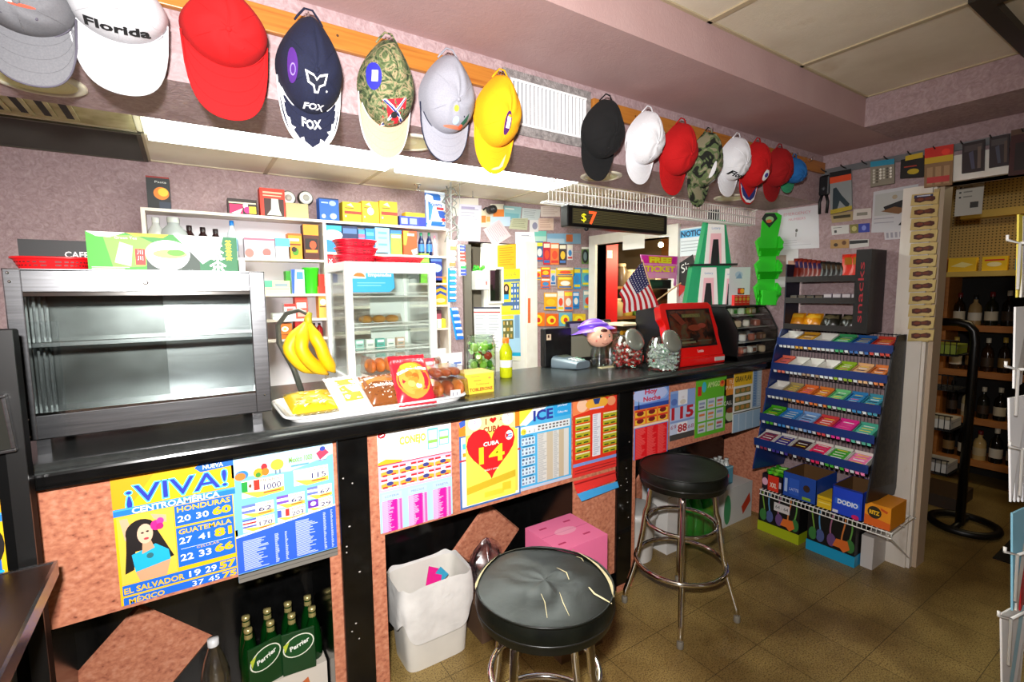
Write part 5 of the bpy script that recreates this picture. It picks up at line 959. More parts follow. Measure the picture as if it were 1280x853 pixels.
for z0,items,h in ((0,((-.02,.14),),.27),(.285,((.02,.145),),.30)):
    g=G(); W_=.168 if z0==0 else .112
    g.prism([(-W_,z0),(W_,z0),(W_*.78,z0+h),(-W_*.78,z0+h)] if z0==0 else [(-W_+.02,z0),(W_+.02,z0),(W_*.55+.02,z0+h),(-W_*.55+.02,z0+h)],-.007,.10,GR,axis='y'); g.build('green_tier',t)
    for x,w_ in items: g=G(); tooth(g,x,z0,h*.96,w_); g.build('white_card',t)
g=G(); tooth(g,.125,0,.25,.09,-.001); g.build('white_card',t)
g=G(); g.box(-.19,.19,-.02,.11,-.002,.0015,'#111'); g.box(-.15,.17,-.02,.11,.272,.285,'#111'); g.build('tray',t)
g=G(); g.box(-.018,.055,.03,.07,.585,.66,'#0c0c0c'); g.build('pole',t)
# ------------------------------------------------------------------ back wall shelving and its goods
YS=3.55; M_lam=noisy('white_laminate',['#d8c8b8','#eadfd2'],scale=10,rough=.5)
su=thing('shelf_unit','two bay white laminate shelf unit on the back wall full of groceries','shelf unit',(.79,3.64,.9))
B1=(2.08,1.83,1.60,1.432,1.30); B2=(2.08,1.885,1.675,1.505,1.32)
YW=YB-.0008
P_('back_board',su,lambda g:g.box(-.17,1.75,YW-.008,YW,.9,2.08,C('#d8d2d6',.6)))
for x in (-.185,.808,1.735): P_('upright',su,lambda g:g.box(x,x+.02,YS,YW-.008,.9,2.083,M_lam))
P_('top_board',su,lambda g:g.box(-.185,1.755,YS,YW-.008,2.083,2.10,M_lam))
for zz in B1[1:]: P_('shelf',su,lambda g:g.box(-.165,.808,YS+.002,YW-.008,zz-.016,zz,M_lam))
for zz in B2[1:]: P_('shelf',su,lambda g:g.box(.828,1.735,YS+.002,YW-.008,zz-.016,zz,M_lam))
P_('bottom_board',su,lambda g:g.box(-.165,1.735,YS+.002,YW-.008,.9,.92,M_lam))
def pr(name,label,cat,x0,x1,yt,zs,base,cmds,d=.09,y=None,group=None,top=None):
    y=y or YS+.015; a=oY(x0,(yt+300)/2,y); b=oY(x1,(yt+300)/2,y); zt=oY((x0+x1)/2,yt,y).z
    return carton(name,label,cat,a.x,b.x,y,min(y+d,YW-.012),zs+.0005,zt,base,cmds,group,top)
T1=2.10
pr('food_box','black box with orange fruit picture standing alone atop the shelves','box',185,214,221,T1,'#17181a',[('r',0,0,1,.05,'#8a1a14'),('t',.62,.2,'Pasta',.07,'#d8d8d0',{'w':.5}),('e',.62,.52,.34,.20,'#e07a1a'),('e',.70,.48,.22,.13,'#e8c030'),('r',.5,.78,1,1,'#2a3244')])
pr('food_box','flat black box with pink and yellow fruit print atop the shelves','box',286,322,249,T1,'#2a1712',[('r',.03,.22,.97,.30,'#e8dcb8'),('r',.05,.36,.5,.95,'#d81a5a'),('p',[(.1,.95),(.5,.6),(.4,.95)],'#f8e8f0'),('e',.6,.42,.09,.2,'#f0d0d8'),('e',.66,.7,.12,.22,'#e01a78'),('r',.72,.45,.97,.92,'#d8b82a')])
pr('mixer_box','red box with a white blender picture atop the shelves','box',326,357,236,T1,'#dc3218',[('r',.12,.12,.9,.18,'#e8b89a'),('r',.12,.24,.85,.28,'#e8b89a'),('r',.15,.36,.95,1,'#3a1a14'),('p',[(.45,.36),(.72,.36),(.76,.75),(.85,.95),(.25,.95),(.42,.75)],'#c4ccbc'),('e',.55,.86,.2,.07,'#e4e8e0')])
carton('card_box','plain beige cardboard box beside the red blender box','box',*(lambda a,b:(a.x,b.x))(oY(358,275,YS+.03),oY(386,275,YS+.03)),YS+.03,YS+.11,T1+.0005,2.20,'#b8a878',[])
for px,lb in ((361,'left'),(383,'right')):
    p=oY(px,247,YW-.06); t=thing('alarm_bell','round white alarm sounder, the %s one of two above the beige box'%lb,'alarm',(p.x,YW,p.z)); g=G(); g.M=Matrix.Rotation(math.pi/2,4,'X'); g.lathe([(.05,0),(.05,.03),(.044,.04)],C('#4a4640',.5),24); g.build('housing',t); g=G(); g.M=Matrix.Rotation(math.pi/2,4,'X'); g.lathe([(.042,.041),(.042,.046),(.024,.05),(.0001,.05)],C('#f2f0ea',.4),24); g.lathe([(.022,.0505),(.022,.052),(.0001,.052)],C('#b8b4aa',.4),16); g.build('face',t)
pr('blue_box','large blue box with two white shapes atop the right shelf bay','box',400,424,248,T1,'#1a5ab8',[('r',0,0,1,.06,'#1c3058'),('e',.68,.22,.18,.12,'#9ab0c8'),('e',.7,.8,.18,.14,'#9ab0c8'),('r',.1,.18,.45,.24,'#a8c8f0'),('e',.2,.82,.1,.09,'#e8f0fa')])
for i,(x0,x1) in enumerate(((429,452),(453,474),(475,497))):
    pr('bulb_box','yellow box with red stripe, %s of three atop the right shelf bay'%('left','middle','right')[i],'box',x0,x1,253 if i==0 else 252,T1,'#e8b810',[('p',[(.2,.16),(.45,.05),(.6,.25)],'#f8eeb0'),('r',.12,.28,.6,.33,'#7a5a10')]+([('r',.08,.45,1,.60,'#e0301a')] if i!=1 else [('e',.5,.45,.2,.18,'#f4ecc8')])+[('e',.15,.72,.05,.05,'#f8f0c0')],group='yellow boxes atop the shelves')
pr('blue_pack','low blue pack with yellow lid atop the right shelf bay','pack',500,534,271,T1,'#2838a8',[('r',.05,.2,.28,.8,'#9aa8e0'),('r',.36,.2,.62,.8,'#8a98d8'),('r',.7,.0,1,1,'#1c2a9a')],top='#e8c018')
carton('yellow_tray','yellow lid on the low blue pack atop the shelves','lid',*(lambda a,b:(a.x,b.x))(oY(507,270,YS+.02),oY(531,270,YS+.02)),YS+.02,YS+.10,oY(517,271,YS+.015).z+.001,oY(517,266,YS+.02).z,'#e8c018',[])
p=oY(545,290,YS+.02); pillow('paper_towel_pack','tall blue and white paper towel pack at right end atop the shelves','pack',p.x,YS+.055,T1+.0005,.17,.26,.075,'#dfe8f2',[('r',0,0,1,.22,'#2a6ac0'),('p',[(.0,.2),(.3,.4),(.1,1),(0,1)],'#2a7ad0'),('t',.42,.40,'Brawny',.12,'#2a4aa8',{'w':.66,'bold':.03}),('r',.45,.42,1,.50,'#d8202a'),('p',[(.5,.52),(.95,.52),(.85,.75),(.6,.72)],'#1a4aa8'),('r',.2,.84,.9,.96,'#2a6ac0'),('e',.8,.78,.12,.05,'#d8202a')],tilt=88)
# bay 1, shelf 1
z=B1[1]
def bottle(name,label,px,yt,zs,r,col,capc=None,y=None,prof=None,lab=None,group=None,rough=.15):
    y=y or YS+.07; p=oY(px,yt,y); h=max(.05,p.z-zs-.0005); t=thing(name,label,'bottle',(p.x,y,zs+.0005)); 
    if group: t['group']=group
    g=G(); g.lathe([(r*.92,0),(r,h*.04),(r,h*.56),(r*.8,h*.68),(r*.42,h*.80),(r*.36,h*.92)] if not prof else [(a*r,b*h) for a,b in prof],C(col,rough),16); g.build('bottle_body',t)
    if capc: g=G(); g.lathe([(r*.42,h*.86),(r*.42,h*.995),(r*.3,h)],C(capc,.4),14); g.build('cap',t)
    if lab: g=G(); g.lathe([(r*1.01,h*.18),(r*1.02,h*.2),(r*1.02,h*.5)],C(lab,.5),16,caps=False); g.build('label',t)
    return t
bottle('spray_bottle','clear grey bottle at the left end of the top left shelf','bottle',0,0,0,0,'#fff') if False else None
bottle('plastic_bottle','small pale bottle at the left end behind the tea box',194,272,z,.045,'#b8b8b4','#c8c8c4')
bottle('plastic_bottle','big clear flask with sloping shoulders behind the tea box',216,272,z,.075,'#aab0ae','#c4c8c0')
for i,px in enumerate((236,253,269)): bottle('plastic_bottle','dark brown bottle behind the tea box, %s of three'%('left','middle','right')[i],px,282+i*2.2,z,.035,'#2a1214','#1c0c0e',group='dark bottles')
bottle('plastic_bottle','white bottle with blue cap at the tea box right end',289,276,z,.03,'#dfe8ee','#1a7ad0',lab='#8ac0d8')
pr('pastry_box','clear and pink box of sweets on the top left shelf','box',305,343,298,z,'#c8b8c0',[('r',0,0,1,.1,'#c86a80'),('r',.33,.15,.55,1,'#f2f2f8'),('e',.15,.75,.14,.22,'#d87a70'),('e',.72,.7,.14,.2,'#d86a64'),('r',.6,.85,1,1,'#e8e4e8')])
pr('tissue_box','small blue and white box on the top left shelf','box',344,362,298,z,'#f0f2f6',[('r',0,0,1,.4,'#5aa8e0'),('r',.3,.65,.7,.7,'#b8a8b8')])
pr('mustard_bottle','orange bottle shaped pack on the top left shelf','pack',360,377,292,z,'#f09018',[('r',0,0,1,.08,'#c85a10'),('r',.1,.2,.8,.3,'#f8e8d0'),('r',.1,.4,.9,.46,'#7a3a10'),('e',.5,.7,.25,.16,'#4a8a1a'),('e',.4,.62,.2,.1,'#2a1a10')])
pr('coffee_pack','tall dark brown and orange pack at the end of the top left shelf','pack',379,398,281,z,'#4a1c10',[('r',0,0,1,.3,'#f08a1a'),('r',.1,.4,.9,.7,'#1a0c08'),('e',.6,.58,.22,.12,'#e84a20'),('r',.1,.72,.9,.8,'#e08a20'),('r',0,.95,1,1,'#5a2412')])
z=B1[2]
pr('food_carton','yellow and green stack of bags on the second left shelf','bags',329,361,351,z,'#e8e0a0',[('r',0,.5,1,1,'#f0e8a8'),('r',0,0,.3,.5,'#5ac08a'),('r',.4,.2,.9,.45,'#8a9aa0'),('r',.05,.6,.95,.64,'#d8c870')])
pr('wipes_pack','narrow bright green pack on the second left shelf','pack',356,363,339,z,'#3aa028',[],y=YS+.06)
pr('detergent_box','blue and white carton leaning on the second left shelf','box',363,379,337,z,'#c8dcf0',[('p',[(0,0),(.3,0),(.15,1),(0,1)],'#2a5ab8'),('r',.4,.1,.9,.4,'#4a8ad0'),('r',.4,.55,.9,.85,'#e8f2fa')])
bottle('round_tub','round bright green tub with white lid on the second left shelf',388,335,z,.052,'#3ac01e','#f0f2ec',prof=[(.8,0),(1,.9),(1.05,.92),(1.05,1)],rough=.4)
pr('red_bag','red topped carton on end at the second left shelf','box',397,407,343,z-.0,'#e0301a',[('r',0,.75,1,1,'#f0c8a0')],y=YS+.03)
z=B1[3]
pr('cup_stack','pale plastic cups at the left end of the third left shelf','cups',338,352,392,z,'#dfe4dc',[('r',0,.4,1,.5,'#b8c4ba')])
pr('spice_box','white and red spice box in front on the third left shelf','box',353,367,380,z,'#f2ecec',[('r',0,0,1,.2,'#d82a20'),('r',.2,.3,.8,.5,'#d86a60'),('r',.2,.6,.8,.66,'#6a7ac0')])
pr('spice_box','taller red and white spice box on the third left shelf','box',367,382,372,z,'#e84a38',[('r',.1,.25,.9,.5,'#f8f0ee'),('r',.15,.6,.9,.9,'#f0a090'),('r',0,0,1,.1,'#c8281c')])
pr('snack_bag','tan and red snack bag at the right of the third left shelf','bag',396,407,358,z,'#e8a848',[('r',0,0,1,.3,'#d83018'),('e',.5,.5,.35,.1,'#f4e8d0'),('r',.1,.62,.9,.66,'#7a4a1a')])
z=B1[4]
pr('tea_tin','orange tin with white flower label on the lowest left shelf','tin',344,362,405,z,'#e0701a',[('e',.5,.35,.25,.17,'#f4ecd8'),('e',.5,.35,.12,.08,'#c8b84a'),('r',.2,.7,.8,.74,'#8a3a10')])
pr('red_tin','red tin with round white label behind the banana hook','tin',366,379,402,z,'#c8201c',[('e',.45,.5,.35,.26,'#f2e8e4'),('e',.45,.5,.15,.12,'#8a2a2a')])
for i,px in enumerate((384,392,399)): bottle('sauce_bottle','small dark red bottle right of the banana hook, %s of three'%('left','middle','right')[i],px,404,z,.022,'#a01418','#140c0c',group='small red bottles')
pr('soap_box','white carton on the left shelf floor behind the bananas','box',390,403,427,B1[4]-.19+.0,'#f2f2f2',[('r',.7,.1,.95,.9,'#5a9ad8')]) if False else None
# bay 2 shelf 1
z=B2[1]
g2=[('pain_box','wide blue and white swirl box on the top right shelf',404,427,282,'#2a7ad8',[('r',0,0,1,.18,'#2aa8d8'),('e',.5,.36,.55,.2,'#dff0f4'),('t',.5,.42,'swallowers',.1,'#3a6a8a',{'w':.7}),('e',.75,.7,.14,.1,'#9ac8f0')]),('dark_box','dark navy box on the top right shelf',428,447,283,'#16224e',[('r',.05,.08,.95,.28,'#4a6a9a'),('r',.3,.55,.6,.6,'#b8485a')]),('blue_box','narrow blue box with red flower on the top right shelf',448,456,287,'#3a8ac8',[('r',0,.2,1,.35,'#c85a7a'),('e',.5,.85,.4,.14,'#f0f0f4')]),('blue_box','mid blue box with white flower on the top right shelf',457,468,286,'#1a7ac8',[('r',.1,.15,.9,.28,'#58c0c8'),('e',.5,.75,.35,.13,'#f0f4f8')]),('tissue_box','pale blue box with three word rows on the top right shelf',469,487,285,'#8ac4ee',[('r',.2,.15,.8,.24,'#5a8ac0'),('r',.2,.35,.8,.42,'#6a9ac8'),('r',.2,.6,.8,.68,'#5a8ac0')]),('green_box','green and blue box with yellow ball on the top right shelf',488,502,288,'#2a6ab0',[('r',0,.15,1,1,'#8ac83a'),('e',.45,.65,.35,.25,'#d0e83a'),('r',.1,.2,.9,.32,'#f0f4e8')]),('orange_box','orange red box on the top right shelf',504,521,289,'#e84a18',[('p',[(0,0),(.4,0),(.2,.6),(0,.6)],'#f09028'),('p',[(.55,.8),(1,.7),(1,.95),(.7,1)],'#f0d8c0'),('r',.3,.1,.8,.2,'#f4e0d0')])]
for nm,lb,x0,x1,yt,bc,cm in g2: pr(nm,lb,'box',x0,x1,yt,z,bc,cm)
for i,px in enumerate((526,536)): bottle('medicine_bottle','dark blue bottle with green cap on the top right shelf, %s of a pair'%('left','right')[i],px,291,z,.024,'#14234e','#1a8a5a',lab='#3a7ac8',group='blue bottles with green caps')
bottle('medicine_bottle','small pink capped bottle at the end of the top right shelf',543,295,z,.018,'#e0b8b8','#e06a80')
z=B2[2]
pr('fish_box','red and blue box left of the red baskets','box',405,420,315,z,'#c81c28',[('e',.5,.55,.4,.2,'#d8d0e0'),('r',0,.7,1,1,'#2a4a8a'),('t',.5,.35,'x',.2,'#f0d0d0',{})])
pr('yellow_box','yellow box behind the red baskets','box',470,485,316,z,'#f0c010',[('r',.1,.3,.9,.4,'#a87a10')]); pr('white_box','white box behind the low red basket','box',486,500,319,z,'#e8dcdc',[]); pr('dark_box','grey box behind the low red basket','box',508,523,318,z,'#6a6a6a',[('r',.1,.1,.9,.4,'#a8a8a8')]); pr('green_box','light green box right of the low red basket','box',525,536,317,z,'#8ae03a',[('r',.1,.3,.9,.5,'#4a9a1a')])
pr('navy_bag','navy blue bag of chips on the second right shelf','bag',538,552,320,z,'#1a2a7a',[('e',.5,.45,.45,.15,'#9ab0d8'),('r',0,0,1,.2,'#4a6aa8'),('r',0,.8,1,.9,'#2a3a9a')])
z=B2[3]
pr('cereal_box','orange and yellow box with blue waves on the third right shelf','box',542,557,346,z,'#f0a818',[('r',0,.0,1,.1,'#e87a18'),('p',[(0,.4),(.5,.3),(1,.4),(1,.5),(.5,.4),(0,.5)],'#2a4a9a'),('p',[(0,.6),(.5,.5),(1,.6),(1,.7),(.5,.6),(0,.7)],'#2a4a9a'),('e',.5,.85,.4,.08,'#f4d8a0')])
z=B2[4]
pr('small_box','dark box with pink print on the lowest right shelf','box',543,551,388,z,'#4a2a30',[('r',.1,.2,.9,.5,'#b85a6a')]); pr('small_box','yellow and white box on the lowest right shelf','box',545,556,399,z,'#e8d83a',[('r',0,0,.5,1,'#dfe8e8')],y=YS+.005)
# hanging strips by the end of the shelves
def strip(name,label,p0,p1,wpx,col,col2,n,y=3.30):
    a=oY(*p0,y);b=oY(*p1,y); d=(b-a); t=thing(name,label,'hanging strip',a); 
    w=(oY(p0[0]+wpx,p0[1],y)-a).x; ux=Vector((1,0,0)); 
    g=G(); g.add([Vector((0,0,0)),ux*w,ux*w+d,d],[(0,1,2,3)],col); g.add([Vector((0,.003,0)),ux*w+Vector((0,.003,0)),ux*w+d+Vector((0,.003,0)),d+Vector((0,.003,0))],[(0,1,2,3)],col); g.build('backing_strip',t)
    for i in range(n):
        q=d*((i+.15)/n); e=d*((i+.8)/n); g=G(); o=Vector((0,-.006,0)); g.add([q+ux*w*.25+o,q+ux*w*1.1+o,e+ux*w*1.1+o,e+ux*w*.25+o,q+ux*w*.25,q+ux*w*1.1,e+ux*w*1.1,e+ux*w*.25],[(0,1,2,3),(0,4,5,1),(3,2,6,7),(0,3,7,4),(1,5,6,2)],col2[i%len(col2)]); g.build('packet',t)
    g=G(); g.tube([(w/2,0,0),(w/2,.01,.03),(w/2,.0,ZK-a.z)],.0015,'#888',5); g.build('hanger',t)
strip('lighter_strip','white hanging strip with red and blue packets by the papers',(572,306),(574,345),8,'#f4f4f4',['#3a4ac0','#3a4ac0','#d83a30','#d83a30','#d84a40','#e8b0a0','#2a9a4a'],9)
strip('razor_strip','upper blue hanging strip of packets at the shelf end',(560,335),(560,378),9,'#1a7ab8',['#dfeef4','#2a8ad0'],12)
strip('razor_strip','lower tilted blue hanging strip of packets near the candy jar',(562,385),(570,425),9,'#1a8ad8',['#dfeef8','#2a6ac8'],10)
strip('snack_strip','pale green hanging strip with orange tag at the shelf end',(561,300),(559,334),9,'#d0dcc0',['#d8e0c8','#e07848','#c8d8b0'],5)
p=oY(563,275,3.45); t=thing('cable_bundle','tangled grey cables hanging from the ceiling above the shelf end','cables',(p.x,p.y,ZK)); rr=random.Random(2)
for k in range(5):
    pts=[Vector((rr.uniform(-.03,.03),0,0))]
    for i in range(8): pts.append(Vector((rr.uniform(-.07,.07),rr.uniform(-.02,.02),-.05-.05*i+rr.uniform(-.02,.02))))
    g=G(); g.tube(pts,.004,['#8a8a84','#6a6a64','#b8b8b0'][k%3],6); g.build('cable',t)
# ------------------------------------------------------------------ papers on the back wall
def paper(label,q,base,cmds=(),k=0,y=None,name='paper_notice',cat='paper',group=None):
    """q: photo corners TL,TR,BR,BL of a sheet on the back wall"""
    yy=(y or YB)-.0012-.0022*k; V=[oY(a,b,yy) for a,b in q]; c=V[3]; t=G()
    vs=[v-c for v in V]; o=[(v.x,0,v.z) for v in vs]; b_=[(v.x,.0012,v.z) for v in vs]
    t.add(o+b_,[(0,3,2,1),(4,5,6,7),(0,1,5,4),(1,2,6,5),(2,3,7,6),(3,0,4,7)],base)
    def bl(u,v): a=Vector(o[0]).lerp(Vector(o[1]),u); b=Vector(o[3]).lerp(Vector(o[2]),u); return a.lerp(b,v)
    for i,cm in enumerate(cmds):
        zz=Vector((0,-.0002-.00004*i,0))
        if cm[0]=='r': t.add([bl(cm[1],cm[2])+zz,bl(cm[1],cm[4])+zz,bl(cm[3],cm[4])+zz,bl(cm[3],cm[2])+zz],[(0,1,2,3)],cm[5])
        elif cm[0]=='e': t.add([bl(cm[1]+cm[3]*math.cos(a),cm[2]+cm[4]*math.sin(a))+zz for a in [2*math.pi*j/16 for j in range(16)]],[tuple(range(16))],cm[5])
        elif cm[0]=='p': t.add([bl(u,v)+zz for u,v in cm[1]],[tuple(range(len(cm[1])))],cm[2])
        elif cm[0]=='t':
            op=dict(cm[6]) if len(cm)>6 else {}; t.text(cm[3],cm[1],-cm[2],cm[4],cm[5],warp=lambda p:tuple(bl(p[0],-p[1])+zz),**op)
    ob=t.build(name,loc=c); tag(ob,label,cat,group); return ob
def rc(x0,y0,x1,y1): return [(x0,y0),(x1,y0),(x1,y1),(x0,y1)]
ln=lambda c='#b8b4c4',n=9,s=1:lines(.1,.12,.9,.9,n,c,s,fill=.25,jit=.3)
paper('cream sheet under the lilac sheet at the left of the papers',rc(566,248,598,270),'#efe6dc',[],0)
paper('tall lilac tinted sheet at the left end of the papers',[(574,255),(602,257),(600,302),(571,301)],'#e4dff0',[('r',.1,.06,.7,.12,'#b0a4c8')]+ln(),2)
paper('small cream flyer with orange blocks left of the tilted pink sheet',rc(601,262,615,284),'#efe2c4',[('r',.05,.35,.45,.75,'#e8843a'),('r',.5,.4,.9,.7,'#e8a85a')],0)
paper('orange and cream note under the ceiling camera',rc(613,255,630,272),'#f0ead8',[('r',.2,.4,1,1,'#f08a3a')],1)
paper('pink receipt sheet tilted like a diamond',[(624,275),(639,295),(617,309),(604,287)],'#ecc8cc',ln('#c89aa8',8,3),3)
paper('pale blue teal bank note sheet right of the camera',[(629,257),(652,259),(650,277),(629,274)],'#9cc8cc',[('r',.1,.5,.9,.9,'#7ab4c0'),('r',.1,.15,.6,.25,'#e8f0ec')],1)
paper('grey green cheque taped below the teal sheet',[(640,273),(660,273),(659,288),(636,286)],'#c4c4a4',ln('#8a8a70',5,4),2)
paper('pale grey form right of the teal sheet',[(653,260),(676,262),(674,276),(652,274)],'#ced8da',ln('#9aa4aa',5,5),1)
paper('small blue white slip behind the pink sheet',rc(613,271,638,283),'#c8dcf0',[],2)
paper('pink cheque at the right of the taped papers',rc(673,273,692,288),'#eccfbe',ln('#c89a88',4,6),1)
paper('white slip with stamp between the grey form and the pink cheque',rc(662,275,673,290),'#ebe8ea',[('e',.6,.5,.3,.3,'#9a98b0')],2)
paper('long white typed letter in the middle of the wall',[(644,290),(668,290),(671,331),(645,330)],'#f6f6fa',[('r',.3,.1,.7,.13,'#9a9ab0')]+ln('#d0d0da',9,7),3)
paper('turquoise card at the top of the card rack',rc(668,289,683,302),'#7acfc0',[('r',0,.5,1,1,'#b8dcd0')],1)
paper('row of blue and orange envelopes above the card rack',rc(684,292,726,305),'#8ab8d8',[('r',.55,.1,.75,.8,'#e07840'),('r',.0,.5,.5,.9,'#b0cce0')],1)
paper('flyer on pale paper at the top right of the wall',rc(676,258,700,271),'#e8dcd4',ln('#c0a8a0',4,8),0)
t=thing('security_camera','small round black security camera under the kitchen ceiling','camera',oY(615,262,YB-.07)); g=G(); g.M=Matrix.Rotation(math.pi/2,4,'X'); g.lathe([(.034,-.04),(.036,.0),(.034,.03),(.022,.036)],C('#1c1c1c',.4),18); g.lathe([(.016,.036),(.013,.04),(.0001,.041)],C('#3a3a3c',.1),14); g.build('camera_body',t); g=G(); g.tube([(0,.03,0),(-.03,.05,.02),(-.05,.065,.0)],.008,'#222',6); g.build('bracket',t)
# white kitchen door standing in the doorway, with window and notices
DY=YB-.006
g=G(); g.box(2.16,2.34-.12,DY,DY+.04,.01,2.02,M_white); g.box(2.22,2.345,DY,DY+.04,.01,1.52,M_white); g.box(2.22,2.345,DY,DY+.04,1.80,2.02,M_white); g.box(2.345,2.595,DY,DY+.04,.01,2.02,M_white); g.box(2.205,2.36,DY-.012,DY,1.50,1.52,M_white); g.box(2.205,2.36,DY-.012,DY,1.80,1.82,M_white); g.box(2.205,2.22,DY-.012,DY,1.52,1.80,M_white); g.box(2.345,2.36,DY-.012,DY,1.52,1.80,M_white); g.box(2.22,2.345,DY+.01,DY+.014,1.52,1.80,GLD); struct(g.build('door_1'))
paper('orange sheet of small print above the door window',[(622,307),(645,305),(645,336),(622,337)],'#f0b01e',ln('#b8801a',8,9),3,y=DY)
vv=[('r',0,0,1,.2,'#f0d81e'),('t',.5,.16,'VIVA',.1,'#a8a03a',{'w':.6}),('r',0,.22,1,.28,'#5a7a9a'),('r',.05,.3,.45,.68,'#f0c83a'),('e',.25,.42,.16,.1,'#2a1a14'),('r',.12,.42,.38,.56,'#2a1a14'),('e',.25,.42,.08,.06,'#e0b090'),('r',.12,.55,.38,.66,'#2a9ad0')]+minigrid(.5,.3,.97,.9,3,5,'#3a68a8',['#e8e04a','#e0e8f0'],3)+[('r',.03,.72,.97,.8,'#4a6a9a'),('r',.0,.93,1,1,'#f0d81e')]
paper('small yellow and blue VIVA poster on the white door edge',[(627,337),(650,336),(650,393),(627,394)],'#e8d83a',vv,1,y=DY)
paper('yellow and pale blue price sheet low on the white door',[(627,395),(650,394),(651,451),(628,451)],'#a8d0e8',[('r',0,0,.65,.08,'#e8d040')]+minigrid(.05,.1,.62,.52,3,3,'#6a6a3a',['#c8a04a','#e8e0c0'],4)+[('r',.7,.0,.95,.5,'#7aa0c0'),('r',0,.82,1,.9,'#1aa8d0'),('r',0,.9,1,1,'#e8e8d0')],1,y=DY)
paper('white two column notice with red heading on the door',[(592,384),(625,384),(626,440),(594,440)],'#f2f2ee',[('r',0,.0,1,.04,'#3a3a4a'),('r',0,.1,1,.13,'#c03a3a')]+lines(.05,.18,.46,.95,12,'#b0b4bc',3,fill=.3)+lines(.54,.18,.96,.95,12,'#b0b4bc',4,fill=.3),1,y=DY)
paper('plain cream sheet left on the door top',[(601,309),(621,308),(620,338),(600,338)],'#efece0',[('r',.05,.2,.1,.6,'#8aa0a8')],1,y=DY)
t=thing('towel_dispenser','white wall dispenser with small cups printed on it and greens on top','dispenser',(2.09,3.69,1.62)); g=G(); g.rbox(-.055,.07,-.07,.03,0,.16,C('#e8eae6',.4),.006); g.M=Matrix.Translation((-.05,-.0705,.0))@RY; draw(g,.115,.16,[('r',0,.45,1,.5,'#6a8aa0')]+[('r',.08+.24*i,.2,.22+.24*i,.4,'#c0c4c4') for i in range(4)]+[('r',.1,.6,.9,.63,'#b8b8b8'),('r',.75,.55,.9,.75,'#c86a60')],0); g.build('housing',t); g=G(); rr=random.Random(9)
for i in range(14): g.sphere((rr.uniform(-.04,.05),rr.uniform(-.05,.0),.165+rr.random()*.03),.018,rr.choice(['#3aa82a','#5ac03a','#e07a3a']),8)
g.build('greens',t)
# hanging cards by the door
cr_=[('#3a6aa0',670,302,679,327,'dark blue phone card'),('#c81c3a',679,303,688,331,'red and white face card'),('#e87a3a',688,304,699,331,'orange and teal card'),('#2a1a2a',699,305,708,331,'black card'),('#e8e0dc',709,306,716,325,'white card with pink photos'),
('#5a7a3a',727,309,736,330,'black key shaped pack'),('#e8c81a',667,336,677,350,'round yellow and purple badge pack'),('#e04a1a',676,334,688,347,'red and white candy pack'),('#e8661a',676,348,688,361,'orange candy pack'),('#c8c8d0',688,337,695,357,'grey pack'),
('#e8c020',695,335,718,345,'wide yellow blister pack'),('#d8a030',697,346,716,361,'orange yellow pack'),('#1a9ae0',717,335,726,361,'tall sky blue pack'),('#58b0a8',727,336,741,358,'green teal pack'),
('#e8a81a',680,366,697,388,'yellow comic pack'),('#e0e0dc',697,364,705,389,'white pack with dark animal'),('#e8885a',705,364,716,389,'peach pack'),('#1a90d8',716,365,724,386,'blue pack'),('#8ab0b8',729,363,742,387,'grey and teal pack')]
for i,(c,x0,y0,x1,y1,nm) in enumerate(cr_):
    rr=random.Random(i); cm=[('r',.08,.06,.92,.24,rr.choice(['#f4ecd8','#f0e03a','#e8e8f0'])),('e',.5,.55,.32,.2,rr.choice(['#e8482a','#f0c02a','#3a8ac8','#f4f0e8'])),('r',.1,.8,.9,.92,rr.choice(['#d8302a','#2a6ab8','#e8d020']))]
    if 'key' in nm: cm=[('r',0,0,1,.12,'#e8e4dc'),('e',.5,.55,.45,.42,'#1c2022'),('e',.5,.55,.25,.26,'#6a8080')]
    row=['top','second','third'][0 if y0<333 else (1 if y0<362 else 2)]
    paper('%s in the %s row by the kitchen doorway'%(nm,row),rc(x0,y0,x1,y1),c,cm,3+(i%2),name='hanging_pack',cat='pack',group='packs on the back wall')
for i in range(4):
    x0=665+i*17; paper('starburst pack in the bottom row by the doorway, %s from left'%('first','second','third','fourth')[i],rc(x0,391+(i%2)*1.5,x0+16,408),['#f07a1a','#e8641a','#6ab0c8','#e8c020'][i],[('e',.45,.5,.35,.35,'#f4e02a'),('e',.5,.55,.16,.18,'#d83a1a')],3+(i%2),name='hanging_pack',cat='pack',group='packs on the back wall')
g=G()
for zz in (1.985,1.83,1.66,1.50): g.cyl((2.745,YB-.004,zz),(3.36,YB-.004,zz),.003,'#b8b8b0',n=6)
t=g.build('card_rail'); tag(t,'thin metal rails on the back wall that hold the hanging packs','rail')
paper('thin orange pencil hanging on the white door jamb',rc(660,373,663,404),'#d8642a',[],0,y=YB-.031,name='pencil',cat='pencil')
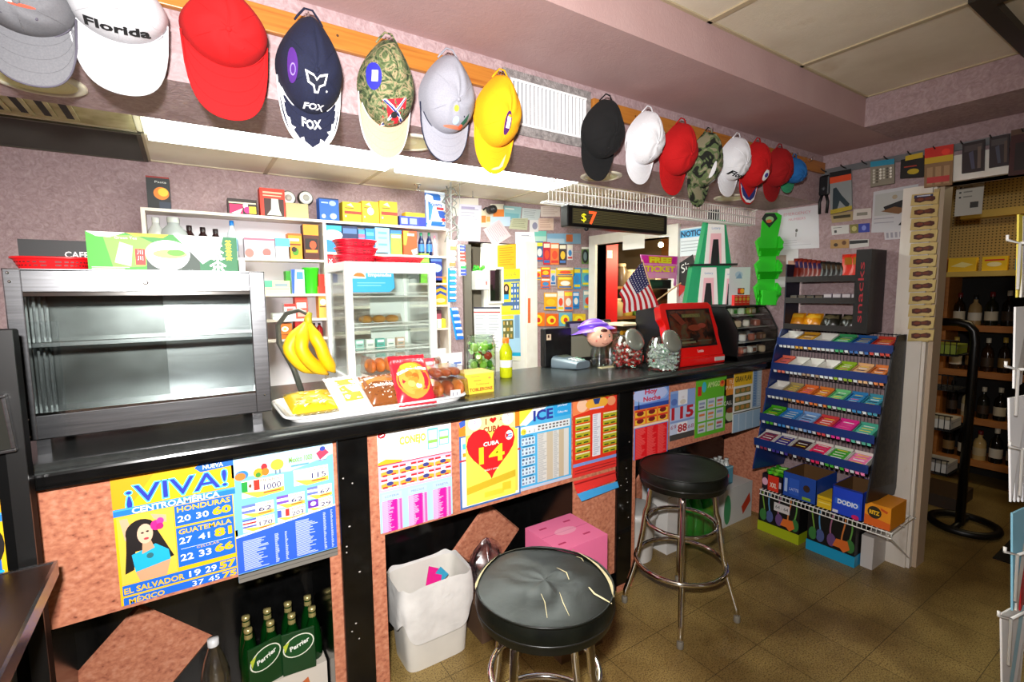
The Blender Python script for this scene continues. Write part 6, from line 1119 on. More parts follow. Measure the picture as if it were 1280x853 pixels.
# ------------------------------------------------------------------ pantry seen through the kitchen doorway
ps=thing('pantry_shelf','wooden shelf stacked with goods in the room beyond the kitchen doorway','shelf',(4.55,3.95,0)); 
for zz in (1.30,1.62): P_('shelf_board',ps,lambda g:g.box(3.56,5.15,3.7,4.25,zz,zz+.03,M_shelfwood))
for x in (3.56,5.1): P_('side_post',ps,lambda g:g.box(x,x+.04,3.7,4.25,0,2.3,M_shelfwood))
rr=random.Random(21)
def at_x(px,y): return oY(px,330,y).x
for i,(px,c,w,h,zz) in enumerate(((757,'#8a7a5a',.07,.16,1.33),(772,'#b8a878',.08,.19,1.33),(785,'#c8b04a',.07,.15,1.33),(797,'#5a8a3a',.07,.17,1.33),(768,'#4a3a2a',.05,.20,1.65),(779,'#6a5a44',.06,.24,1.65),(790,'#a89878',.07,.18,1.65),(812,'#7a6a50',.08,.22,1.65),(822,'#d8c8a0',.06,.14,1.65))):
    x=at_x(px,3.78); t=thing('food_jar','%s jar on the %s pantry shelf, number %d from the left'%(['olive','tan','mustard','green','dark brown','brown','beige','taupe','cream'][i],'lower' if zz<1.5 else 'upper',(i if i<4 else i-4)+1),'jar',(x,3.80,zz)); t['label']='%s jar on the %s board of the pantry shelf'%(['olive','tan','mustard','green','dark brown','mid brown','beige','taupe','cream'][i],'lower' if zz<1.5 else 'upper'); t['group']='pantry jars'; g=G(); g.lathe([(w*.9,0),(w,.01),(w,h*.7),(w*.7,h*.85),(w*.7,h*.9)],C(c,.3),16); g.build('jar_body',t); g=G(); g.lathe([(w*.74,h*.88),(w*.74,h),(w*.6,h*1.01)],C('#c8b890',.4),16); g.build('lid',t)
a=oX(752,302,3.60);b=oX(766,352,3.60)
g=G(); A=oY(752,304,3.75);B=oY(766,352,3.75); g.box(0,B.x-A.x,0,.02,-A.z,0,'#e01a20'); g.box(.01,(B.x-A.x)*.5,-.001,0,(B.z-A.z)*.4,(B.z-A.z)*.2,'#f0d0c8'); o=g.build('red_banner',loc=(A.x,A.y-.07,A.z)); tag(o,'tall red sign board standing inside the pantry doorway','sign')
A=oX(779,304,XR-.026);B=oX(806,322,XR-.026); g=G(); g.box(-.001,.0,0,A.y-B.y,-.13,0,'#f4f2ea'); o=g.build('door_sheet',loc=(XR-.031,B.y,2.10)); tag(o,'blank white sheet hanging from the top of the kitchen doorway','paper')
t=thing('pendant_bulb','small glowing bulb hanging in the pantry','bulb',(oY(826,306,3.35).x,3.35,oY(826,306,3.35).z)); g=G(); g.sphere((0,0,0),.028,C('#ffe8b0',.5,emit=6),12); g.build('bulb',t); g=G(); g.cyl((0,0,.025),(0,0,ZC-t.location.z),.006,'#3a3020'); g.build('cord',t)
l=bpy.data.lights.new('pantry_bulb','POINT'); l.energy=30; l.color=(1,.8,.5); l.shadow_soft_size=.05; o=bpy.data.objects.new('pantry_bulb',l); COL.objects.link(o); o.location=(t.location.x,t.location.y-.05,t.location.z-.08)
# ------------------------------------------------------------------ stools
def ringpts(r,z,n=36): return [(r*math.cos(2*math.pi*i/n),r*math.sin(2*math.pi*i/n),z) for i in range(n)]
VIN=noisy('worn_black_vinyl',['#070806','#0d0f0a','#12140e'],scale=14,rough=.38,bump=.06,bscale=30); VIN.node_tree.nodes['Principled BSDF'].inputs['Specular IOR Level'].default_value=.3; FOAM=noisy('exposed_foam',['#c8b88a','#e0d4a8'],scale=40,rough=.9)
def stool(label,x,y,rz,worn):
    t=thing('bar_stool',label,'stool',(x,y,0),rz,'bar stools'); SZ=.755; R=.198
    g=G(); n=48
    def top(u,v):
        a=2*math.pi*u; r=R*v; z=SZ-.012+.012*math.cos(v*1.2)*1.0
        if worn: z+=-.007*max(0,math.sin(2*a+1))*v*v+.0025*math.sin(2*a+5*v)*v*(1-v)*3+.001*math.sin(11*v+3*math.sin(3*a))*v*(1-v)*4
        else: z+=-.012*math.exp(-((v-.2)/.5)**2)
        return (r*math.cos(a),r*math.sin(a),z)
    g.grid(top,n,10,VIN); z1=SZ-.012+.012*math.cos(1.2)
    g.grid(lambda u,v:((R+.007*math.sin(v*math.pi))*math.cos(2*math.pi*u),(R+.007*math.sin(v*math.pi))*math.sin(2*math.pi*u),z1-.078*v-(.006*max(0,math.sin(6*math.pi*u+1))*(1-v) if worn else 0)),n,6,VIN); g.add([(R*math.cos(2*math.pi*i/n),R*math.sin(2*math.pi*i/n),z1-.078) for i in range(n)],[tuple(range(n))],VIN)
    so=g.build('seat',t)
    g=G(); g.tube([(p[0],p[1],z1-(.003*max(0,math.sin(3*math.atan2(p[1],p[0])+1)) if worn else 0)) for p in ringpts(R+.003,0,48)],.0035,VIN,6,closed=True); g.tube(ringpts(R+.005,z1-.05,48),.003,C('#1a1a18',.3),6,closed=True); g.build('piping',so)
    if worn:
        def crack(pts,w,name):
            g=G(); P=[Vector(p) for p in pts]; L_=[];
            for i,p in enumerate(P):
                d=(P[min(i+1,len(P)-1)]-P[max(i-1,0)]).normalized(); nn=Vector((-d.y,d.x)); ww=w*math.sin(math.pi*(i+.6)/(len(P)+.2))
                for s_ in (1,-1): q=p+nn*ww*s_; v=q.length/R; L_.append((q.x,q.y,top(math.atan2(q.y,q.x)/(2*math.pi),min(v,1))[2]+.0015))
            g.add(L_,[(2*i,2*i+1,2*i+3,2*i+2) for i in range(len(P)-1)],FOAM); g.build(name,so)
        c,s_=math.cos(-rz),math.sin(-rz); W2=lambda x,y:(c*x-s_*y,s_*x+c*y)
        crack([W2(.09,-.185),W2(.085,-.16),W2(.078,-.13),W2(.083,-.10)],.0035,'tear'); crack([W2(.06,-.04),W2(.075,-.01),W2(.07,.03)],.0016,'tear'); crack([W2(-.04,-.16),W2(-.02,-.11),W2(.0,-.07)],.001,'tear'); crack([W2(-.09,-.13),W2(-.06,-.08),W2(-.05,-.05)],.001,'tear'); crack([W2(.17,.02),W2(.18,.04),W2(.175,.06)],.0016,'tear')
        for a0,a1,w in ((-1.0,.45,.014),(1.7,2.75,.009)):
            g=G(); g.grid(lambda u,v:((R+.006-w*1.6*v*math.sin(math.pi*u)**.6)*math.cos(a0+(a1-a0)*u-rz),(R+.006-w*1.6*v*math.sin(math.pi*u)**.6)*math.sin(a0+(a1-a0)*u-rz),z1+.004*v+.002-(.006*(1-v)*math.sin(math.pi*u))),20,3,FOAM); g.build('foam_edge',so)
    for k in range(4):
        a=k*math.pi/2; c,s_=math.cos(a),math.sin(a); P=[(.02,SZ-.09),(.10,SZ-.09),(.135,SZ-.10),(.150,SZ-.13),(.158,SZ-.22),(.170,.50),(.185,.38),(.200,.30),(.212,.24),(.225,.19),(.252,.10),(.262,.07),(.266,.02)]
        g=G(); g.tube([(r*c,r*s_,z) for r,z in P],.0125,M_chrome,10); lo=g.build('leg',t)
        g=G(); g.lathe([(.014,0),(.0155,.004),(.0150,.03),(.0130,.034)],C('#7a7468',.5),12,c=(.266*c,.266*s_,0)); g.build('foot_cap',lo)
    g=G(); g.tube(ringpts(.213,.27),.0115,M_chrome,8,closed=True); g.build('foot_ring',t)
    g=G(); g.tube(ringpts(.163,.47),.0095,M_chrome,8,closed=True); g.build('upper_ring',t)
stool('torn black bar stool with yellow foam showing, nearest the camera',.83,1.095,.35,True)
stool('black bar stool on chrome legs further back in front of the right posters',1.962,1.478,math.radians(-141),False)
# ------------------------------------------------------------------ under the counter
t=thing('trash_bin','white plastic trash bin with a liner bag standing in the knee space','trash bin',(.825,1.935,0)); BW=noisy('white_bin_plastic',['#d8d4ca','#e6e2d8'],scale=8,rough=.5)
g=G(); 
def rr_(u,k,w=.17,d=.115): a=2*math.pi*u; c,s_=math.cos(a),math.sin(a); e=2/6; return ((abs(c)**e*(1 if c>0 else -1))*w*k,(abs(s_)**e*(1 if s_>0 else -1))*d*k)
g.grid(lambda u,v:(*rr_(u,.82+.16*v),.36*v),40,6,BW); g.grid(lambda u,v:(*rr_(u,.80+.16*v),.01+.35*v),40,6,BW); g.add([(*rr_(i/40,.82),0) for i in range(40)],[tuple(range(40))],BW); g.build('bin_body',t)
LN=noisy('thin_white_liner',['#d6d4d0','#f0eeea'],scale=12,rough=.4,bump=.35,bscale=14)
g=G(); g.grid(lambda u,v:(lambda k,z:(*rr_(u,k+.012*math.sin(u*50)*v),z+.006*math.sin(u*44)))(1.0+.035*math.sin(v*3)+.02*v,.378-.20*v*(1+.25*math.sin(u*19))),80,8,LN); g.grid(lambda u,v:(*rr_(u,1.0-.08*v-.015*math.sin(u*40)*v),0.378-.16*v+.006*math.sin(u*44)),80,6,LN); g.build('liner_bag',t)
g=G(); g.M=Matrix.Translation((.04,.02,.37))@Matrix.Rotation(.5,4,'Y')@Matrix.Rotation(-.5,4,'X'); g.box(-.045,.03,0,.004,-.04,.045,'#e8188a'); o=g.build('paper_scrap',loc=(.825,1.935,-.06)); tag(o,'bright pink paper scrap inside the white trash bin','scrap')
g=G(); g.M=Matrix.Translation((.075,.03,.375))@Matrix.Rotation(.9,4,'Y'); g.box(-.03,.03,0,.004,-.02,.02,'#3aa8d0'); o=g.build('paper_scrap',loc=(.825,1.935,-.06)); tag(o,'blue paper scrap behind the pink one in the trash bin','scrap')
t=thing('clear_bag','crumpled clear plastic bag slumped on the right of the trash bin','bag',(1.10,1.90,.16)); g=G(); rr=random.Random(5)
g.grid(lambda u,v:((.085+.02*math.sin(7*u*6.28+9*v)+.015*math.sin(17*u+4))*math.sin(math.pi*v)**.7*math.cos(2*math.pi*u),(.07+.02*math.sin(5*u*6.28+7*v))*math.sin(math.pi*v)**.7*math.sin(2*math.pi*u),.29*v+.012*math.sin(23*u+11*v)),36,20,glass('crinkled_film','#f4eef6',.3,.86)); g.build('film',t)
carton('cardboard_box','low brown cardboard box on the floor right of the trash bin','box',1.03,1.28,1.83,2.05,0,.155,'#5a4434',[],top='#6a523e')
carton('cardboard_box','plain brown carton under the pink box by the black post','box',1.25,1.49,1.53,1.76,0,.262,'#6a5038',[])
carton('pink_box','bright pink carton with red marks in front of the salmon strip','box',1.235,1.505,1.52,1.775,.2625,.52,'#e8709c',[],top='#ee7aa6')
g=G(); g.M=Matrix.Translation((1.235,1.52,.5204)); 
for a,b in ((.05,.05),(.2,.2),(.2,.06),(.06,.2)): g.box(a-.02,a+.02,b-.005,b+.005,0,.0004,'#b83060')
g.M=g.M@Matrix.Translation((.135,.13,.0005)); g.poly(circ(0,0,.06,.03,14),0,'#f0a0bc'); g.box(-.135,.135,.0,.0012,-.0003,.0001,'#b84a78')
o=g.build('printed_mark',bpy.data.objects['pink_box']); o.location=-Vector(bpy.data.objects['pink_box'].location)
# mineral water bottles in the left niche
WG=C('#06380f',.08,trans=.3); BX=carton('bottle_carton','white printed carton that the green bottles stand on','box',.092,.372,1.90,2.12,0,.17,'#d8d0c4',[('p',[(.65,.3),(.75,.2),(.8,.6),(.7,.7)],'#c86a3a')],top='#cfc6b8')
n=0
for j in range(2):
    for i in range(4):
        x=.115+i*.074; y=1.955+j*.085; t=thing('water_bottle','green glass water bottle in the %s row of the counter niche, %s from left'%(('front','back')[j],('first','second','third','fourth')[i]),'bottle',(x,y,.1705)); t['group']='green water bottles'
        g=G(); g.lathe([(.028,0),(.032,.006),(.032,.05),(.030,.09),(.024,.13),(.015,.16),(.0125,.185),(.0125,.20)],WG,16); g.build('bottle_body',t)
        g=G(); g.lathe([(.014,.192),(.0145,.197),(.0135,.206),(.0001,.207)],C('#c8b878',.3,.6),14); g.build('cap',t)
        g=G(); g.lathe([(.0135,.165),(.0142,.17),(.0132,.186)],C('#c0b070',.3,.5),14,caps=False); g.build('neck_foil',t)
for i,(x,rz) in enumerate(((.16,.25),(.275,-.1))):
    t=thing('bottle_sleeve','green oval labelled cardboard bottle sleeve, the %s one in front of the bottles'%('left','right')[i],'sleeve',(x,1.905,.1705),rz); g=G(); g.rbox(-.058,.058,-.008,0,.0,.165,C('#0d3a18',.4),.002); g.build('card',t)
    g=G(); g.M=Matrix.Translation((0,-.0083,.108))@RY@Matrix.Rotation(.35,4,'Z'); g.poly(circ(0,0,.056,.042,24),0,'#e8ecd8'); g.poly(circ(0,0,.052,.038,24),.0002,'#10481c'); g.poly([(-.05,.0),(-.02,.034),(-.045,.03)],.0003,'#b8c83a'); g.text('Perrier',.004,-.006,.018,'#f0f4ea',z=.0005,bold=.03,w=.074,shear=.2); g.build('oval_label',t)
t=thing('plastic_bottle','clear empty plastic bottle on the floor below the left diamond panel','bottle',(.005,1.96,.0)); g=G(); g.lathe([(.04,0),(.045,.01),(.045,.25),(.03,.31),(.016,.35),(.016,.36)],PLAS,16); g.build('bottle_body',t); g=G(); g.lathe([(.018,.355),(.018,.38),(.001,.381)],C('#d8d8d8',.4),14); g.build('cap',t)
# things under the right counter section
t=thing('white_bucket','white plastic bucket in the knee space behind the chrome stool','bucket',(2.18,1.98,0)); g=G(); g.lathe([(.11,0),(.13,.26),(.137,.265),(.137,.29)],C('#d9d6d0',.4),28); g.build('bucket_body',t); g=G(); g.lathe([(.141,.275),(.141,.30),(.12,.306),(.0001,.306)],C('#c8c6c2',.4),28); g.build('lid',t)
carton('storage_box','white plastic box behind the chrome stool legs','box',2.34,2.50,1.86,2.06,0,.41,'#d4d2ce',[('r',0,.12,1,.14,'#a8a6a2')])
t=thing('bottle_pack','green shrink wrapped pack of soda bottles behind the chrome stool','bottle pack',(2.68,1.95,0))
for i in range(3):
    for j in range(2): g=G(); g.lathe([(.046,0),(.05,.01),(.05,.17),(.034,.23),(.016,.27),(.016,.285)],C('#1a8a2a',.15),14,c=(-.105+i*.104,-.045+j*.1,0)); bo=g.build('soda_bottle',t); g=G(); g.lathe([(.018,.28),(.018,.30),(.0001,.301)],C('#20a84a',.4),12,c=(-.105+i*.104,-.045+j*.1,0)); g.build('cap',bo)
g=G(); g.grid(lambda u,v:((.17*(abs(math.cos(6.283*u))**.5)*(1 if math.cos(6.283*u)>0 else -1)),.105*(abs(math.sin(6.283*u))**.5)*(1 if math.sin(6.283*u)>0 else -1),.01+.20*v),40,3,PLAS); g.build('shrink_wrap',t)
carton('soda_carton','white carton with red flag print at the right end of the knee space','box',2.93,3.26,1.87,2.12,0,.26,'#c8c8c4',[('e',.12,.55,.12,.4,'#3a8a5a'),('p',[(.62,.62),(.9,.3),(.95,.55),(.68,.85)],'#c03a1e')],top='#d8d8d4')
t=thing('bottle_carrier','pale blue cardboard carrier of small bottles on the white carton','bottle carrier',(3.0,1.98,.2605)); g=G(); g.rbox(-.06,.10,-.06,.06,0,.125,C('#5a9ab0',.5),.003); g.M=Matrix.Translation((-.06,-.0605,0))@RY; draw(g,.16,.125,[('r',0,.0,1,.08,'#9ac8d4'),('e',.6,.5,.12,.14,'#c04a5a'),('r',.1,.4,.4,.5,'#d8ecf0')]+[('r',.05+.1*i,.9,.1+.1*i,1,'#1c1c1c') for i in range(9)],0); g.build('carrier',t)
for i in range(3):
    for j in range(2): g=G(); g.lathe([(.022,.126),(.014,.15),(.012,.165),(.0145,.166),(.0145,.175),(.0001,.176)],C('#c8ccc8',.25),10,c=(-.03+i*.05,-.025+j*.05,0)); g.build('bottle_neck',t)
# ------------------------------------------------------------------ left end: black cabinet, napkin holder, side table
CAB=noisy('dull_black_laminate',['#040404','#080808'],scale=9,rough=.6); CAB.node_tree.nodes['Principled BSDF'].inputs['Specular IOR Level'].default_value=.08
t=thing('black_cabinet','tall black cabinet edge with a poster at the far left of the counter','cabinet',(-.60,1.70,0)); g=G(); g.rbox(-.25,.245,-.06,.012,0,1.52,CAB,.006); g.build('cabinet_body',t); g=G(); g.box(.215,.249,-.067,-.06,0,1.52,C('#0e0d0c',.4)); g.build('edge_trim',t)
M=Matrix.Translation((-.70,1.638,.79))@RY
sheet('lottery_poster','VIVA poster strip on the black cabinet at the far left edge','poster',M,.295,.385,Yl,[c for c in viva if c[0]!='t']+[('p',[(.60,.62),(.98,.62),(1.0,.86),(.62,.88)],'#18b3e4'),('e',.86,.45,.14,.16,'#140c0c')])
t=thing('picture_holder','small metal framed holder tilted at the far left edge above the poster','holder',(-.435,1.62,1.225)); t.rotation_euler=(0,math.radians(-4),0); g=G(); 
for a in ((-.09,.075,0,.008),(-.09,.075,.132,.14),(.067,.075,.008,.132),(-.09,-.082,.008,.132)): g.rbox(a[0],a[1],-.012,.012,a[2],a[3],M_alu,.002)
g.build('frame',t); g=G(); g.box(-.082,.067,-.002,.002,.008,.132,C('#2a2a26',.2)); g.build('panel',t)
t=thing('side_table','narrow dark wood side table with metal edge at the lower left','side table',(-.52,1.40,0)); DW=noisy('dark_walnut',['#1e120c','#33211a'],scale=6,rough=.3,stretch=(8,1,8))
g=G(); g.box(-.22,.205,-.35,.20,.915,.94,DW); g.box(-.15,-.0,-.25,.17,.9401,.9405,'#120b08'); g.build('table_top',t); g=G(); g.box(.205,.212,-.35,.205,.905,.942,M_alu); g.box(-.22,.205,.20,.207,.905,.942,M_alu); g.build('edge_band',t)
for x in (-.17,.10):
    for y in (-.29,.17): g=G(); g.cyl((x,y,0),(x,y,.915),.014,C('#4a4c4c',.35,.7),r1=.03,n=14); g.build('leg',t)
# ------------------------------------------------------------------ right wall: signs and papers
def paperX(label,q,base,cmds=(),k=0,name='paper_notice',cat='paper',group=None,X=None,th=.0012):
    xx=(X or XR)-.0012-.0022*k; V=[oX(a,b,xx) for a,b in q]; c=V[3]; t=G(); vs=[v-c for v in V]
    o=[Vector((0,v.y,v.z)) for v in vs]; b_=[Vector((th,v.y,v.z)) for v in vs]
    t.add(o+b_,[(0,3,2,1),(4,5,6,7),(0,1,5,4),(1,2,6,5),(2,3,7,6),(3,0,4,7)],base)
    def bl(u,v): return o[0].lerp(o[1],u).lerp(o[3].lerp(o[2],u),v)
    for i,cm in enumerate(cmds):
        zz=Vector((-.0002-.00004*i,0,0))
        if cm[0]=='r': t.add([bl(cm[1],cm[2])+zz,bl(cm[1],cm[4])+zz,bl(cm[3],cm[4])+zz,bl(cm[3],cm[2])+zz],[(0,1,2,3)],cm[5])
        elif cm[0]=='e': t.add([bl(cm[1]+cm[3]*math.cos(a),cm[2]+cm[4]*math.sin(a))+zz for a in [2*math.pi*j/16 for j in range(16)]],[tuple(range(16))],cm[5])
        elif cm[0]=='p': t.add([bl(u,v)+zz for u,v in cm[1]],[tuple(range(len(cm[1])))],cm[2])
        elif cm[0]=='t': t.text(cm[3],cm[1],-cm[2],cm[4],cm[5],warp=lambda p:tuple(bl(p[0],-p[1])+zz),**(cm[6] if len(cm)>6 else {}))
    ob=t.build(name,loc=c); tag(ob,label,cat,group); return ob
paperX('white NOTICE sign with blue heading beside the kitchen doorway',[(848,287),(884,282),(884,318),(848,321)],'#dfe6ea',[('r',.06,.06,.94,.34,'#5ab4e4'),('t',.5,.30,'NOTICE',.2,'#14305a',{'w':.8,'bold':.04})]+lines(.1,.46,.9,.92,4,'#a8b0b8',3,fill=.25),0)
paperX('black and red flag like banner hanging by the NOTICE sign',[(842,334),(866,318),(872,345),(848,372)],'#181414',[('t',.55,.4,'Sh',.3,'#e8e4e0',{'w':.4}),('p',[(0,.5),(.3,.8),(.5,1.0),(.0,1)],'#b01c1c')],1)
paperX('white poster with pink heading on the right wall',[(972,263),(1023,256),(1024,310),(968,313)],'#d8d6da',[('t',.5,.17,'EMERGENCY',.07,'#d08a98',{'w':.66}),('t',.5,.30,'NUMBERS',.06,'#d08a98',{'w':.4}),('e',.5,.55,.03,.04,'#55504c'),('r',.48,.6,.5,.7,'#6a645e')]+lines(.15,.78,.85,.95,3,'#b8b4bc',2,fill=.2),0)
paperX('white sheet with two brown photos behind the green tower',[(965,312),(998,312),(998,358),(965,360)],'#ccc8c8',[('r',.15,.15,.55,.72,'#9a8478'),('r',.62,.3,1,.75,'#a87a64')],1)
cds=[((1038,267),(1066,264),(1066,276),(1040,279),'olive brush card in the top row','#a89468',[('r',.1,.3,.9,.6,'#3a3420')]),((1067,262),(1089,260),(1089,273),(1066,275),'white card with printed line in the top row','#d0c8c0',[('r',.2,.35,.8,.65,'#8a867a')]),((1039,283),(1061,281),(1061,292),(1040,294),'white card with small barcode in the middle row','#c8c4c0',[('r',.15,.5,.3,.8,'#3a3838'),('r',.1,.2,.6,.26,'#5a5858')]),((1062,281),(1073,280),(1073,291),(1063,292),'olive green card in the middle row','#7a7434',[('e',.5,.5,.3,.3,'#b8b06a')]),((1073,280),(1087,279),(1087,290),(1073,291),'deep blue card in the middle row','#2c3a9a',[('e',.5,.5,.2,.3,'#7a88d0')]),((1038,300),(1061,299),(1061,310),(1038,311),'tan card of gold charms in the bottom row','#a8804a',[('e',.3,.6,.12,.2,'#3a2410'),('e',.75,.4,.12,.25,'#5a3414')]),((1062,300),(1086,299),(1086,308),(1062,311),'black and white comb card in the bottom row','#c4c0bc',[('r',0,.1,.95,.5,'#141212')])]
for a,b,c,d,nm,col,cm in cds: paperX(nm+' of small wall cards',[a,b,c,d],col,cm,1,name='small_card',cat='card',group='small cards on the right wall')
paperX('white calendar sheet with a dark picture on the right wall',[(1092,240),(1148,230),(1146,289),(1089,291)],'#c4c4c8',[('r',.05,.08,.95,.6,'#b4b6b4'),('p',[(.25,.4),(.95,.22),(.95,.45),(.3,.5)],'#17161a'),('p',[(.2,.5),(.5,.42),(.8,.5),(.6,.6)],'#7a5430'),('e',.5,.2,.06,.05,'#a89a80'),('p',[(.6,.85),(.75,.68),(1,.65),(1,.9)],'#141316'),('r',.05,.66,.5,.68,'#9a9aa4'),('r',.05,.76,.5,.78,'#9a9aa4')],1)
paperX('strip of numbered tags below the calendar sheet',[(1105,290),(1136,287),(1136,298),(1106,300)],'#c8c4c8',[('r',.08+.18*i,.15,.18+.18*i,.8,'#9a96a0') for i in range(5)],2)
# peg rail with tools along the top
ra=oX(1022,217,XR-.02); rb=oX(1300,164,XR-.02)
t=thing('peg_rail','grey metal peg rail with hooks along the top of the right wall','rail',(XR-.012,(ra.y+.62)/2,2.325)); ln_=(ra.y-.62)/2; g=G(); g.box(-.004,.011,-ln_,ln_,-.018,.018,C('#7c7f82',.4,.4)); g.build('rail_bar',t)
for k in range(9): yy=ln_-.05-k*(2*ln_-.1)/8; g=G(); g.tube([(0,yy,0),(-.05,yy,.004),(-.075,yy,.012)],.003,'#222',6); g.build('hook',t)
def tool_pack(label,q,base,cmds,k=26,name='tool_pack',th=.012): return paperX(label,q,base,cmds,k,name=name,cat='pack',X=XR,th=th)
tool_pack('clear bag with white header hanging in the corner by the caps',[(1000,205),(1012,203),(1020,246),(994,250)],glass('bag_film','#cfc8c0',.2,.6),[('p',[(.0,.0),(.9,-.05),(.95,.12),(.1,.2)],'#e8e4e0'),('p',[(.1,.02),(.7,-.0),(.7,.08),(.15,.12)],'#2a1a1c')],10,'clear_bag')
tool_pack('black and orange card with blue pliers',[(1037,216),(1064,211),(1065,262),(1038,268)],'#8a9090',[('r',0,0,1,.12,'#18181a'),('r',0,.12,1,.27,'#d84a22'),('p',[(.15,.4),(.3,.38),(.55,.6),(.9,.85),(.8,.95),(.45,.72),(.3,.95),(.1,.92)],'#22343c'),('r',0,.9,1,1,'#b09a2a')])
tool_pack('clear bag of screws with teal header',[(1088,203),(1118,199),(1118,229),(1088,234)],'#8a8272',[('r',0,-.02,1,.2,'#2a8aa8')]+[('e',.15+.14*(i%6),.35+.12*(i//6),.05,.05,['#c8c4b4','#5a5448','#e8e4d8'][i%3]) for i in range(26)])
tool_pack('black and yellow shield shaped pack',[(1126,200),(1155,194),(1155,221),(1125,223)],'#141210',[('r',.2,-.15,.95,.1,'#c8a828'),('e',.55,.7,.25,.14,'#b8a020'),('r',.15,.4,.7,.46,'#a83a28')])
tool_pack('red and yellow headed pack of wooden traps',[(1156,186),(1192,180),(1190,231),(1155,235)],'#8a6a48',[('r',0,0,1,.25,'#c82a20'),('r',0,.25,1,.40,'#c8a42a'),('e',.75,.16,.15,.08,'#e83a28'),('r',.1,.5,.3,.95,'#a88660'),('r',.4,.5,.6,.95,'#a88660'),('r',.7,.5,.9,.95,'#a88660'),('r',.1,.75,.9,.9,'#b83a3a')])
tool_pack('dark blister card with a tool, left of two near the frame edge',[(1203,180),(1231,174),(1230,213),(1202,217)],'#2a2022',[('r',.1,.1,.9,.3,'#4a4040'),('p',[(.3,.35),(.5,.3),(.6,.9),(.45,.9)],'#4a4a60'),('r',.7,.2,.85,.9,'#6a5a50')])
tool_pack('dark blister card with a tool, right of two near the frame edge',[(1237,172),(1262,167),(1261,206),(1236,210)],'#2a2024',[('r',.1,.1,.9,.3,'#4a4444'),('p',[(.3,.35),(.5,.3),(.6,.9),(.45,.9)],'#464a5a'),('r',.75,.2,.9,.9,'#5a4a40')])
tool_pack('dark red pack at the right end of the peg rail',[(1264,163),(1296,157),(1296,216),(1260,220)],'#3a0e0e',[('r',0,0,1,.12,'#5a4030'),('r',.2,.3,.8,.9,'#1a0808')])
p=oX(1031,226,XR-.03); t=thing('pliers','black handled pliers hanging from the rail on the right wall','pliers',(XR-.03,p.y,p.z)); g=G(); g.rbox(-.012,.006,-.032,.03,-.09,.03,C('#16181c',.4),.01); g.sphere((-.01,0,-.05),.012,'#4a4c50',8); g.build('head',t)
for s_ in (-1,1): g=G(); g.tube([(0,s_*.012,-.085),(0,s_*.024,-.13),(0,s_*.02,-.20)],.009,C('#0e0e10',.5),8); g.build('handle',t)
# nut packets on the jamb
for i in range(12):
    y0=242+i*15.6; paperX('peanut packet strip card, number %s from the top on the door jamb'%('one two three four five six seven eight nine ten eleven twelve'.split()[i]),[(1140-i*.35,y0+1.5-i*.25),(1174-i*.55,y0-2+i*.1),(1172-i*.55,y0+12.5),(1138-i*.35,y0+15.5-i*.2)],'#c8b070' if i else '#c8b070',([('r',.1,.1,.8,.4,'#1c2a5a'),('r',.2,.15,.7,.25,'#c8ccd8')] if i==0 else [])+[('p',[(.12,.35),(.3,.28),(.5,.36),(.72,.25),(.88,.35),(.9,.6),(.8,.75),(.55,.68),(.35,.8),(.14,.7)],'#4a1c10'),('e',.35,.5,.12,.12,'#7a3418'),('e',.62,.48,.12,.12,'#6a2c14')],16+(i%2),name='nut_packet',cat='packet',group='nut packets on the jamb',X=XR-.02,th=.01)
g=G(); A=oX(1171,236,XR-.05);B=oX(1160,428,XR-.05); g.box(0,.008,A.y-.012,A.y+.012,B.z,A.z,'#b8a06a'); o=g.build('cardboard_strip',loc=(XR-.048,0,0)); tag(o,'tall tan cardboard strip holding the nut packets','strip')
# snack shelf on the wall: right wall things use local x to the right of the photo, y into the wall
RZ=-math.pi/2
def wallthing(name,label,cat,X,Y,Z,group=None): return thing(name,label,cat,(X,Y,Z),RZ,group)
def sib(name,label,cat,par,bm,group=None):     # an item resting on a wall fixture, in that fixture's frame
    o=bm.build(name,loc=par.location,rot=par.rotation_euler); return tag(o,label,cat,group)
sr=wallthing('snack_rack','black three tier wall rack of snack bags above the blue candy rack','rack',3.37,1.43,1.36)
g=G(); g.box(-.24,.225,-.012,0,.0,.02,'#0c0c0c'); g.box(.16,.235,-.20,0,-.01,.46,C('#0d0d0f',.4)); g.M=Matrix.Translation((.195,-.2005,.22))@RY@Matrix.Rotation(math.pi/2,4,'Z'); g.text('snacks',0,-.01,.03,'#a81c2a',w=.34); g.build('side_board',sr)
for k,zz in enumerate((.0,.165,.295)): 
    g=G(); g.box(-.24,.165,-.17,-.0,zz-.006,zz,'#121212'); g.box(-.24,.165,-.175,-.17,zz-.01,zz+.025,'#1a1412'); g.build('shelf',sr)
g=G(); g.box(-.245,-.238,-.17,0,-.01,.40,'#14162a'); g.build('side_panel',sr)
def bagshape(g,x,y,z,w,h,d,col,col2,lean=.2,twist=0):
    M0=g.M; g.M=M0@Matrix.Translation((x,y,z))@Matrix.Rotation(twist,4,'Z')@Matrix.Rotation(-lean,4,'X'); 
    def s_(u,v,k): return ((u-.5)*w*(1+.05*math.cos(v*6.28)),k*d/2*math.sin(math.pi*min(1,max(0,u)))**.6*math.sin(math.pi*v)**.6,v*h)
    g.grid(lambda u,v:s_(u,v,-1),6,8,col); g.grid(lambda u,v:s_(u,v,1),6,8,col); 
    g.grid(lambda u,v:(lambda p:(p[0],p[1]-.001,p[2]))(s_(.15+.7*u,.55+.3*v,-1)),4,3,col2); g.M=M0
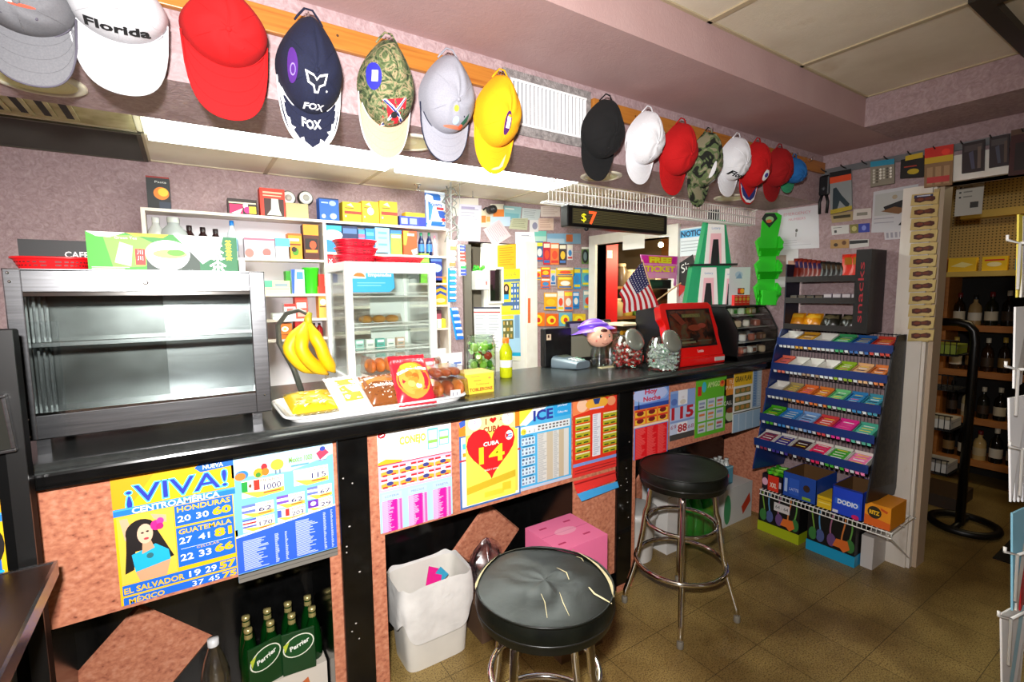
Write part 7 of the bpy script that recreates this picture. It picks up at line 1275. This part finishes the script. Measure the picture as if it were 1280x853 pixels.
for i in range(11):
    g=G(); c1,c2=(('#7a2416','#30204a') if i<6 else ('#1c1a18','#4a3a28')); w=.05
    bagshape(g,-.21+.027*i,-.085,.297,w,.15-.005*i,.03,C(c1,.35),C(c2,.35),.30,.5); sib('snack_bag','%s snack bag on the top tier of the black rack, %s from left'%('red brown' if i<6 else 'dark','first second third fourth fifth sixth seventh eighth ninth tenth eleventh'.split()[i]),'bag',sr,g,'snack bags on the top tier')
for i in range(2): g=G(); bagshape(g,.085+.045*i,-.085,.297,.09,.155,.035,C('#e0301a',.35),C('#a86a1a',.35),.25,.25); sib('snack_bag','bright orange red snack bag, the %s one on the top tier'%('left','right')[i],'bag',sr,g)
for i in range(8):
    g=G(); x=-.20+.05*i; 
    if i<4: g.rbox(x-.022,x+.022,-.15,-.02,.166,.205,C(['#2a2420','#3a2c22'][i%2],.4),.004); g.box(x-.018,x+.018,-.1505,-.15,.175,.195,'#6a5a44'); nm='dark snack bar box'
    else: 
        g.rbox(x-.022,x+.022,-.15,-.02,.166,.212,C('#8a7c84',.4),.002); g.box(x-.02,x+.02,-.1508,-.15,.17,.188,'#c8c4b8'); g.box(x-.02,x+.02,-.1508,-.15,.191,.209,'#b8b0b4'); nm='grey and white snack box'
    sib('snack_box','%s on the middle tier of the black rack, %s from left'%(nm,'first second third fourth fifth sixth seventh eighth'.split()[i]),'box',sr,g,'snack boxes on the middle tier')
for i in range(7):
    g=G(); x=-.195+.052*i; yel=i<3; bagshape(g,x,-.09,.002,.085,.10,.05,C('#d88a0c' if yel else '#1e1c14',.3),C('#e8b030' if yel else '#5a5038',.3),.55,.4*(-1)**i); sib('snack_bag','%s snack bag on the bottom tier of the black rack, %s from left'%('golden yellow' if yel else 'dark green','first second third fourth fifth sixth seventh'.split()[i]),'bag',sr,g,'snack bags on the bottom tier')
# blue candy rack
BLU=C('#16306e',.35); cr2=wallthing('candy_rack','blue five tier wire candy rack of gum boxes against the right wall','candy rack',3.36,1.385,.36)
rows=[]
for (l,r,X) in (((972,423),(1121,434),3.185),((970,456),(1119,470),3.13),((964,490),(1114,507),3.075),((960,522),(1109,546),3.02),((957,555),(1103,584),2.965)):
    a=oX(l[0],l[1],X);b=oX(r[0],r[1],X); rows.append((X-3.36,-(a.y-1.385),-(b.y-1.385),(a.z+b.z)/2-.36))
hw=.315
for s_ in (-1,1):
    g=G(); x=s_*hw; g.prism([(-.40,.10),(-.03,.06),(-.01,.10),(-.01,.985),(-.13,.985),(-.20,.86)],x-.004,x+.004,BLU if s_<0 else C('#101420',.4),axis='x')
    if s_>0: g.prism([(-.34,.17),(-.05,.13),(-.04,.98),(-.16,.95)],x+.004,x+.0045,noisy('dim_side_print',['#0c0b09','#1e1b16','#3a3428','#14110d'],scale=14,rough=.5,dist=2),axis='x')
    g.build('side_panel',cr2)
g=G()
for k in range(34): x=-hw+.01+k*(2*hw-.02)/33; g.cyl((x,-.012,.1),(x,-.012,.985),.0016,'#10131f',n=5)
for zz in (.12,.3,.48,.66,.84,.98): g.cyl((-hw,-.012,zz),(hw,-.012,zz),.0025,'#10131f',n=6)
g.build('wire_back',cr2)
PAL=[['#d8d8d4','#c8921e','#c8ccc8','#3aa060','#1a5aa0','#c83a28'],['#e0705a','#d0d4d8','#9a8068','#d8dcd8','#8aa81e','#d8a878','#d87a3a'],['#d8e0dc','#a89460','#d86a2c','#c8702a','#6ab87a','#2a7ab0','#3a8aa0'],['#4aa81e','#3a8ad0','#7aa0d0','#c83a40','#d8288a','#4aa890'],['#8a2848','#3a2a8a','#3a1418','#e0205a','#3aa028','#e878a8']]
rr=random.Random(31); rown=['top','second','third','fourth','bottom']
for ri,(yf,xl,xr,zl) in enumerate(rows):
    g=G(); g.box(-hw,hw,yf-.004,yf,zl-.040,zl+.006,BLU); g.box(-hw,hw,yf,yf+.16,zl-.034,zl-.031,'#10131f'); g.build('shelf_lip',cr2)
    pal=PAL[ri]; n=len(pal); w=(2*hw-.02)/n
    g=G()
    for k in range(24): x=-hw+.012+k*(2*hw-.024)/24; g.add([(x,yf-.001,zl-.036),(x+.020,yf-.001,zl-.036),(x+.024,yf-.004,zl-.055),(x+.006,yf-.004,zl-.055)],[(0,1,2,3)],C(pal[min(n-1,int(k/24*n))],.5) if k%3 else C('#c8ccd0',.5))
    g.build('price_strip',cr2)
    for i,c in enumerate(pal):
        g=G(); x0=-hw+.012+i*w; M0=Matrix.Translation((x0,yf+.006,zl-.030))@Matrix.Rotation(math.radians(15),4,'X'); g.M=M0
        ww=w-.008; op=c in('#d8d8d4','#d0d4d8','#d8dcd8','#d8e0dc','#9a8068','#c8ccc8'); wallc='#e0ddd6' if ri==4 or op else c
        g.box(0,ww,0,.12,0,.004,wallc); g.box(0,.003,0,.12,0,.035,wallc); g.box(ww-.003,ww,0,.12,0,.035,wallc); g.box(0,ww,.117,.12,0,.045,wallc); g.box(0,ww,0,.003,0,.022,c)
        if not op:
            for j in range(4): g.rbox(.005,ww-.005,.006+.028*j,.03+.028*j,.006,.030,C(c,.4),.003); g.box(.02,ww-.02,.012+.028*j,.02+.028*j,.0301,.0305,rr.choice(['#f0e8e0','#f4d040','#ffffff','#2a2a5a','#e86a9a']))
        colname={'#d8d8d4':'white','#c8921e':'golden','#c8ccc8':'pale grey','#3aa060':'green','#1a5aa0':'dark blue','#c83a28':'red','#e0705a':'coral','#d0d4d8':'white','#9a8068':'empty brown','#d8dcd8':'empty white','#8aa81e':'lime green','#d8a878':'peach','#d87a3a':'orange','#d8e0dc':'empty white','#a89460':'tan','#d86a2c':'orange','#c8702a':'brown orange','#6ab87a':'mint green','#2a7ab0':'blue','#3a8aa0':'teal','#4aa81e':'bright green','#3a8ad0':'sky blue','#7aa0d0':'pale blue','#c83a40':'red','#d8288a':'magenta','#4aa890':'sea green','#8a2848':'maroon','#3a2a8a':'purple','#3a1418':'black cherry','#e0205a':'hot pink','#3aa028':'green','#e878a8':'pink'}[c]
        sib('gum_box','%s gum box on the %s tier of the blue rack, %s from left'%(colname,rown[ri],'first second third fourth fifth sixth seventh'.split()[i]),'gum box',cr2,g,'gum boxes on the blue rack')
g=G(); 
for s_ in (-1,1): g.tube([(s_*.02,-.03,.98),(s_*.06,-.05,.93),(s_*.075,-.06,.88)],.004,'#15151a',6)
g.build('clip',cr2)
# low white wire shelf with boxes, and two picture crates below
ws=wallthing('wire_shelf','low white wire shelf of snack boxes under the blue candy rack','shelf',3.36,1.325,.315)
g=G()
for k in range(32): x=-.355+k*.71/31; g.tube([(x,-.0,0),(x,-.33,0),(x,-.332,-.002),(x,-.332,-.030)],.0022,M_wirew,5)
g.build('wires',ws); g=G()
for y,z in ((-.335,-.001),(-.335,-.030),(-.17,-.005),(-.01,-.004)): g.cyl((-.36,y,z),(.36,y,z),.0034,M_wirew,n=8)
g.build('rail',ws)
for x in (.34,): g=G(); g.cyl((x,-.33,-.02),(x,-.005,-.25),.0035,M_wirew,n=6); g.build('brace',ws)
def wbox(name,label,x0,x1,y0,y1,h,col,cmds,open_=False,inner='#6a4a28',z=.0035):
    g=G(); w=x1-x0
    if open_:
        for a in ((x0,x1,y0,y0+.003),(x0,x1,y1-.003,y1),(x0,x0+.003,y0,y1),(x1-.003,x1,y0,y1)): g.box(a[0],a[1],a[2],a[3],z,z+h,col)
        for a in ((x0+.003,x1-.003,y0+.003,y0+.004),(x0+.003,x1-.003,y1-.004,y1-.003),(x0+.003,x0+.004,y0+.004,y1-.004),(x1-.004,x1-.003,y0+.004,y1-.004)): g.box(a[0],a[1],a[2],a[3],z,z+h-.001,inner)
        g.box(x0,x1,y0,y1,z,z+.004,inner)
    else: g.box(x0,x1,y0,y1,z,z+h,col)
    g.M=Matrix.Translation((x0,y0-.0006,z))@RY; draw(g,w,h,cmds,0); return sib(name,label,'box',ws,g)
wbox('candy_box','red and black box of green candies at the left end of the wire shelf',-.47+.11,-.235,-.31,-.12,.10,'#1a1020',[('r',.3,0,.85,1,'#d8321a'),('e',.15,.5,.15,.25,'#e0a8c0'),('t',.58,.75,'XXL',.3,'#f0e0d0',{'w':.34,'bold':.03}),('r',.87,.3,.98,.7,'#c8c0d0')])
for i in range(9): g=G(); rr=random.Random(i); M0=Matrix.Translation((-.34+.04*(i%3)+.01*rr.random(),-.28+.06*(i//3),.104)); g.M=M0@Matrix.Rotation(rr.random()*3,4,'Z'); g.rbox(-.025,.025,-.012,.012,0,.022,C(['#4ac01e','#7ad030','#3aa018'][i%3],.35),.005); sib('green_candy','green wrapped candy heaped on the red and black box','candy',ws,g,'green candies on the red box')
cookie=[('r',.1,.42,.9,.62,'#2a6ae0'),('t',.52,.60,'DODIO',.16,'#f0f4ff',{'w':.66,'bold':.04}),('r',.04,.86,.22,.96,'#e8e8f0'),('e',.78,.92,.12,.08,'#d81a6a'),('r',0,0,1,.05,'#0f2a80')]
wbox('cookie_box','open blue snack box with white lettering, left of two on the wire shelf',-.225,-.03,-.315,-.06,.155,'#1c4aa8',[('r',.05,.25,.14,.8,'#a8c0e8'),('r',.2,.2,.5,.85,'#2a5ac0'),('t',.35,.7,'LATTE',.12,'#d0dcf4',{'w':.28}),('e',.72,.45,.1,.14,'#3a2418'),('r',.6,.8,.85,.92,'#8ab030')],True)
wbox('snack_pack','yellow snack packs between the two blue boxes',-.025,.055,-.31,-.14,.07,'#e8c01c',[('r',0,.25,1,.3,'#a87a10'),('r',.1,.5,.9,.6,'#f4e070')])
wbox('cookie_box','open bright blue cookie box with white oval name, right of two',.06,.215,-.325,-.07,.165,'#1a44d0',cookie,True)
wbox('cracker_box','orange and yellow RITZ cracker box at the right end of the wire shelf',.225,.345,-.325,-.12,.125,'#f0981a',[('p',[(0,.55),(1,.7),(1,1),(0,1)],'#e0641a'),('e',.38,.38,.27,.27,'#2a2214'),('t',.38,.47,'RITZ',.17,'#f4c020',{'w':.4,'bold':.05}),('p',[(.6,.1),(.9,.2),(.85,.3),(.62,.2)],'#d8501a')])
def crate(label,y1,y0,X,h,basec):
    t=thing('bottle_crate',label,'crate',(X,(y0+y1)/2,0),RZ); w=(y1-y0)/2; g=G(); g.box(-w,w,0,.225,.06,h,C('#0d0c0c',.5)); g.build('carton_body',t)
    g=G(); g.box(-w-.003,w+.003,-.004,.229,0,.065,C(basec,.45)); g.build('colour_base',t)
    g=G(); g.M=Matrix.Translation((-w,-.0006,.065))@RY; W_=2*w; H_=h-.065
    for k,(u,c) in enumerate(((.12,'#7aa83a'),(.28,'#5a9ac8'),(.52,'#a86a8a'),(.76,'#d8803a'),(.90,'#6aa84a'))): 
        pts=[(u*W_+.008*math.sin(j*.5+k),j/10*H_) for j in range(2,11)]; g.add([(x-.004,y,0) for x,y in pts]+[(x+.004,y,0) for x,y in pts],[(j,j+9,j+10,j+1) for j in range(8)],c); 
        if k in (0,1,2,4): g.poly(circ(u*W_,.05,.024,.04,14),.0002,['#3a7a3a','#4a5a90','#6a4a80','','#3a7a3a'][k])
    g.poly([(.55*W_,.02),(.62*W_,.07),(.85*W_,.075),(.9*W_,.03),(.78*W_,.0),(.7*W_,.02)],.0004,'#e07028'); g.build('picture_print',t); return t
c1=crate('black bottle carton with lime green base under the wire shelf',1.735,1.475,3.115,.275,'#a8b81a'); crate('black bottle carton with sky blue base under the wire shelf',1.425,1.165,3.115,.275,'#1aa0d0')
g=G(); g.M=Matrix.Translation((-.03,-.0012,.17))@RY; g.box(0,.1,0,.055,0,.0006,'#d8d4d4'); g.text('64 : 64',.05,.018,.022,'#2a2628',z=.001,w=.08); g.build('price_card',c1)
carton('white_carton','white carton on the floor between the sky blue crate and the door jamb','box',3.17,3.345,1.115-.02,1.155,0,.19,'#d4d0cc',[])
# ------------------------------------------------------------------ room of bottles beyond the right doorway
wr=thing('wine_shelf','tall wooden shelf of dark bottles in the room beyond the doorway','shelf',(5.45,.75,0)); XF=5.28
SW=noisy('honey_pine_board',['#a8642a','#c07c38'],scale=5,rough=.5,stretch=(6,1,10))
for zz in (1.30,.93,.545,.20): P_('shelf_board',wr,lambda g:g.box(XF,5.62,-.6,1.42,zz-.05,zz,SW))
P_('top_board',wr,lambda g:g.box(XF-.12,5.62,-.6,1.62,1.69,1.73,noisy('yellow_board',['#c8a848','#dcc06a'],scale=4,rough=.5)))
for y in (1.42,-.6): P_('upright',wr,lambda g:g.box(XF,5.62,y,y+.04,0,1.69,SW))
P_('back_panel',wr,lambda g:g.box(5.60,5.62,-.6,1.42,0,1.69,C('#120d08',.8)))
def peg():
    m=noisy('pegboard',['#a8905a','#b89f66'],scale=4,rough=.7); nt=m.node_tree; b=nt.nodes['Principled BSDF']; tc=nt.nodes.new('ShaderNodeTexCoord'); v=nt.nodes.new('ShaderNodeTexVoronoi'); v.inputs['Scale'].default_value=42; v.inputs['Randomness'].default_value=0
    nt.links.new(tc.outputs['Object'],v.inputs['Vector']); r=nt.nodes.new('ShaderNodeValToRGB'); r.color_ramp.elements[0].position=.18; r.color_ramp.elements[0].color=(.05,.035,.015,1); r.color_ramp.elements[1].position=.24; r.color_ramp.elements[1].color=srgb('#b89c60'); nt.links.new(v.outputs['Distance'],r.inputs[0]); nt.links.new(r.outputs[0],b.inputs['Base Color']); return m
g=G(); g.box(0,.02,-1.4,.0,0,.78,peg()); o=g.build('pegboard',loc=(5.64,1.62,1.735)); tag(o,'yellowish pegboard panel above the bottle shelf','pegboard')
g=G(); g.box(0,.10,-1.3,0,0,.06,C('#c8ac5a',.5)); o=g.build('ledge_board',loc=(5.53,1.45,2.18)); tag(o,'pale yellow ledge across the pegboard','ledge')
rr=random.Random(77)
for si,(zz,n,cols) in enumerate(((1.30,9,['#14100c','#1a1c10','#241408','#a88a5a']),(.93,9,['#1c120a','#2a180c','#3a2412','#100c08']),(.545,8,['#14100c','#1c1c14','#c8b88a','#0e0a08']),(.20,8,['#120e0a','#2a1c10','#c8a86a','#14100c']))):
    for i in range(n):
        y=1.36-i*.098; c=rr.choice(cols); h=(.25+.03*rr.random()) if c not in('#a88a5a','#c8b88a','#c8a86a') else .24; r=.036+.006*rr.random(); g=G(); g.lathe([(r,0),(r,h*.55),(r*.85,h*.66),(r*.36,h*.76),(r*.34,h*.96),(r*.40,h*.965),(r*.38,h),(.0001,h)],C(c,.12),14)
        g.lathe([(r*1.01,h*.15),(r*1.02,h*.17),(r*1.02,h*.42)],C(rr.choice(['#d8ccb0','#3a2a1a','#c8b48a','#8a6a3a','#e8e0cc']),.6),14,caps=False); g.lathe([(r*.40,h*.86),(r*.42,h*.9),(r*.41,h*1.002),(.0001,h*1.003)],C(rr.choice(['#c8a84a','#1a1a1a','#6a1a1a','#d8d0b8']),.4),12)
        o=g.build('wine_bottle',loc=(XF+.07,y,zz+.0005)); tag(o,'wine bottle on the %s board of the pine shelf beyond the doorway'%['top','second','third','lowest'][si],'bottle','bottles on the %s pine board'%['top','second','third','lowest'][si])
for i,(y,w,c,cm) in enumerate(((1.50,.15,'#c87a2a',[('e',.5,.5,.3,.2,'#e0c06a')]),(1.33,.17,'#e8c020',[('p',[(.1,.6),(.5,.3),(.9,.5),(.6,.7)],'#f4e8a0')]),(1.14,.14,'#f0c818',[('e',.5,.55,.3,.16,'#f8f0c0'),('r',.1,.2,.9,.3,'#d82a1a')]),(.97,.11,'#e86a1a',[('r',0,.5,1,1,'#2a8ac0'),('e',.5,.45,.3,.25,'#f0a030'),('e',.4,.4,.08,.1,'#2a5ab0'),('e',.6,.4,.08,.1,'#2a5ab0')]),(.85,.12,'#e8661a',[('r',0,.5,1,1,'#2a8ac0'),('e',.5,.45,.3,.25,'#f0a030'),('e',.5,.4,.1,.1,'#2a5ab0')]))):
    g=G(); h=.11 if i<3 else .17; g.box(-w/2,w/2,0,.06,0,h,c); g.M=Matrix.Translation((-w/2,-.0006,0))@RY; draw(g,w,h,cm,0); o=g.build('snack_carton',loc=(XF-.08,y,1.7305),rot=(0,0,RZ)); tag(o,['dark orange pack at the left end of the yellow top board','yellow pack second from left on the yellow top board','yellow pack with red band on the yellow top board','orange and blue box, left of two on the yellow top board','orange and blue box, right of two on the yellow top board'][i],'pack')
# black wire stand and hanging price sheet just inside the doorway
bs=thing('wire_stand','black bent tube stand with wire baskets inside the right doorway','stand',(4.25,1.02,0)); g=G(); g.tube([(.0,-.03,.02),(0,-.03,1.25),(0,-.02,1.32),(0,.01,1.36),(0,.06,1.375),(0,.17,1.375)],.026,C('#0a0a0a',.35),12); g.build('pole',bs)
g=G(); g.tube([(.17*math.cos(a),-.05+.17*math.sin(a),.028) for a in [2*math.pi*i/30 for i in range(30)]],.024,C('#0a0a0a',.4),8,closed=True); g.tube([(-.16,-.03,.026),(.16,-.03,.026)],.02,C('#0a0a0a',.4),8); g.build('base_ring',bs)
for zz in (.36,.66,.93,1.16):
    g=G(); 
    for x in [-.12+.03*k for k in range(9)]: g.tube([(x,.22,zz+.10),(x,.215,zz),(x,.02,zz)],.0028,'#0c0c0c',5)
    for k in range(7): y=.21-.03*k; g.tube([(-.12,y,zz+.10),(-.12,y,zz),(.12,y,zz)],.0028,'#0c0c0c',5)
    for h_ in (.0,.10): g.tube([(.12,.22,zz+h_),(-.12,.22,zz+h_),(-.12,.02,zz+h_)],.004,'#0c0c0c',6)
    g.build('wire_basket',bs)
for zz,c,nm in ((.37,'#c8c4bc','white paper stack in the lowest basket of the black stand'),(.67,'#d8d4c8','cream paper stack in the second basket of the black stand'),(1.17,'#8a9a2a','olive pack in the top basket of the black stand')): carton('paper_stack',nm,'papers',4.25-.105,4.25+.10,1.05,1.22,zz,zz+.06,c,[('r',0,.3,1,.34,'#8a867c')])
a=oX(1196,231,3.95); g=G(); g.M=Matrix.Translation((0,0,0))@RX; W_,H_=.125,.19; g.box(0,W_,0,H_,0,.001,'#d8d4c8'); draw(g,W_,H_,[('r',.12,.1,.2,.15,'#333'),('r',.12,.25,.2,.3,'#333'),('r',.12,.4,.2,.45,'#333'),('r',.28,.1,.6,.14,'#9a968c'),('r',.28,.25,.6,.29,'#9a968c'),('r',.28,.4,.6,.44,'#9a968c'),('r',.55,.6,.85,.78,'#4a4844')],.001); g.M=Matrix(); g.tube([(0,-W_/2,H_),(0,-W_/2,2.58-a.z+.19)],.001,'#888',4); o=g.build('price_sheet',loc=(3.95,a.y,a.z-.19)); tag(o,'white price sheet hanging just beyond the right doorway','sheet')
carton('flat_box','open flat carton lying on the floor beyond the right doorway','box',4.52,4.9,1.08,1.33,0,.09,'#3a2c20',[],top='#4a3828')
g=G(); g.box(-.25,.25,-.2,.2,0,.006,C('#17120e',.9)); o=g.build('floor_mat',loc=(4.15,.55,0)); tag(o,'dark floor mat in the room beyond the doorway','mat')
# ------------------------------------------------------------------ greeting card spinner at the right edge
gr=thing('card_spinner','white wire greeting card spinner cut off by the right frame edge','card rack',(1.80,.30,0)); g=G(); g.cyl((.05,-.05,0),(.05,-.05,1.9),.014,M_wirew); g.lathe([(.2,0),(.2,.02),(.0001,.025)],M_wirew,24,c=(.05,-.05,0)); g.build('pole',gr)
def dirw(px,py,d): 
    v=ray(px,py); v=v/ v.dot(cf); return Vector((0,0,CAMH))+v*d
D_=1.22
for i,(px,py) in enumerate(((1259,300),(1257,458),(1262,558),(1256,690),(1248,770))):
    g=G(); p=dirw(px,py,D_)-gr.location; q=dirw(px+16,py+4,D_+.02)-gr.location; r_=dirw(px+13,py+62,D_+.02)-gr.location; s_=Vector((.05,-.05,q.z)); g.tube([p+Vector((0,0,.012)),p,q,r_],.0035,M_wirew,6); g.tube([q,s_],.0035,M_wirew,6); g.build('wire_pocket',gr)
def cards(label,px0,py0,px1,py1,cols,d=D_+.03,tilt=0):
    for k,c in enumerate(cols):
        a=dirw(px0+k*5,py0+k*2,d+.012*k);b=dirw(px1+k*5,py1,d+.012*k); g=G(); w=.11; ux=Vector((.80,.05,0)).normalized(); z0=b.z; h=a.z-b.z
        o=Vector((b.x,b.y,z0)); n=Vector((.05,-.8,0)).normalized()*-.004; vs=[o,o+ux*w,o+ux*w+Vector((0,0,h)),Vector((a.x,a.y,a.z))]; g.add([v-o for v in vs]+[v-o+n for v in vs],[(0,1,2,3),(7,6,5,4),(0,4,5,1),(1,5,6,2),(2,6,7,3),(3,7,4,0)],c); ob=g.build('greeting_card',loc=o)
        tag(ob,label+('' if len(cols)==1 else ', %s card of its pocket'%('front','second','third','fourth')[k]),'card','cards on the spinner')
cards('yellow edged card in the top pocket of the spinner',1274,268,1272,372,['#e8d44a','#f2efe8'])
cards('tall white card in the second pocket of the spinner',1270,384,1268,486,['#f4f4f2'])
cards('thick stack of white cards in the middle pocket',1262,498,1264,628,['#f6f6f6','#e8e8ea','#f4f4f4','#e4e4e8'])
cards('card in the fourth pocket of the spinner',1266,642,1266,764,['#8ac8e0','#e8e4da','#c01a20'])
cards('card in the lowest pocket of the spinner',1252,768,1254,900,['#eceae6','#a8d0dc','#f4f2f0'])
